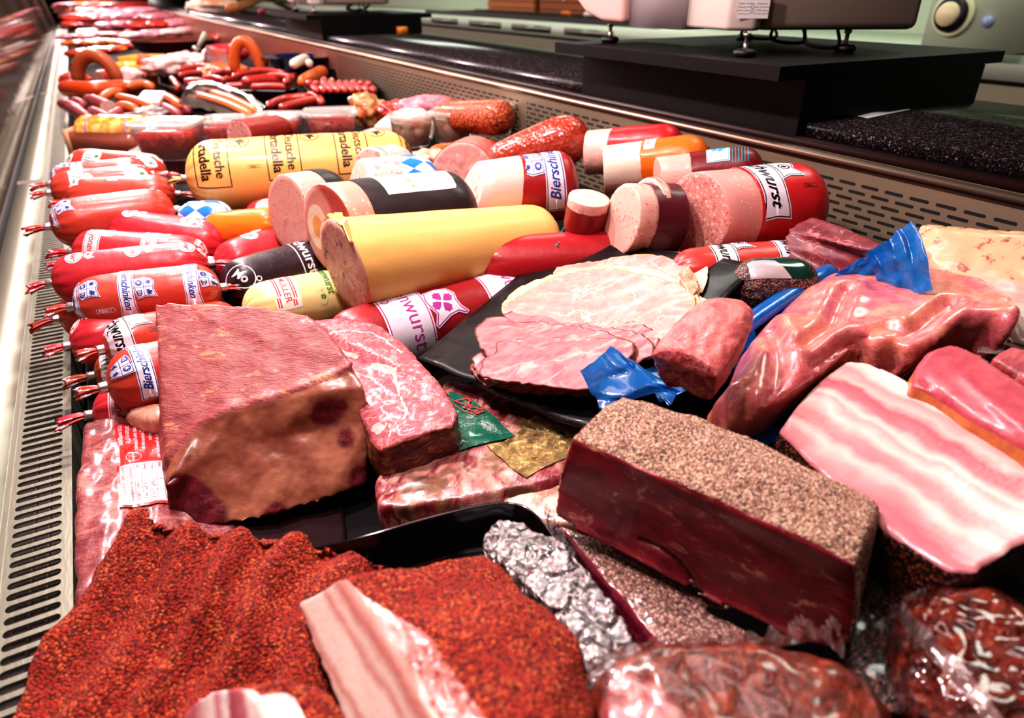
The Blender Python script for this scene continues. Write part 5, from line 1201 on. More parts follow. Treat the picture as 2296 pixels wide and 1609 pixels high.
bd = [p + V((0, 0, -.062)) for p in pillow(R3((1900, 1330, .34), (1990, 1240, .34), (2160, 1330, .33), (2330, 1290, .33), (2420, 1420, .33), (2200, 1560, .33), (1960, 1560, .34)), .0, 0)[0]]
pz = R3((1880, 1340, .345), (1990, 1230, .345), (2160, 1300, .335), (2400, 1300, .335), (2450, 1420, .335), (2200, 1600, .34), (1940, 1600, .345))
o = one_part('pepper_ham', 'dark pepper coated ham in the shadow below the bacon block', 'ham', [pz, dn(pz, .03)], one('dark_pepper', lambda n: sh_crust(n, ['#1c1010', '#3a201c', '#120a0c', '#6a3a34', '#2a1614', '#8a4c44'], 420, .8, .4, .7, .0016)), 'x', vox=.0028, sm=3, disp=grains(.004, 30, .001, 300, 1))
# ---------------------------------------------------------------- smoked loin pieces on the right edge
m_loin = two('smoked_loin', lambda n: sh_fat(n, '#a8562e', '#c8763c', .4, .5), lambda n: sh_lean(n, '#9c3444', '#b04854', '#cc8888', 60, .015, .3, coat=.3, mott=.2, bst=.2), lo=.4, hi=.55)
l0 = R3((2050, 862, .268), (2056, 820, .262), (2080, 786, .254), (2130, 769, .248), (2180, 785, .246), (2240, 820, .244), (2296, 852, .242), (2420, 920, .240), (2420, 1060, .255), (2300, 1000, .262), (2180, 935, .266), (2100, 888, .27))
o = one_part('smoked_loin', 'smooth rosy smoked pork loin with thin orange rind behind the bacon block', 'pork loin', [l0, dn(l0, .045, .002, .01)], m_loin, 'x', vox=.0025, sm=3, disp=bumpy(.001, 60, .0006, 200, .3), capsm=(.4, .8))
l1 = R3((2222, 800, .262), (2260, 775, .255), (2330, 780, .25), (2420, 830, .25), (2400, 900, .262), (2300, 850, .266))
o = one_part('smoked_loin', 'dark red striped smoked meat at the right edge between loin and white roast', 'pork loin', [l1, dn(l1, .03)], one('loin_dark', lambda n: sh_lean(n, '#7a1c26', '#b04a50', '#e0a8a0', 50, .05, .7, (.3, 1, 1))), 'x', vox=.0026, sm=3)
# white roast
def roast_side(n):
    y = n.sep(n.obj, 1); st_ = n.ma('MULTIPLY', n.noise(35, 3, vec=n.mp(sc=(.15, 1, 1))), 1); col = n.mix(n.ss(st_, .4, .6), hx('#bfa094'), hx('#d2bdb0')); cr_ = n.mix(n.ss(n.noise(60, 5, .65), .54, .64), hx('#cfa680'), hx('#9a4a28')); col = n.mix(n.ss(n.ma('ADD', y, n.ma('MULTIPLY', n.noise(50, 3), .012)), .022, .030), col, cr_)
    return n.pbr(col, .4, n.bump(n.noise(200, 3, vec=n.mp(sc=(.2, 1, 1))), .3, .002), coat=.5)
m_roast = two('white_roast', lambda n: n.pbr(n.mix(n.ss(n.noise(70, 5, .65), .56, .66), hx('#d8b090'), hx('#a04a28')), .35, n.bump(n.noise(90, 4), .5, .003), coat=.6), roast_side, lo=.4, hi=.5)
_wp = plane3(P(2122, 642, .252), P(2300, 604, .226), P(2228, 742, .272)); w0 = [PL(x, y, _wp) for x, y in ((2120, 642), (2132, 612), (2150, 588), (2210, 594), (2300, 604), (2420, 618), (2430, 830), (2330, 790), (2228, 760), (2165, 720))]
bk_ = V((.035, .06, .016))
o = one_part('roast_pork_fat', 'white block of roast pork with browned scored top at the right edge', 'pork', [w0, [p + bk_ * .6 + V((0, 0, .01 if i < 6 else 0)) for i, p in enumerate(w0)], [p + bk_ * 1.15 - V((0, 0, .004 if i < 6 else 0)) for i, p in enumerate(w0)]], m_roast, 'x', vox=.0026, sm=3,
   disp=lambda c, n, k: (1 - k) * (-.0022 * max(0, math.cos(c.x * 2 * PI / .018)) ** 12) + .0012 * noise.noise(c * 70), xdir=w0[4] - w0[2])
# ---------------------------------------------------------------- dark smoked ham by the vent
m_dh = two('dark_ham', lambda n: sh_lean(n, '#2e0a10', '#4c1418', '#6a3028', 60, .02, .3, coat=.3), lambda n: sh_lean(n, '#5c1420', '#78242e', '#c88888', 34, .03, .6, (.6, 1, 1), .5, .1, .3, .3, (30, .52, .62)), lo=.4, hi=.55)
h0 = R3((1741, 585, .274), (1746, 550, .262), (1760, 515, .248), (1800, 498, .240), (1850, 515, .237), (1905, 540, .235), (1962, 566, .234), (1990, 600, .25), (1960, 660, .28), (1840, 650, .285), (1770, 625, .282))
hv = P(1985, 520, .222) - P(1905, 540, .235)
o = one_part('smoked_ham', 'dark red smoked ham half with thin white veins, leaning against the vent', 'ham', [h0, [p + hv * .5 + V((0, .01, 0)) for p in h0], [p + hv * .95 + V((0, .02, -.01)) for p in h0]], m_dh, 'x', vox=.0026, sm=3, disp=bumpy(.0015, 50, .0006, 160, .3), xdir=h0[6] - h0[3])
# pepper salami with green label
o = sausage('pepper_salami', 'brown pepper salami wrapped in a dark green label, below the smoked ham', 'salami', P(1640, 640, .285), P(1830, 640, .285), .030, None, one('salami_pepper', lambda n: sh_crust(n, ['#5a3430', '#8a5a50', '#3a2220', '#a87868'], 520, .7, .5, .4)),
    (flat('label_dark_green', '#12382c', .2, coat=1.0), RDi, flat('label_glare', '#b8a8ac', .3)), [([PG(rect(-.04, -.036, .038, .036), 1, 1), PG([(-.04, -.036), (.002, -.036), (-.012, -.012), (-.04, -.010)], 3, 2), move2(TX('Rü', .016, 2, 3, bold=.01, shear=.5), .018, .010), line2(.004, .001, .030, .003, .001, 2, 3)], .052, -15, 0)], clipA=False, clipB=False)
# ---------------------------------------------------------------- tongue
t0 = R3((1461, 795, .268), (1480, 784, .262), (1520, 784, .257), (1560, 796, .256), (1590, 820, .260), (1607, 850, .268), (1603, 880, .285), (1590, 903, .298), (1568, 890, .300), (1548, 866, .298), (1530, 868, .30), (1512, 888, .306), (1492, 876, .304), (1478, 850, .296), (1466, 820, .284))
tc = sum(t0, V()) / len(t0); td = P(1652, 676, .238) - tc
tr = [t0] + [[tc + (p - tc) * s + td * k + V((0, 0, dz)) for p in t0] for k, s, dz in ((.3, 1.03, 0), (.55, .96, .0), (.8, .80, -.004), (1.0, .52, -.010), (1.08, .22, -.014))]
m_tng = two('tongue', lambda n: sh_lean(n, '#b84e50', '#d27a74', '#e8a8a0', 70, .02, .3, rough=.5, coat=.08, bst=.5), lambda n: sh_lean(n, '#7c1a24', '#9a343a', '#d89a98', 110, .10, .5, rough=.4, coat=.3, mott=.6, blot=(60, .4, .5)), lo=.5, hi=.65)
o = one_part('cooked_tongue', 'cut pickled tongue with rough dark red face resting on the pink packed meat', 'tongue', tr, m_tng, 'x', vox=.0021, sm=3, disp=bumpy(.0018, 50, .0012, 150, .8))
# ---------------------------------------------------------------- pink vacuum packed meat and blue film
ol = R3((1600, 905, .325), (1640, 870, .318), (1665, 800, .312), (1700, 755, .306), (1760, 700, .298), (1820, 648, .290), (1890, 616, .283), (1980, 610, .277), (2080, 630, .270), (2165, 660, .266), (2225, 712, .266), (2252, 760, .270), (2236, 788, .276), (2170, 778, .280), (2090, 792, .284), (2030, 835, .290), (1985, 830, .294), (1900, 822, .300), (1810, 885, .308), (1745, 930, .316), (1690, 955, .322), (1640, 950, .326))
def pinkpack():
    c = sum(ol, V()) / len(ol); rings = []
    n_ = V((0, -.35, .94)).normalized()
    axis = [P(1655, 905, .322), P(1760, 810, .305), P(1860, 720, .29), P(1980, 700, .28), P(2110, 715, .272), P(2190, 735, .27)]
    o_ = densify(ol, .012)
    for sh, z in ((.55, .034), (.86, .026), (1.0, .0), (.95, -.022), (.7, -.034)):
        rr = []
        for p in o_:
            d, t = pdist(p, axis); i = min(int(t), len(axis) - 2); a = axis[i].lerp(axis[i + 1], t - i); rr.append(a + (p - a) * sh + n_ * z * (1 if d > .012 else .8))
        rings.append(rr)
    def mat():
        n = N('pink_packed_meat')
        a = sh_lean(n, '#c05a62', '#d67672', '#e8ac9c', 20, .05, .4, (1, 1, 1), .25, .8, .2, .4, (14, .5, .65)); b = sh_lean(n, '#cc6c60', '#dc8874', '#ecb098', 20, .05, .4, coat=.9, rough=.25)
        return n.end(n.mixsh(n.ss(n.noise(16, 3), .5, .6), a, b))
    folds = [[P(1725, 720, .28), P(1750, 790, .285), P(1745, 860, .295), P(1735, 930, .305)], [P(1900, 640, .255), P(1860, 720, .265), P(1800, 800, .285)], [P(1960, 800, .275), P(2060, 745, .262), P(2130, 700, .258)], [P(1830, 850, .295), P(1900, 800, .287), P(1990, 780, .28)]]
    c0 = sum(rings[0], V()) / len(rings[0]); acc = V()
    for i in range(len(rings[0])): acc += (rings[0][i] - c0).cross(rings[0][(i + 1) % len(rings[0])] - c0)
    acc.normalize(); acc = acc if acc.z > 0 else -acc; x = V((1, 0, 0)); x = (x - acc * x.dot(acc)).normalized(); M = Matrix((x, acc.cross(x), acc)).transposed().to_4x4(); M.translation = c0; Mi = M.inverted()
    F_ = [[V(((Mi @ p).x, (Mi @ p).y, 0)) for p in f] for f in folds]
    def disp(c, n, k):
        v = 0
        for j, f in enumerate(F_):
            d, t = pdist(V((c.x, c.y, 0)), f); v += -.006 * math.exp(-(d / .007) ** 2) + .003 * math.exp(-((d - .014) / .007) ** 2)
        return (v if n.z > 0 else 0) + .003 * noise.noise(c * 18) + .0008 * noise.noise(V((c.x * 60 + c.y * 60, c.y * 25, c.z * 60)))
    o = solid('packed_pork', rings, mat(), None, vox=.0026, sm=5, disp=disp, xdir=x)
    tag(o, 'large pink pork joint shrink wrapped in clear film on blue plastic', 'packed pork')
    bm = bmesh.new(); ribbon(bm, R3((2150, 655, .262), (2215, 690, .262), (2255, 745, .268), (2245, 790, .276), (2190, 790, .28)), .010, V((.5, .3, .3)).normalized(), .0015, .8); part('film_edge', bm, m_film, o, True, Matrix())
pinkpack()
def blue(name, op):
    n = N(name); b = n.bump(n.ma('ADD', n.noise(25, 3, .5, 1.0), n.ma('MULTIPLY', n.noise(90, 2), .1)), .45, .006)
    s = n.pbr(n.mix(n.noise(25, 3), hx('#0a56b4'), hx('#2a90e4')), .25, b, coat=1.0, coatr=.08, trans=0); t = n.nd('ShaderNodeBsdfTransparent'); n.set(t.inputs[0], hx('#5aa8ec'))
    tr_ = n.nd('ShaderNodeBsdfTranslucent'); n.set(tr_.inputs[0], hx('#1a78d0')); s = n.mixsh(.4, s, tr_.outputs[0])
    return n.end(n.mixsh(op, t.outputs[0], s))
m_blue = blue('blue_film', .86)
bf = thing('blue_plastic_film', 'crumpled blue plastic bag spread under the tongue and the pink packed meat', 'plastic bag', None, Matrix.Translation(P(1700, 900, .34)))
def film_sheet(nm, pts, nu=22, nv=14, amp=.006, f=45, par=bf, thick=0, m=m_blue, seed=0, gather=0):
    A, B, C, D_ = [P(*p) for p in pts]; bm = bmesh.new()
    def fn(u, v, p):
        w_ = amp * noise.noise(p * f + V((seed, 0, 0))) + gather * math.sin(u * 22 + 2 * noise.noise(p * 30)) * v
        e = .006 * noise.noise(V((u * 3.2, v * 3.2, seed)))
        return p + V((-.4, -.5, .77)) * w_ + V((e, e, 0))
    sheet(bm, A, B, C, D_, nu, nv, fn); return part(nm, bm, m, par, True, Matrix())
film_sheet('bag_flap', [(1300, 830, .300), (1368, 778, .292), (1500, 880, .315), (1345, 915, .328)], 44, 30, .012, 22, seed=1)
film_sheet('bag_flap', [(1368, 778, .292), (1420, 820, .306), (1540, 860, .312), (1500, 905, .325)], 40, 26, .010, 26, seed=3)
film_sheet('bag_base', [(1440, 830, .318), (1690, 720, .312), (1700, 800, .325), (1480, 905, .335)], 24, 12, .006, 40, seed=4)
bm = bmesh.new(); tube(bm, smooth_path(R3((1600, 790, .305), (1680, 722, .294), (1765, 664, .284), (1850, 612, .273), (1935, 576, .262), (1990, 562, .255)), 8), .0105, 14, flat=.7); part('rolled_edge', bm, m_blue, bf, True, Matrix())
film_sheet('bag_gather', [(1975, 650, .262), (2092, 650, .240), (2052, 488, .190), (1945, 565, .225)], 60, 36, .014, 18, seed=5, gather=.004)
film_sheet('bag_gather', [(1850, 640, .272), (2010, 640, .262), (2000, 548, .222), (1890, 600, .25)], 40, 24, .009, 22, seed=6, gather=.002)
film_sheet('bag_base', [(1640, 960, .338), (1780, 900, .335), (1800, 980, .345), (1680, 1000, .345)], 22, 12, .005, 40, seed=7)
film_sheet('bag_base', [(1970, 850, .31), (2060, 810, .298), (2075, 850, .30), (2000, 880, .312)], 18, 10, .005, 50, seed=8)
# ---------------------------------------------------------------- black plate with sliced ham
A_, B_, D2 = P(936, 802, .368), P(1266, 532, .312), P(1345, 975, .352)
C_ = P(1702, 590, .262)
def plate_pt(u, v): return A_.lerp(B_, u).lerp(D2.lerp(C_, u), v)
m_plate = one('slate_plate', lambda n: n.pbr(n.mix(n.ss(n.noise(24, 6, .65), .45, .75), hx('#060407'), hx('#2a2228')), .42, n.bump(n.noise(50, 4), .25, .003), spec=.3, coat=.12))
def plate():
    bm = bmesh.new(); nu = nv = 34
    def fn(u, v, p):
        sag = .012 * (math.sin(PI * u) * math.sin(PI * v)); rough_ = .0025 * noise.noise(p * 25)
        ed = min(u, v, 1 - u, 1 - v); w_ = .004 * noise.noise(V((u * 7, v * 7, 1))) * (1 if ed < .03 else 0)
        cu = 0
        return p - V((0, 0, sag - cu)) + V((w_, w_, rough_ * .5))
    rows = sheet(bm, A_, B_, C_, D2, nu, nv, fn)
    bmesh.ops.recalc_face_normals(bm, faces=bm.faces)
    r = bmesh.ops.extrude_face_region(bm, geom=bm.faces[:]); vs = [g for g in r['geom'] if isinstance(g, bmesh.types.BMVert)]
    for v in vs: v.co.z -= .0035
    bmesh.ops.recalc_face_normals(bm, faces=bm.faces)
    M = Matrix.Translation((A_ + C_) / 2); bmesh.ops.transform(bm, matrix=M.inverted(), verts=bm.verts)
    o = mk('slate_plate', bm, m_plate, None, M); tag(o, 'black slate look serving plate carrying the sliced hams', 'plate')
plate()
PLN = (A_, (B_ - A_).cross(D2 - A_).normalized()); PLN = (A_, PLN[1] if PLN[1].z > 0 else -PLN[1])
from mathutils.bvhtree import BVHTree
_q = [[plate_pt(i / 40, j / 40) - V((0, 0, .012 * math.sin(PI * i / 40) * math.sin(PI * j / 40))) for i in range(41)] for j in range(41)]
_pb = BVHTree.FromPolygons([p for r in _q for p in r], [(j * 41 + i, j * 41 + i + 1, j * 41 + i + 42, j * 41 + i + 41) for j in range(40) for i in range(40)])
def PLP(px, py, lift):
    h, n, i, d = _pb.ray_cast(V((0, 0, CZ)), _ray(px, py).normalized()); h2, n2, i2, d2 = _pb.ray_cast(V((0, 0, CZ)), _ray(px, py + 40).normalized())
    if h is None: return PL(px, py, PLN, lift)
    if n.z < 0: n = -n
    d = _ray(px, py); return PL(px, py, (h, n), lift)
m_slw = two('ham_slice_white', lambda n: n.pbr(n.mix(n.noise(90, 3), hx('#c8703c'), hx('#e8b890')), .4, coat=.4), lambda n: sh_lean(n, '#b8847e', '#c6968e', '#e4c6bc', 24, .035, .7, rough=.35, coat=.3, mott=.1, bst=.2, blot=(24, .46, .6)), attr='inner', lo=.3, hi=.7)
m_slf = two('ham_slice_fatcap', lambda n: n.pbr(n.mix(n.noise(90, 3), hx('#d8905c'), hx('#f0cca8')), .4, coat=.4), lambda n: sh_fat(n, '#c8a898', '#d4b8aa', .35, .3), attr='inner', lo=.3, hi=.7)
m_sls = two('ham_slice_smoked', lambda n: n.pbr(n.mix(n.noise(120, 3), hx('#3c140e'), hx('#8a3a24')), .5), lambda n: sh_lean(n, '#b4525e', '#c87678', '#e8bcb0', 26, .045, .5, (.5, 1, 1), .4, .3, .3, .35, (26, .5, .6)), attr='inner', lo=.35, hi=.6)
def ham_slice(name, lb, group, pts, lift, m, wob=.002, thick=.0016, seed=0, frill=.0015, curl=0):
    q = [PLP(x, y, lift) for x, y in pts]; q = round_poly(q, 1); q = densify(q, .005); c = sum(q, V()) / len(q); bm = bmesh.new(); nz = PLN[1]
    lay_ = bm.verts.layers.float.new('inner'); rows = []
    ks = (1, .985, .96, .9, .82, .72, .6, .48, .36, .24, .12, .03)
    for side in (0, 1):
        for k in (ks if side == 0 else (.96, 1)):
            row = []
            for i, p in enumerate(q):
                e = frill * noise.noise(p * 170 + V((seed, 0, 0))) * (k > .8); d = (p - c); z = wob * noise.noise((c + d * k) * 22 + V((0, seed, 0))) + frill * 1.4 * noise.noise(p * 120 + V((seed, 3, 0))) * max(0, k - .8) * 5 + curl * max(0, k - .75) * 4
                v = bm.verts.new(c + d * k * (1 + e / max(d.length, .01)) + nz * (z - side * thick)); v[lay_] = 1.0 if k < .97 else 0.0; row.append(v)
            rows.append(row)
    top_ = rows[:len(ks)]; bot = rows[len(ks):]
    grid_faces(bm, top_); bm.faces.new(top_[-1]); grid_faces(bm, [top_[0], bot[1], bot[0]]); bm.faces.new(bot[0])
    bmesh.ops.recalc_face_normals(bm, faces=bm.faces); M = Matrix.Translation(c); bmesh.ops.transform(bm, matrix=M.inverted(), verts=bm.verts)
    o = mk(name, bm, m, None, M); return tag(o, lb, 'ham slice', group)
GW = 'cooked ham slices fanned on the black plate'; GS = 'smoked ham slices piled at the front of the black plate'
ham_slice('ham_slice', 'rearmost pale cooked ham slice with browned rim at the top right of the plate', GW, [(1425, 575), (1480, 560), (1530, 566), (1588, 588), (1586, 628), (1572, 660), (1480, 650), (1400, 610)], .004, m_slf, seed=1)
ham_slice('ham_slice', 'second pale cooked ham slice, reaching from the left to the browned scrap', GW, [(1235, 602), (1300, 588), (1400, 574), (1470, 566), (1540, 590), (1562, 625), (1570, 665), (1520, 700), (1380, 690), (1260, 660)], .008, m_slw, seed=2)
ham_slice('ham_slice', 'pale fat edged cooked ham slice under the large top slice', GW, [(1120, 690), (1150, 652), (1215, 620), (1300, 600), (1380, 592), (1470, 600), (1550, 640), (1575, 680), (1585, 700), (1540, 740), (1400, 760), (1200, 740)], .0115, m_slf, seed=3)
ham_slice('ham_slice', 'large top cooked ham slice with faint white veins, second from the front', GW, [(1116, 692), (1160, 668), (1200, 640), (1260, 612), (1330, 603), (1400, 605), (1480, 618), (1540, 645), (1562, 668), (1545, 720), (1500, 790), (1400, 810), (1280, 790), (1160, 730)], .015, m_slw, seed=4, wob=.0035)
ham_slice('ham_slice', 'narrow cooked ham slice end sticking out at the right beneath the others', GW, [(1500, 650), (1560, 655), (1588, 672), (1580, 700), (1540, 740), (1490, 730)], .0065, m_slf, seed=5)
ham_slice('ham_scrap', 'torn browned scrap of ham on the right of the pale slices', None, [(1520, 612), (1545, 604), (1562, 618), (1566, 640), (1550, 655), (1532, 640)], .0185, one('scrap', lambda n: sh_lean(n, '#c0603c', '#e09878', '#f0c0a4', coat=.6)), seed=6, wob=.008, frill=.004)
ham_slice('smoked_slice', 'rearmost smoked ham slice with dark wavy rind touching the pale slices', GS, [(1120, 712), (1160, 694), (1190, 690), (1235, 708), (1300, 706), (1350, 714), (1420, 722), (1470, 742), (1482, 765), (1460, 800), (1350, 800), (1200, 760)], .0165, m_sls, seed=11, frill=.003)
ham_slice('smoked_slice', 'smoked ham slice with bent dark rind, second from the back', GS, [(1140, 722), (1240, 722), (1320, 728), (1400, 740), (1450, 752), (1470, 775), (1462, 800), (1380, 830), (1240, 810), (1140, 760)], .0195, m_sls, seed=12, frill=.003)
ham_slice('smoked_slice', 'smoked ham slice with a fatty curled left corner, in the middle of its pile', GS, [(1062, 742), (1082, 718), (1118, 710), (1140, 712), (1168, 724), (1210, 720), (1300, 730), (1390, 756), (1440, 780), (1400, 830), (1280, 850), (1150, 830), (1080, 790)], .0225, m_sls, seed=13, frill=.003)
ham_slice('smoked_slice', 'lowest smoked ham slice showing a frayed dark rim along the front', GS, [(1046, 818), (1080, 800), (1200, 780), (1400, 800), (1430, 830), (1380, 875), (1310, 888), (1240, 885), (1150, 872), (1070, 856)], .006, m_sls, seed=14, frill=.004)
ham_slice('smoked_slice', 'smoked ham slice just above the lowest one with torn left edge', GS, [(1052, 806), (1075, 790), (1200, 770), (1400, 790), (1425, 820), (1370, 868), (1300, 882), (1220, 876), (1130, 862), (1072, 846)], .012, m_sls, seed=15, frill=.004)
ham_slice('smoked_slice', 'topmost smoked ham slice, large and pink, at the very front of the plate', GS, [(1112, 758), (1180, 762), (1260, 752), (1330, 754), (1420, 762), (1424, 790), (1405, 815), (1380, 850), (1310, 876), (1240, 868), (1200, 862), (1120, 852), (1072, 838), (1085, 800), (1110, 788)], .0265, m_sls, seed=16, frill=.003, wob=.003)
# ---------------------------------------------------------------- glossy vacuum packs at the bottom right
k0 = R3((1300, 1600, .345), (1322, 1545, .342), (1370, 1505, .338), (1450, 1480, .335), (1560, 1470, .332), (1680, 1468, .330), (1780, 1480, .328), (1880, 1515, .328), (1960, 1560, .328), (2010, 1620, .328), (2040, 1800, .33), (1700, 1850, .34), (1350, 1800, .345))
def lowpack():
    n = N('marinated_pack')
    a = sh_lean(n, '#56180e', '#963a1e', '#2c0a0a', 90, .12, .7, (1, 1, 1), .25, 1.0, .25, 1.2, (40, .45, .55)); b = sh_lean(n, '#8c3440', '#a8645c', '#c49c90', 40, .15, .8, rough=.3, coat=.6)
    m = n.end(n.mixsh(n.ss(n.attr('pink'), .4, .6), a, b))
    c0 = None
    rings = pillow(k0, .05, .5)
    tgt = P(1400, 1590, .31)
    o = solid('marinated_meat', rings, m, None, vox=.0026, sm=3, disp=bumpy(.0035, 35, .0012, 120), attrs={'pink': lambda c, n_: 0})
    M = parent_world(o); tl = M.inverted() @ tgt; me = o.data; at_ = me.attributes['pink']
    at_.data.foreach_set('value', [1.2 * math.exp(-((v.co - tl).length / .030) ** 2) + .2 * noise.noise(v.co * 60) for v in me.vertices])
    tag(o, 'brown marinated meat in a clear vacuum pouch with frilled seam, bottom centre', 'packed meat')
    bm = bmesh.new(); ribbon(bm, R3((1296, 1590, .34), (1320, 1530, .335), (1370, 1490, .33), (1450, 1470, .325), (1560, 1458, .322), (1660, 1450, .32), (1730, 1450, .318), (1790, 1440, .316), (1850, 1440, .316), (1892, 1475, .318)), .009, V((0, .35, .9)), .0035, .9); part('film_seam', bm, m_film2, o, True, Matrix())
    bm = bmesh.new(); ribbon(bm, R3((1770, 1420, .315), (1790, 1405, .31), (1815, 1412, .31), (1830, 1435, .312), (1855, 1420, .31), (1870, 1408, .308), (1885, 1440, .312)), .007, V((0, .3, .9)), .002, 1.3); part('film_curl', bm, m_film2, o, True, Matrix())
    bm = bmesh.new(); 0 and sheet(bm, P(1296, 1600, .338), P(1400, 1500, .322), P(1600, 1600, .30), P(1500, 1800, .31), 20, 14, lambda u, v, p: p + V((0, 0, .006 * noise.noise(p * 40) + .012 * math.sin(PI * u) * math.sin(PI * v)))); bm.free()
lowpack()
j0 = R3((1976, 1460, .340), (1990, 1410, .335), (2040, 1365, .330), (2100, 1335, .326), (2165, 1326, .322), (2235, 1348, .320), (2300, 1395, .318), (2420, 1520, .318), (2400, 1750, .325), (2200, 1800, .33), (2080, 1640, .335), (2010, 1560, .34))
def glossy():
    m = one('glossy_marinade', lambda n: n.pbr(n.mix(n.ss(n.noise(60, 4), .35, .7), hx('#3c0a06'), hx('#842c18')), .08, n.bump(n.ma('ADD', n.noise(150, 4, .6, .5), n.ma('MULTIPLY', n.vor(160).outputs['Distance'], .6)), 1.0, .006), coat=1.0, coatr=.05))
    o = solid('marinated_meat', pillow(j0, .055, .45), m, None, vox=.0024, sm=3, disp=bumpy(.003, 35, .0022, 110))
    tag(o, 'very glossy dark red marinated meat in clear film at the lower right corner', 'packed meat')
    bm = bmesh.new(); ribbon(bm, R3((2010, 1375, .318), (2030, 1410, .312), (2070, 1455, .302), (2130, 1520, .295), (2190, 1590, .292), (2240, 1680, .29)), .010, V((.5, .1, .75)), .0015, .6); part('film_seam', bm, m_film2, o, True, Matrix())
    bm = bmesh.new(); ribbon(bm, R3((1972, 1470, .34), (1982, 1410, .334), (2030, 1362, .328), (2100, 1330, .322), (2170, 1322, .318), (2240, 1345, .316), (2310, 1395, .314)), .007, V((0, .4, .8)), .001, .5); part('film_edge', bm, m_film, o, True, Matrix())
glossy()
# ================================================================ far half of the case
def blob(name, lb, cat, c, size, mat, rz=0, tilt=0, amp=.12, fr=2.2, group=None, sub=4, box_=0, pw=1.0):
    bm = bmesh.new(); bmesh.ops.create_icosphere(bm, subdivisions=sub, radius=1.0)
    sd = V((c.x * 7, c.y * 5, 0))
    for v in bm.verts:
        p = v.co.copy(); q = V([math.copysign(abs(t) ** pw, t) for t in p]) if pw != 1 else p
        q = q * (1 + amp * noise.noise(p * fr + sd) + amp * .35 * noise.noise(p * fr * 3 + sd)); v.co = V((q.x * size[0], q.y * size[1], q.z * size[2]))
    M = Matrix.Translation(c) @ Matrix.Rotation(rz, 4, 'Z') @ Matrix.Rotation(tilt, 4, 'Y')
    o = mk(name, bm, mat, None, M); return tag(o, lb, cat, group)
def link(name, lb, cat, pts, r, mat, group=None, taper=.35, n=14):
    pp = smooth_path([P(*q) for q in pts] if not isinstance(pts[0], V) else pts, 7); m = len(pp); c = sum(pp, V()) / m
    # rounded ends
    L = [0]
    for a, b in zip(pp, pp[1:]): L.append(L[-1] + (b - a).length)
    T = L[-1]; rad = []
    for l in L:
        e = min(l, T - l) / (r * 1.6); rad.append(r * (max(0.12, (1 - (1 - min(1, e)) ** 2) ** .5)))
    bm = bmesh.new(); tube(bm, [p - c for p in pp], rad, n)
    o = mk(name, bm, mat, None, Matrix.Translation(c)); return tag(o, lb, cat, group)
m_red_s = one('cabanossi', lambda n: n.pbr(n.mix(n.noise(60, 4), hx('#8e1c18'), hx('#c8382e')), .3, n.bump(n.noise(150, 3), .3, .002), coat=.5))
m_or_s = casing('ring_orange', '#d8622c', .28); m_org = casing('bright_orange_s', '#d84a18', .22); m_brn = casing('brown_ring', '#b85a34', .35)
m_purp = one('landjaeger', lambda n: n.pbr(n.mix(n.noise(50, 4), hx('#6a1e26'), hx('#a03c40')), .45, n.bump(n.noise(90, 4), .5, .003)))
m_pk = one('pink_meat', lambda n: sh_lean(n, '#d06878', '#e890a0', '#f4d0cc', 20, .12, .6)); m_ppk = one('pale_pink_meat', lambda n: sh_lean(n, '#e8a8a8', '#f2c8c4', '#f8e8e0', 20, .12, .6))
m_orm = one('orange_meat', lambda n: n.pbr(n.mix(n.noise(25, 4), hx('#c83a18'), hx('#ea8a30')), .35, coat=.5)); m_rdm = one('red_meat', lambda n: n.pbr(n.mix(n.noise(30, 4), hx('#a02420'), hx('#d84a3a')), .35, coat=.5))
m_yel2 = flat('yellow_plastic', '#e8a22c', .35); m_blkt = flat('tray_black2', '#0e0b0e', .3)
# ---- terrine
a, b = P(160, 345, .398), P(338, 345, .398); ex = (b - a).normalized(); W_ = (b - a).length
t = thing('terrine_loaf', 'brick brown terrine loaf with glossy orange topping at the front grille', 'terrine', None, frame(a.lerp(b, .5), ex))
bm = bbox_bm((-W_ / 2, 0, 0), (W_ / 2, .12, .058), .006, 3); part('loaf', bm, one('terrine', lambda n: n.pbr(n.mix(n.noise(50, 4), hx('#9a4a38'), hx('#b86450')), .5, n.bump(n.noise(300, 3), .3, .002), coat=.3)), t)
bm = bbox_bm((-W_ / 2 - .006, -.002, -.004), (-W_ / 2 + .008, .122, .064), .002); part('rind', bm, flat('rind_tan', '#d0a078', .5), t)
bm = bmesh.new(); rows = []
for i in range(25):
    x = lerp(-W_ / 2 + .010, W_ / 2 - .002, i / 24); e = min(1, min(i, 24 - i) / 3 + .3) ** .5
    rows.append([bm.verts.new((x, .055 + .058 * e * math.cos(PI * k / 16), .057 + .036 * e * math.sin(PI * k / 16) + .002 * noise.noise(V((x * 40, k * .4, 0))))) for k in range(17)])
grid_faces(bm, rows, close=False); bmesh.ops.recalc_face_normals(bm, faces=bm.faces)
bm.faces.new([bm.verts.new(v.co) for v in rows[0]]); bm.faces.new([bm.verts.new(v.co) for v in rows[-1]])
def top_m():
    n = N('terrine_topping'); x = n.sep(n.obj, 0); s_ = n.ma('ABSOLUTE', n.ma('SUBTRACT', n.ma('FRACT', n.ma('MULTIPLY', x, 9.5)), .5))
    c = n.mix(n.ss(n.noise(30, 3), .4, .6), hx('#e88a2c'), hx('#f8c878')); c = n.mix(n.ss(s_, .03, .015), c, hx('#8a7ab0')); return n.end(n.pbr(c, .12, n.bump(n.noise(50, 3), .3, .004), coat=1.0))
part('orange_topping', bm, top_m(), t)
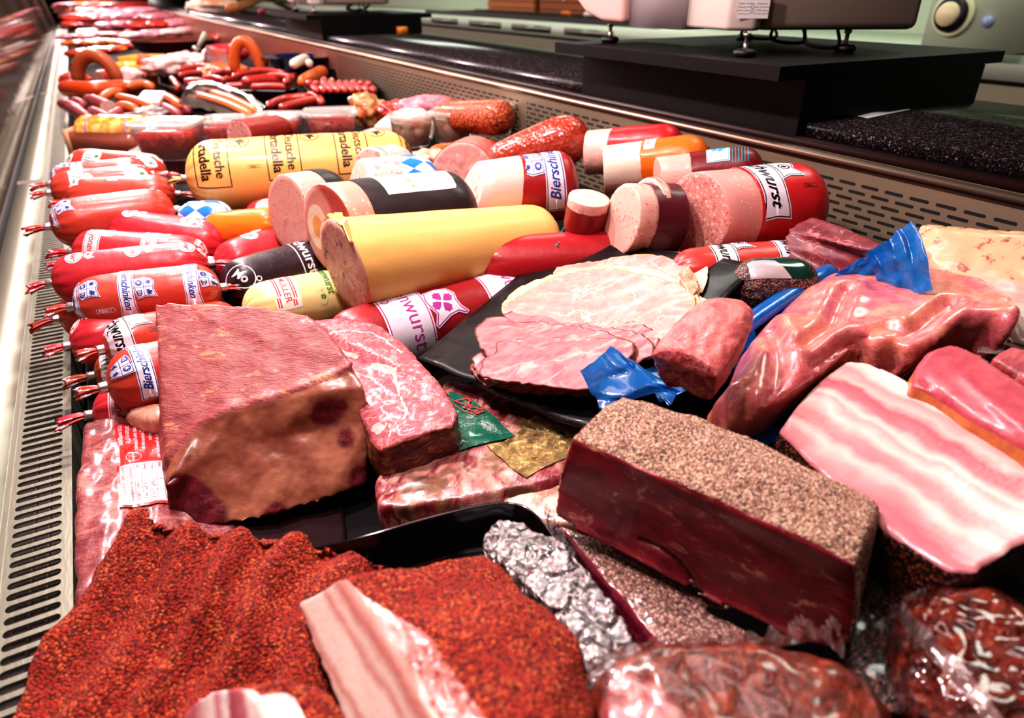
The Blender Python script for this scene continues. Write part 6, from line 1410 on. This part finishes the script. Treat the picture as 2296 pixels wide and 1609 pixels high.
# ---- clear tubs of red salad
m_tub = film('tub_clear', '#f0e6e2', .18, .06, 12, .15); m_lid = film('tub_lid', '#f4e4de', .34, .15, 30, .3)
m_salad = one('meat_salad', lambda n: n.pbr(n.ramp(n.noise(55, 4, .6, 1.5, vec=n.mp(sc=(1, 3, 1))), [(.3, hx('#5c0e08')), (.45, hx('#b82418')), (.6, hx('#d8402a')), (.72, hx('#f07a50'))]), .25, n.bump(n.noise(90, 4, .6, 1), .8, .006), coat=.8))
def rrect(w, d, r, n=4):
    o = []
    for sx, sy, a0 in ((1, 1, 0), (-1, 1, 90), (-1, -1, 180), (1, -1, 270)):
        for k in range(n + 1):
            a_ = math.radians(a0 + 90 * k / n); o.append((sx * (w / 2 - r) + r * math.cos(a_), sy * (d / 2 - r) + r * math.sin(a_)))
    return o
def tub(lb, c, w, d, h, rz, content, fill, group, round_=False, tp=.82):
    t = thing('deli_tub', lb, 'tub', group, Matrix.Translation(c) @ Matrix.Rotation(rz, 4, 'Z'))
    base = circ(w / 2, 28) if round_ else rrect(w, d, .02)
    bm = bmesh.new(); rows = [[bm.verts.new((x * k, y * k, z)) for x, y in base] for k, z in ((tp * .95, 0), (tp, .002), (1, h), (1.05, h + .001), (1.06, h + .004))]
    grid_faces(bm, rows); bm.faces.new(list(reversed(rows[0]))); part('body', bm, m_tub, t)
    bm = bmesh.new(); rows = [[bm.verts.new((x * k * (1 + (.02 * noise.noise(V((x * 60, y * 60, z * 50))))), y * k, z + (.004 * noise.noise(V((x * 50, y * 50, 1))) if z > h * .8 else 0))) for x, y in base] for k, z in ((tp * .93, .003), (lerp(tp, 1, fill) * .965, h * fill), (.7, h * fill + .004), (.4, h * fill + .006), (.05, h * fill + .006))]
    grid_faces(bm, rows); bm.faces.new(rows[-1]); bm.faces.new(list(reversed(rows[0]))); part('filling', bm, content, t)
    bm = bmesh.new(); rows = [[bm.verts.new((x * k, y * k, z)) for x, y in base] for k, z in ((1.085, h - .002), (1.09, h + .006), (1.03, h + .008), (.97, h + .004), (.5, h + .005), (.05, h + .005))]
    grid_faces(bm, rows); bm.faces.new(rows[-1]); part('lid', bm, m_lid, t); return t
GT = 'clear tubs of red meat salad'
for i, (px, py, h, w, d, rz, lb) in enumerate((
    (388, 405, .415, .13, .11, -.45, 'clear tub of red meat salad at the bottom of the left stack'), (392, 352, .345, .135, .115, -.45, 'clear tub of red meat salad on top of the left stack, beside the terrine'),
    (522, 332, .385, .13, .11, -.4, 'clear tub of red meat salad, second from the left'), (632, 325, .375, .12, .11, -.5, 'clear tub of red meat salad behind the cut salami'), (748, 318, .36, .13, .12, -.3, 'clear tub of red meat salad, rightmost, with torn lid'))):
    tub(lb, P(px, py, h), w, d, .074, rz, m_salad, .82, GT)
m_past = one('pale_salad', lambda n: n.pbr(n.mix(n.ss(n.noise(45, 4), .4, .6), hx('#c88a68'), hx('#ecd0b8')), .4, n.bump(n.noise(120, 4), .5, .004), coat=.5))
GP = 'small pots of pale meat salad'
for i, (px, py, h, lb) in enumerate(((925, 325, .318, 'clear pot of pale salad at the left of its row of three'), (1016, 316, .312, 'clear pot of pale salad in the middle of its row of three'), (1108, 300, .302, 'clear pot of pale salad at the right of its row of three'))):
    tub(lb, P(px, py, h), .098, .098, .062, 0, m_past, .86, GP, True)
q_ = [P(800, 300, .335), P(862, 318, .335), P(905, 300, .33), P(850, 286, .33)]; bm = bmesh.new(); c_ = sum(q_, V()) / 4; prism(bm, [p - c_ for p in round_poly(q_, 2)], V((0, 0, .004)))
o = mk('paper_tray', bm, flat('white_card', '#f0e4e0', .5), None, Matrix.Translation(c_)); tag(o, 'flat white paper tray between red tubs and pale pots', 'tray')
q_ = R3((838, 281, .30), (862, 260, .285), (905, 241, .275), (950, 242, .272), (972, 262, .285), (968, 280, .295)); 
o = one_part('cheese_wedge', 'large cream white wedge lying behind the pale salad pots', 'cheese', [q_, dn(q_, .035)], flat('cream_cheese', '#f4e6d2', .5), 'x', vox=.003, sm=3)
blob('roast_piece', 'browned lumpy roast piece standing right of the red salad tubs', 'roast', P(826, 246, .305), (.055, .045, .048), one('roast', lambda n: n.pbr(n.mix(n.ss(n.noise(45, 4), .4, .6), hx('#b0522a'), hx('#e8b078')), .35, n.bump(n.noise(80, 4), .8, .006), coat=.6)), .3, .5, .35, 1.8)
blob('packed_meat', 'rosy packed meat joint lying behind the cream wedge', 'packed meat', P(960, 240, .285), (.085, .05, .032), m_pk, -.5, 0, .15)
blob('packed_meat', 'small crimson film packed meat left of the rosy joint', 'packed meat', P(888, 246, .295), (.05, .035, .025), m_rdm, -.2, 0, .3)
sausage('egg_salami', 'orange crusted salami with an egg visible in its cut face behind the pots', 'salami', P(1003, 262, .262), P(1140, 262, .232), .036, .034, one('orange_crust', lambda n: sh_crust(n, ['#b8401c', '#d8602c', '#a03018', '#e88048'], 260, .8, .5, .4)), (), [], A='cut', B='dome', meat=f_light, face=egg_face())
link('sausage', 'bright orange sausage peeking between the pots and the big smoked sausage', 'sausage', [(960, 345, .30), (1030, 338, .30), (1120, 328, .30)], .018, m_or_s)
sausage('cut_salami', 'cut marbled salami half in front of the red salad tubs', 'salami', P(536, 306, .315), P(640, 288, .325), .038, .036, casing('salami_red', '#9a2a24', .35), (), [], A='cut', B='dome', peel=0.001, meat=f_coarse, face=emulsion('salami_face', '#d8948c', [('#f4dcd4', 120, .42, .5), ('#b8545a', 120, .4, .3)]))
bm = bmesh.new(); tube(bm, [P(660, 303, .30), P(668, 312, .30), P(675, 306, .295)], .0025, 8); o = mk('green_clip', bm, flat('green', '#1c8a5a', .3)); tag(o, 'small green clip beside the cut salami', 'clip')
blob('meat_loaf_slice', 'pale cream and brown cold cut piece right of the mortadella end', 'cold cut', P(955, 358, .30), (.045, .03, .02), m_past, .2, 0, .3)
# ---- vienna sausages in a clear bag
m_vie = casing('vienna', '#e07a48', .2)
GV = 'vienna sausages in the clear bag'
for i, (x0, y0, x1, y1, dh) in enumerate(((418, 218, 560, 262, 0), (432, 208, 572, 256, -.008), (446, 199, 580, 248, -.016), (440, 212, 566, 259, -.028), (458, 202, 578, 251, -.036))):
    link('vienna_sausage', 'slim orange vienna sausage lying in the clear bag', 'sausage', [(x0, y0, .335 + dh), ((x0 + x1) / 2, (y0 + y1) / 2 - 5, .322 + dh), (x1, y1, .335 + dh)], .0125, m_vie, GV)
bm = bmesh.new(); A_1, B_1, C_1, D_1 = P(398, 230, .338), P(438, 186, .30), P(600, 236, .30), P(575, 272, .335)
sheet(bm, A_1, B_1, C_1, D_1, 30, 24, lambda u, v, p: p + V((0, 0, .055 * math.sin(PI * u) * math.sin(PI * v) ** .5 + .012 * noise.noise(p * 25)))); o = mk('plastic_bag', bm, film('bag_clear', '#f4e8ec', .08, .1, 30, .5)); tag(o, 'clear plastic bag around the orange vienna sausages', 'plastic bag')
# ---- black trays of small sausages
def btray(lb, pts, hh=.05):
    q = R3(*pts); c = sum(q, V()) / len(q); t = thing('display_tray', lb, 'tray', None, Matrix.Translation(c - V((0, 0, hh))))
    bm = bmesh.new(); q = densify(round_poly(q, 1), .03); rows = [[bm.verts.new(c + (p - c) * k + V((0, 0, z))) for p in q] for k, z in ((.94, -hh), (1.0, 0), (.985, .002), (.93, -hh + .006), (.4, -hh + .006), (.02, -hh + .006))]
    grid_faces(bm, rows); bm.faces.new(list(reversed(rows[0]))); bm.faces.new(rows[-1]); part('pan', bm, m_blkt, t, False, Matrix()); return t
btray('black display tray heaped with small dark red sausages', [(358, 196, .345), (520, 203, .325), (672, 205, .31), (660, 165, .30), (480, 150, .325), (352, 160, .345)])
btray('black display tray of thin upright red sausages against the vent', [(676, 206, .308), (770, 206, .295), (862, 200, .283), (800, 160, .275), (700, 152, .285)])
GS2 = 'small dark red sausages heaped in the black tray'; rnd = random.Random(5)
for i, (x0, y0, x1, y1, h, r) in enumerate(((398, 158, 468, 150, .30, .012), (400, 170, 455, 163, .305, .012), (440, 146, 500, 160, .295, .012), (470, 168, 530, 158, .30, .012), (505, 160, 560, 166, .295, .012), (412, 182, 470, 186, .318, .012), (478, 186, 540, 176, .318, .012),
    (540, 184, 655, 178, .298, .019), (520, 172, 600, 160, .29, .012), (560, 158, 640, 165, .285, .012), (420, 192, 490, 194, .325, .011), (505, 194, 590, 192, .32, .012), (560, 196, 652, 196, .31, .013), (600, 170, 660, 175, .285, .012), (640, 186, 662, 170, .29, .013), (385, 176, 400, 196, .32, .012), (600, 152, 640, 156, .285, .010), (455, 174, 505, 180, .305, .011))):
    link('small_sausage', 'small dark red smoked sausage in the heaped black tray', 'sausage', [(x0, y0, h), ((x0 + x1) / 2, (y0 + y1) / 2 - 3, h - .004), (x1, y1, h)], r, m_red_s, GS2)
GS3 = 'thin red sausages standing side by side in the tray by the vent'
for i in range(9):
    x = 690 + i * 16; link('thin_sausage', 'thin red sausage standing upright in the black tray by the vent', 'sausage', [(x + 22, 205, .288), (x + 8, 190, .282), (x + 2 + i, 172 + i * 2.2 + (14 if i < 2 else 0), .272)], .0125, m_red_s, GS3)
for i, q in enumerate(([(598, 238, .325), (640, 222, .318), (700, 216, .312)], [(625, 243, .322), (665, 232, .315), (712, 222, .31)], [(690, 212, .31), (712, 216, .31), (722, 232, .312)])):
    link('frankfurter', ['red frankfurter arching in front of the black tray, left one', 'red frankfurter lying below the left arching one', 'short red frankfurter end beside the two arching ones'][i], 'sausage', q, .013, m_red_s)
link('bock_sausage', 'thick orange sausage leaning on the blue bowl', 'sausage', [(672, 188, .30), (700, 172, .285), (728, 158, .275)], .024, m_or_s)
# ring sausages
def arc(px0, px1, base, topy, h0, h1, n=9, lean=0):
    return [(px0 + (px1 - px0) * (.5 - .5 * math.cos(PI * i / (n - 1))) + lean * math.sin(PI * i / (n - 1)), base - (base - topy) * math.sin(PI * i / (n - 1)), lerp(h0, h1, math.sin(PI * i / (n - 1)))) for i in range(n)]
def arc3(px0, px1, base, topy, h0, n=11):
    A = P(px0, base, h0); B = P(px1, base, h0); dep = (A.y + B.y) / 2; zt = PY((px0 + px1) / 2, topy, dep).z; return [A.lerp(B, .5 - .5 * math.cos(PI * i / (n - 1))) + V((0, 0, (zt - A.z) * math.sin(PI * i / (n - 1)))) for i in range(n)]
link('ring_sausage', 'upright orange ring sausage rising above the tray of small sausages', 'sausage', arc3(528, 588, 165, 92, .30), .022, m_or_s)
link('ring_sausage', 'brown orange ring sausage arched over a pink cut face near the front glass', 'sausage', arc3(178, 268, 190, 124, .385), .030, m_brn)
link('long_sausage', 'glossy bright orange sausage lying across at the front glass', 'sausage', [(138, 198, .385), (200, 202, .38), (280, 198, .385), (300, 203, .39)], .036, m_org)
link('short_sausage', 'pinkish orange sausage end right of the glossy orange sausage', 'sausage', [(285, 196, .37), (320, 190, .375), (345, 198, .385)], .022, m_or_s)
sausage('cut_lyoner', 'pink cut sausage face framed by the brown ring sausage', 'sausage', P(222, 176, .375), P(262, 168, .37), .034, .03, redA, (), [], A='cut', B='dome', meat=f_light, face=f_light)
blob('red_meat_piece', 'dark red meat piece behind the glossy orange sausage', 'meat', P(168, 178, .38), (.07, .05, .035), m_rdm, .3)
# purple brown landjaeger pieces
GL = 'purple brown dry sausages near the front glass'
for i, q in enumerate((((138, 232), (185, 252)), ((150, 238), (200, 268)), ((165, 228), (190, 240)), ((195, 222), (235, 245)), ((205, 250), (250, 272)), ((240, 268), (300, 240)), ((255, 275), (330, 262)), ((365, 240), (405, 262)), ((385, 228), (425, 252)))):
    link('dry_sausage', 'purple brown dry sausage in the loose heap by the glass', 'sausage', [(q[0][0], q[0][1], .392), ((q[0][0] + q[1][0]) / 2, (q[0][1] + q[1][1]) / 2 - 2, .385), (q[1][0], q[1][1], .392)], .020, m_purp, GL)
sausage('cut_salami', 'small dark salami with oval pink cut end in the heap by the glass', 'salami', P(244, 242, .375), P(205, 225, .37), .026, .024, m_purp, (), [], A='cut', B='dome', meat=f_light, face=f_light, slant=(.4, 0))
for i, q in enumerate((((225, 222), (270, 205), 'slim orange sausage above the dry sausages'), ((262, 218), (350, 244), 'orange sausage slanting right below the white packet'), ((365, 214), (408, 240), 'orange red sausage right of the white packet'), ((265, 238), (310, 248), 'short orange sausage under the slanting one'))):
    link('slim_sausage', q[2], 'sausage', [(q[0][0], q[0][1], .375), ((q[0][0] + q[1][0]) / 2, (q[0][1] + q[1][1]) / 2 - 3, .368), (q[1][0], q[1][1], .375)], .018, m_or_s)
q_ = R3((303, 222, .36), (322, 202, .35), (372, 203, .35), (355, 228, .36)); o = one_part('paper_packet', 'white paper packet lying on the orange sausages', 'packet', [q_, dn(q_, .02)], flat('paper_white', '#ece4e8', .5), 'x', vox=.004, sm=2)
blob('plastic_scrap', 'crumpled pale plastic scrap behind the left salad tub', 'plastic', P(338, 252, .365), (.05, .02, .02), m_lid, .3, 0, .5)
# bowls and trays of the middle distance
def bowl(lb, c, r, hgt, m, inner, ml=None):
    t = thing('bowl', lb, 'bowl', None, Matrix.Translation(c)); bm = bmesh.new()
    lathe(bm, [(r * .5, 0), (r * .85, hgt * .4), (r, hgt), (r * 1.03, hgt * 1.02), (r * .97, hgt), (r * .8, hgt * .5), (.01, hgt * .15)], 40); part('shell', bm, m, t)
    bm = bmesh.new(); lathe(bm, [(r * .93, hgt * .75), (r * .6, hgt * .85), (.01, hgt * .9)], 40); part('filling', bm, inner, t); return t
m_navy = flat('enamel_navy', '#141a3c', .12, coat=1.0)
c_ = P(675, 176, .325); bowl('dark navy enamel bowl with white sausages by the vent', c_, .145, .085, m_navy, flat('water_dark', '#241c24', .1)); 
for q in (((655, 146), (688, 130)), ((688, 146), (700, 139))):
    link('white_sausage', 'pale white sausage resting in the navy bowl', 'sausage', [(q[0][0], q[0][1], .245), ((q[0][0] + q[1][0]) / 2, (q[0][1] + q[1][1]) / 2 - 1, .238), (q[1][0], q[1][1], .235)], .018, flat('weisswurst', '#ecdccc', .4), 'white sausages in the navy bowl')
bowl('wide bowl of brick red sauce with a ladle behind the sausage tray', P(395, 125, .36), .24, .09, flat('bowl_brown', '#5a2a22', .3), one('sauce', lambda n: n.pbr(n.mix(n.noise(20, 3), hx('#a83a20'), hx('#d8603c')), .3, coat=.5)))
t = thing('ladle', 'ladle with pale grey handle leaning in the sauce bowl', 'ladle', None, Matrix.Translation(P(440, 112, .30)))
bm = bmesh.new(); g0_ = P(442, 114, .30); g1_ = PY(460, 74, g0_.y - .05); tube(bm, [g0_, g1_], .013, 10); part('handle', bm, flat('handle_pale', '#c8c8b4', .4), t, True, Matrix())
bm = bmesh.new(); bmesh.ops.create_uvsphere(bm, u_segments=16, v_segments=8, radius=.03); part('scoop', bm, metal('scoop', '#8a8078', .3), t, True, Matrix.Translation(g0_))
for i, (x, y, sx, lb) in enumerate(((372, 148, .10, 'pale pink fatty meat heap at the left rim of the sausage tray'), (410, 140, .09, 'pale pink fatty meat heap behind the small red sausages'), (450, 142, .08, 'pale meat heap nearest the clear bag'))):
    blob('fatty_meat', lb, 'meat', P(x, y, .315), (sx, .07, .045), m_ppk, .3 * i, 0, .3)
for i, (x, y, lb) in enumerate(((328, 150, 'brown ham knuckle left of the pale meat heaps'), (350, 162, 'orange brown ham knuckle at the tray corner'))):
    blob('ham_knuckle', lb, 'ham', P(x, y, .345), (.045, .05, .06), m_brn, 0, 0, .15)
q_ = [P(455, 150, .31), P(462, 97, .20), P(520, 135, .26), P(510, 158, .30)]; bm = bmesh.new(); sheet(bm, *q_, 16, 16, lambda u, v, p: p + V((0, 0, .02 * noise.noise(p * 15)))); o = mk('plastic_bag', bm, film('bag_clear2', '#f0d8dc', .55, .1, 30, .9)); tag(o, 'pointed pinkish plastic bag standing left of the upright ring sausage', 'plastic bag')
blob('red_meat_piece', 'bright red meat piece behind the upright ring sausage', 'meat', P(505, 120, .30), (.12, .10, .05), one('crimson_meat', lambda n: n.pbr(hx('#c02a38'), .35, coat=.5)), .2)
blob('meat_heap', 'orange meat in the corner beneath the upright ring sausage', 'meat', P(500, 160, .31), (.10, .08, .035), m_orm, .2, 0, .2)
for i, (x0, y0, x1, y1, h, m, lb) in enumerate(((262, 140, 335, 152, .36, m_yel2, 'yellow tray behind the brown ring sausage'), (225, 158, 335, 172, .365, m_yel2, 'lower yellow tray beside the white meat piece'))):
    a_, b_ = P(x0, y1, h + .01), P(x1, y1, h + .01); e_ = (b_ - a_); t = thing('yellow_tray', lb, 'tray', None, frame((a_ + b_) / 2, e_)); L2 = e_.length / 2
    bm = bmesh.new(); rows = [[bm.verts.new((x * k, y * k + .12, z)) for x, y in rrect(L2 * 2, .22, .03)] for k, z in ((.9, 0), (1, .05), (.97, .05), (.88, .006), (.02, .006))]; grid_faces(bm, rows); bm.faces.new(rows[-1]); part('pan', bm, m, t)
blob('white_meat_piece', 'white fatty meat piece in the lower yellow tray', 'meat', P(294, 172, .36), (.06, .05, .04), m_ppk, 0, 0, .2)
# rows of marinated and pink meats toward the far end
rnd = random.Random(11)
def row(name, lb, cat, grp, n, x0, x1, y0, y1, h0, h1, size, mats, amp=.25):
    for i in range(n):
        u = i / max(1, n - 1); m = mats[rnd.randrange(len(mats))]; k = rnd.uniform(.8, 1.25)
        p = P(lerp(x0, x1, u) + rnd.uniform(-4, 4), lerp(y0, y1, u) + rnd.uniform(-3, 3), lerp(h0, h1, u))
        blob(name, lb, cat, p, (size[0] * k * .72, size[1] * k * .72, size[2] * .85), m, rnd.uniform(-.8, .8), 0, amp, 2.2, grp, 3)
row('marinated_steak', 'orange marinated steak in the rows beyond the brown ring sausage', 'steak', 'orange marinated steaks', 9, 172, 262, 118, 112, .385, .37, (.10, .07, .03), [m_orm, m_rdm])
row('marinated_steak', 'orange marinated steak in the rows beyond the brown ring sausage', 'steak', 'orange marinated steaks', 8, 170, 270, 100, 92, .385, .37, (.13, .08, .03), [m_orm, m_orm, m_yel2])
row('paprika_skewer', 'red paprika meat in the long row before the sauce bowl', 'meat', 'red paprika meats', 12, 285, 500, 100, 86, .36, .30, (.13, .09, .035), [m_rdm, m_orm, m_rdm])
row('pink_cut', 'rosy pink cut of meat in the far rows', 'meat', 'rosy pink cuts in the far rows', 6, 165, 300, 84, 74, .39, .36, (.16, .12, .03), [m_pk, m_rdm])
row('pale_cut', 'pale pink cut of meat in the white trays of the far rows', 'meat', 'pale pink cuts in the far rows', 5, 290, 420, 80, 70, .36, .32, (.17, .14, .04), [m_ppk, m_pk, m_ppk])
row('pink_cut', 'rosy pink cut of meat in the far rows', 'meat', 'rosy pink cuts in the far rows', 7, 168, 400, 58, 54, .34, .28, (.22, .18, .05), [m_pk, m_rdm])
row('far_meat', 'blurred red meat piece close to the far end of the case', 'meat', 'blurred red meats at the far end', 9, 166, 360, 42, 40, .29, .25, (.24, .26, .06), [m_pk, m_rdm, m_pk])
row('far_meat', 'blurred red meat piece close to the far end of the case', 'meat', 'blurred red meats at the far end', 9, 164, 340, 27, 26, .25, .22, (.26, .3, .06), [m_pk, m_orm, m_rdm])
row('far_meat', 'blurred red meat piece close to the far end of the case', 'meat', 'blurred red meats at the far end', 8, 160, 300, 12, 12, .20, .18, (.28, .34, .06), [m_orm, m_rdm, m_pk])
q_ = R3((168, 72, .36), (238, 68, .35), (232, 62, .35), (170, 65, .36)); o = one_part('fat_strip', 'cream coloured strip of back fat across the far rows', 'fat', [q_, dn(q_, .03)], flat('backfat', '#f0e0cc', .5), 'x', vox=.012, sm=1)
for i, (x, y, x2, y2, h, lb) in enumerate(((236, 46, 252, 30, .33, 'pale tong handle sticking up left in the far rows'), (300, 46, 312, 24, .31, 'white serving handle in the middle of the far rows'), (362, 34, 370, 14, .26, 'white handle beside the black box in the far rows'))):
    p0 = P(x, y, h); bm = bmesh.new(); tube(bm, [p0, PY(x2, y2, p0.y)], .03, 8); o = mk('handle', bm, flat('handle%d' % i, '#ded4c4', .4)); tag(o, lb, 'handle')
p0 = P(378, 44, .30); bm = bbox_bm((-.16, -.1, 0), (.16, .1, .22), .02); o = mk('black_box', bm, m_blk, None, Matrix.Translation(p0)); tag(o, 'black box standing against the rear wall in the far rows', 'box')
# on the counter, far left
blob('wrapped_bread', 'pale wrapped food parcel with browned edge on the far counter', 'parcel', P(480, 14, .135), (.30, .16, .075), one('pale_parcel', lambda n: n.pbr(n.mix(n.ss(n.noise(9, 3), .45, .6), hx('#e8d0b8'), hx('#c88a68')), .5)), -1.0, 0, .2)
link('bread_stick', 'browned bread stick lying against the pale parcel on the far counter', 'bread', [(505, 22, .14), (545, 12, .12), (600, -8, .10)], .035, flat('bread_brown', '#b86a3c', .5))
blob('red_cup', 'small crimson cup on the counter before the far scale', 'cup', P(587, 27, .158) - V((0, 0, .002)), (.03, .03, .032), flat('crimson', '#8a0f3a', .4))
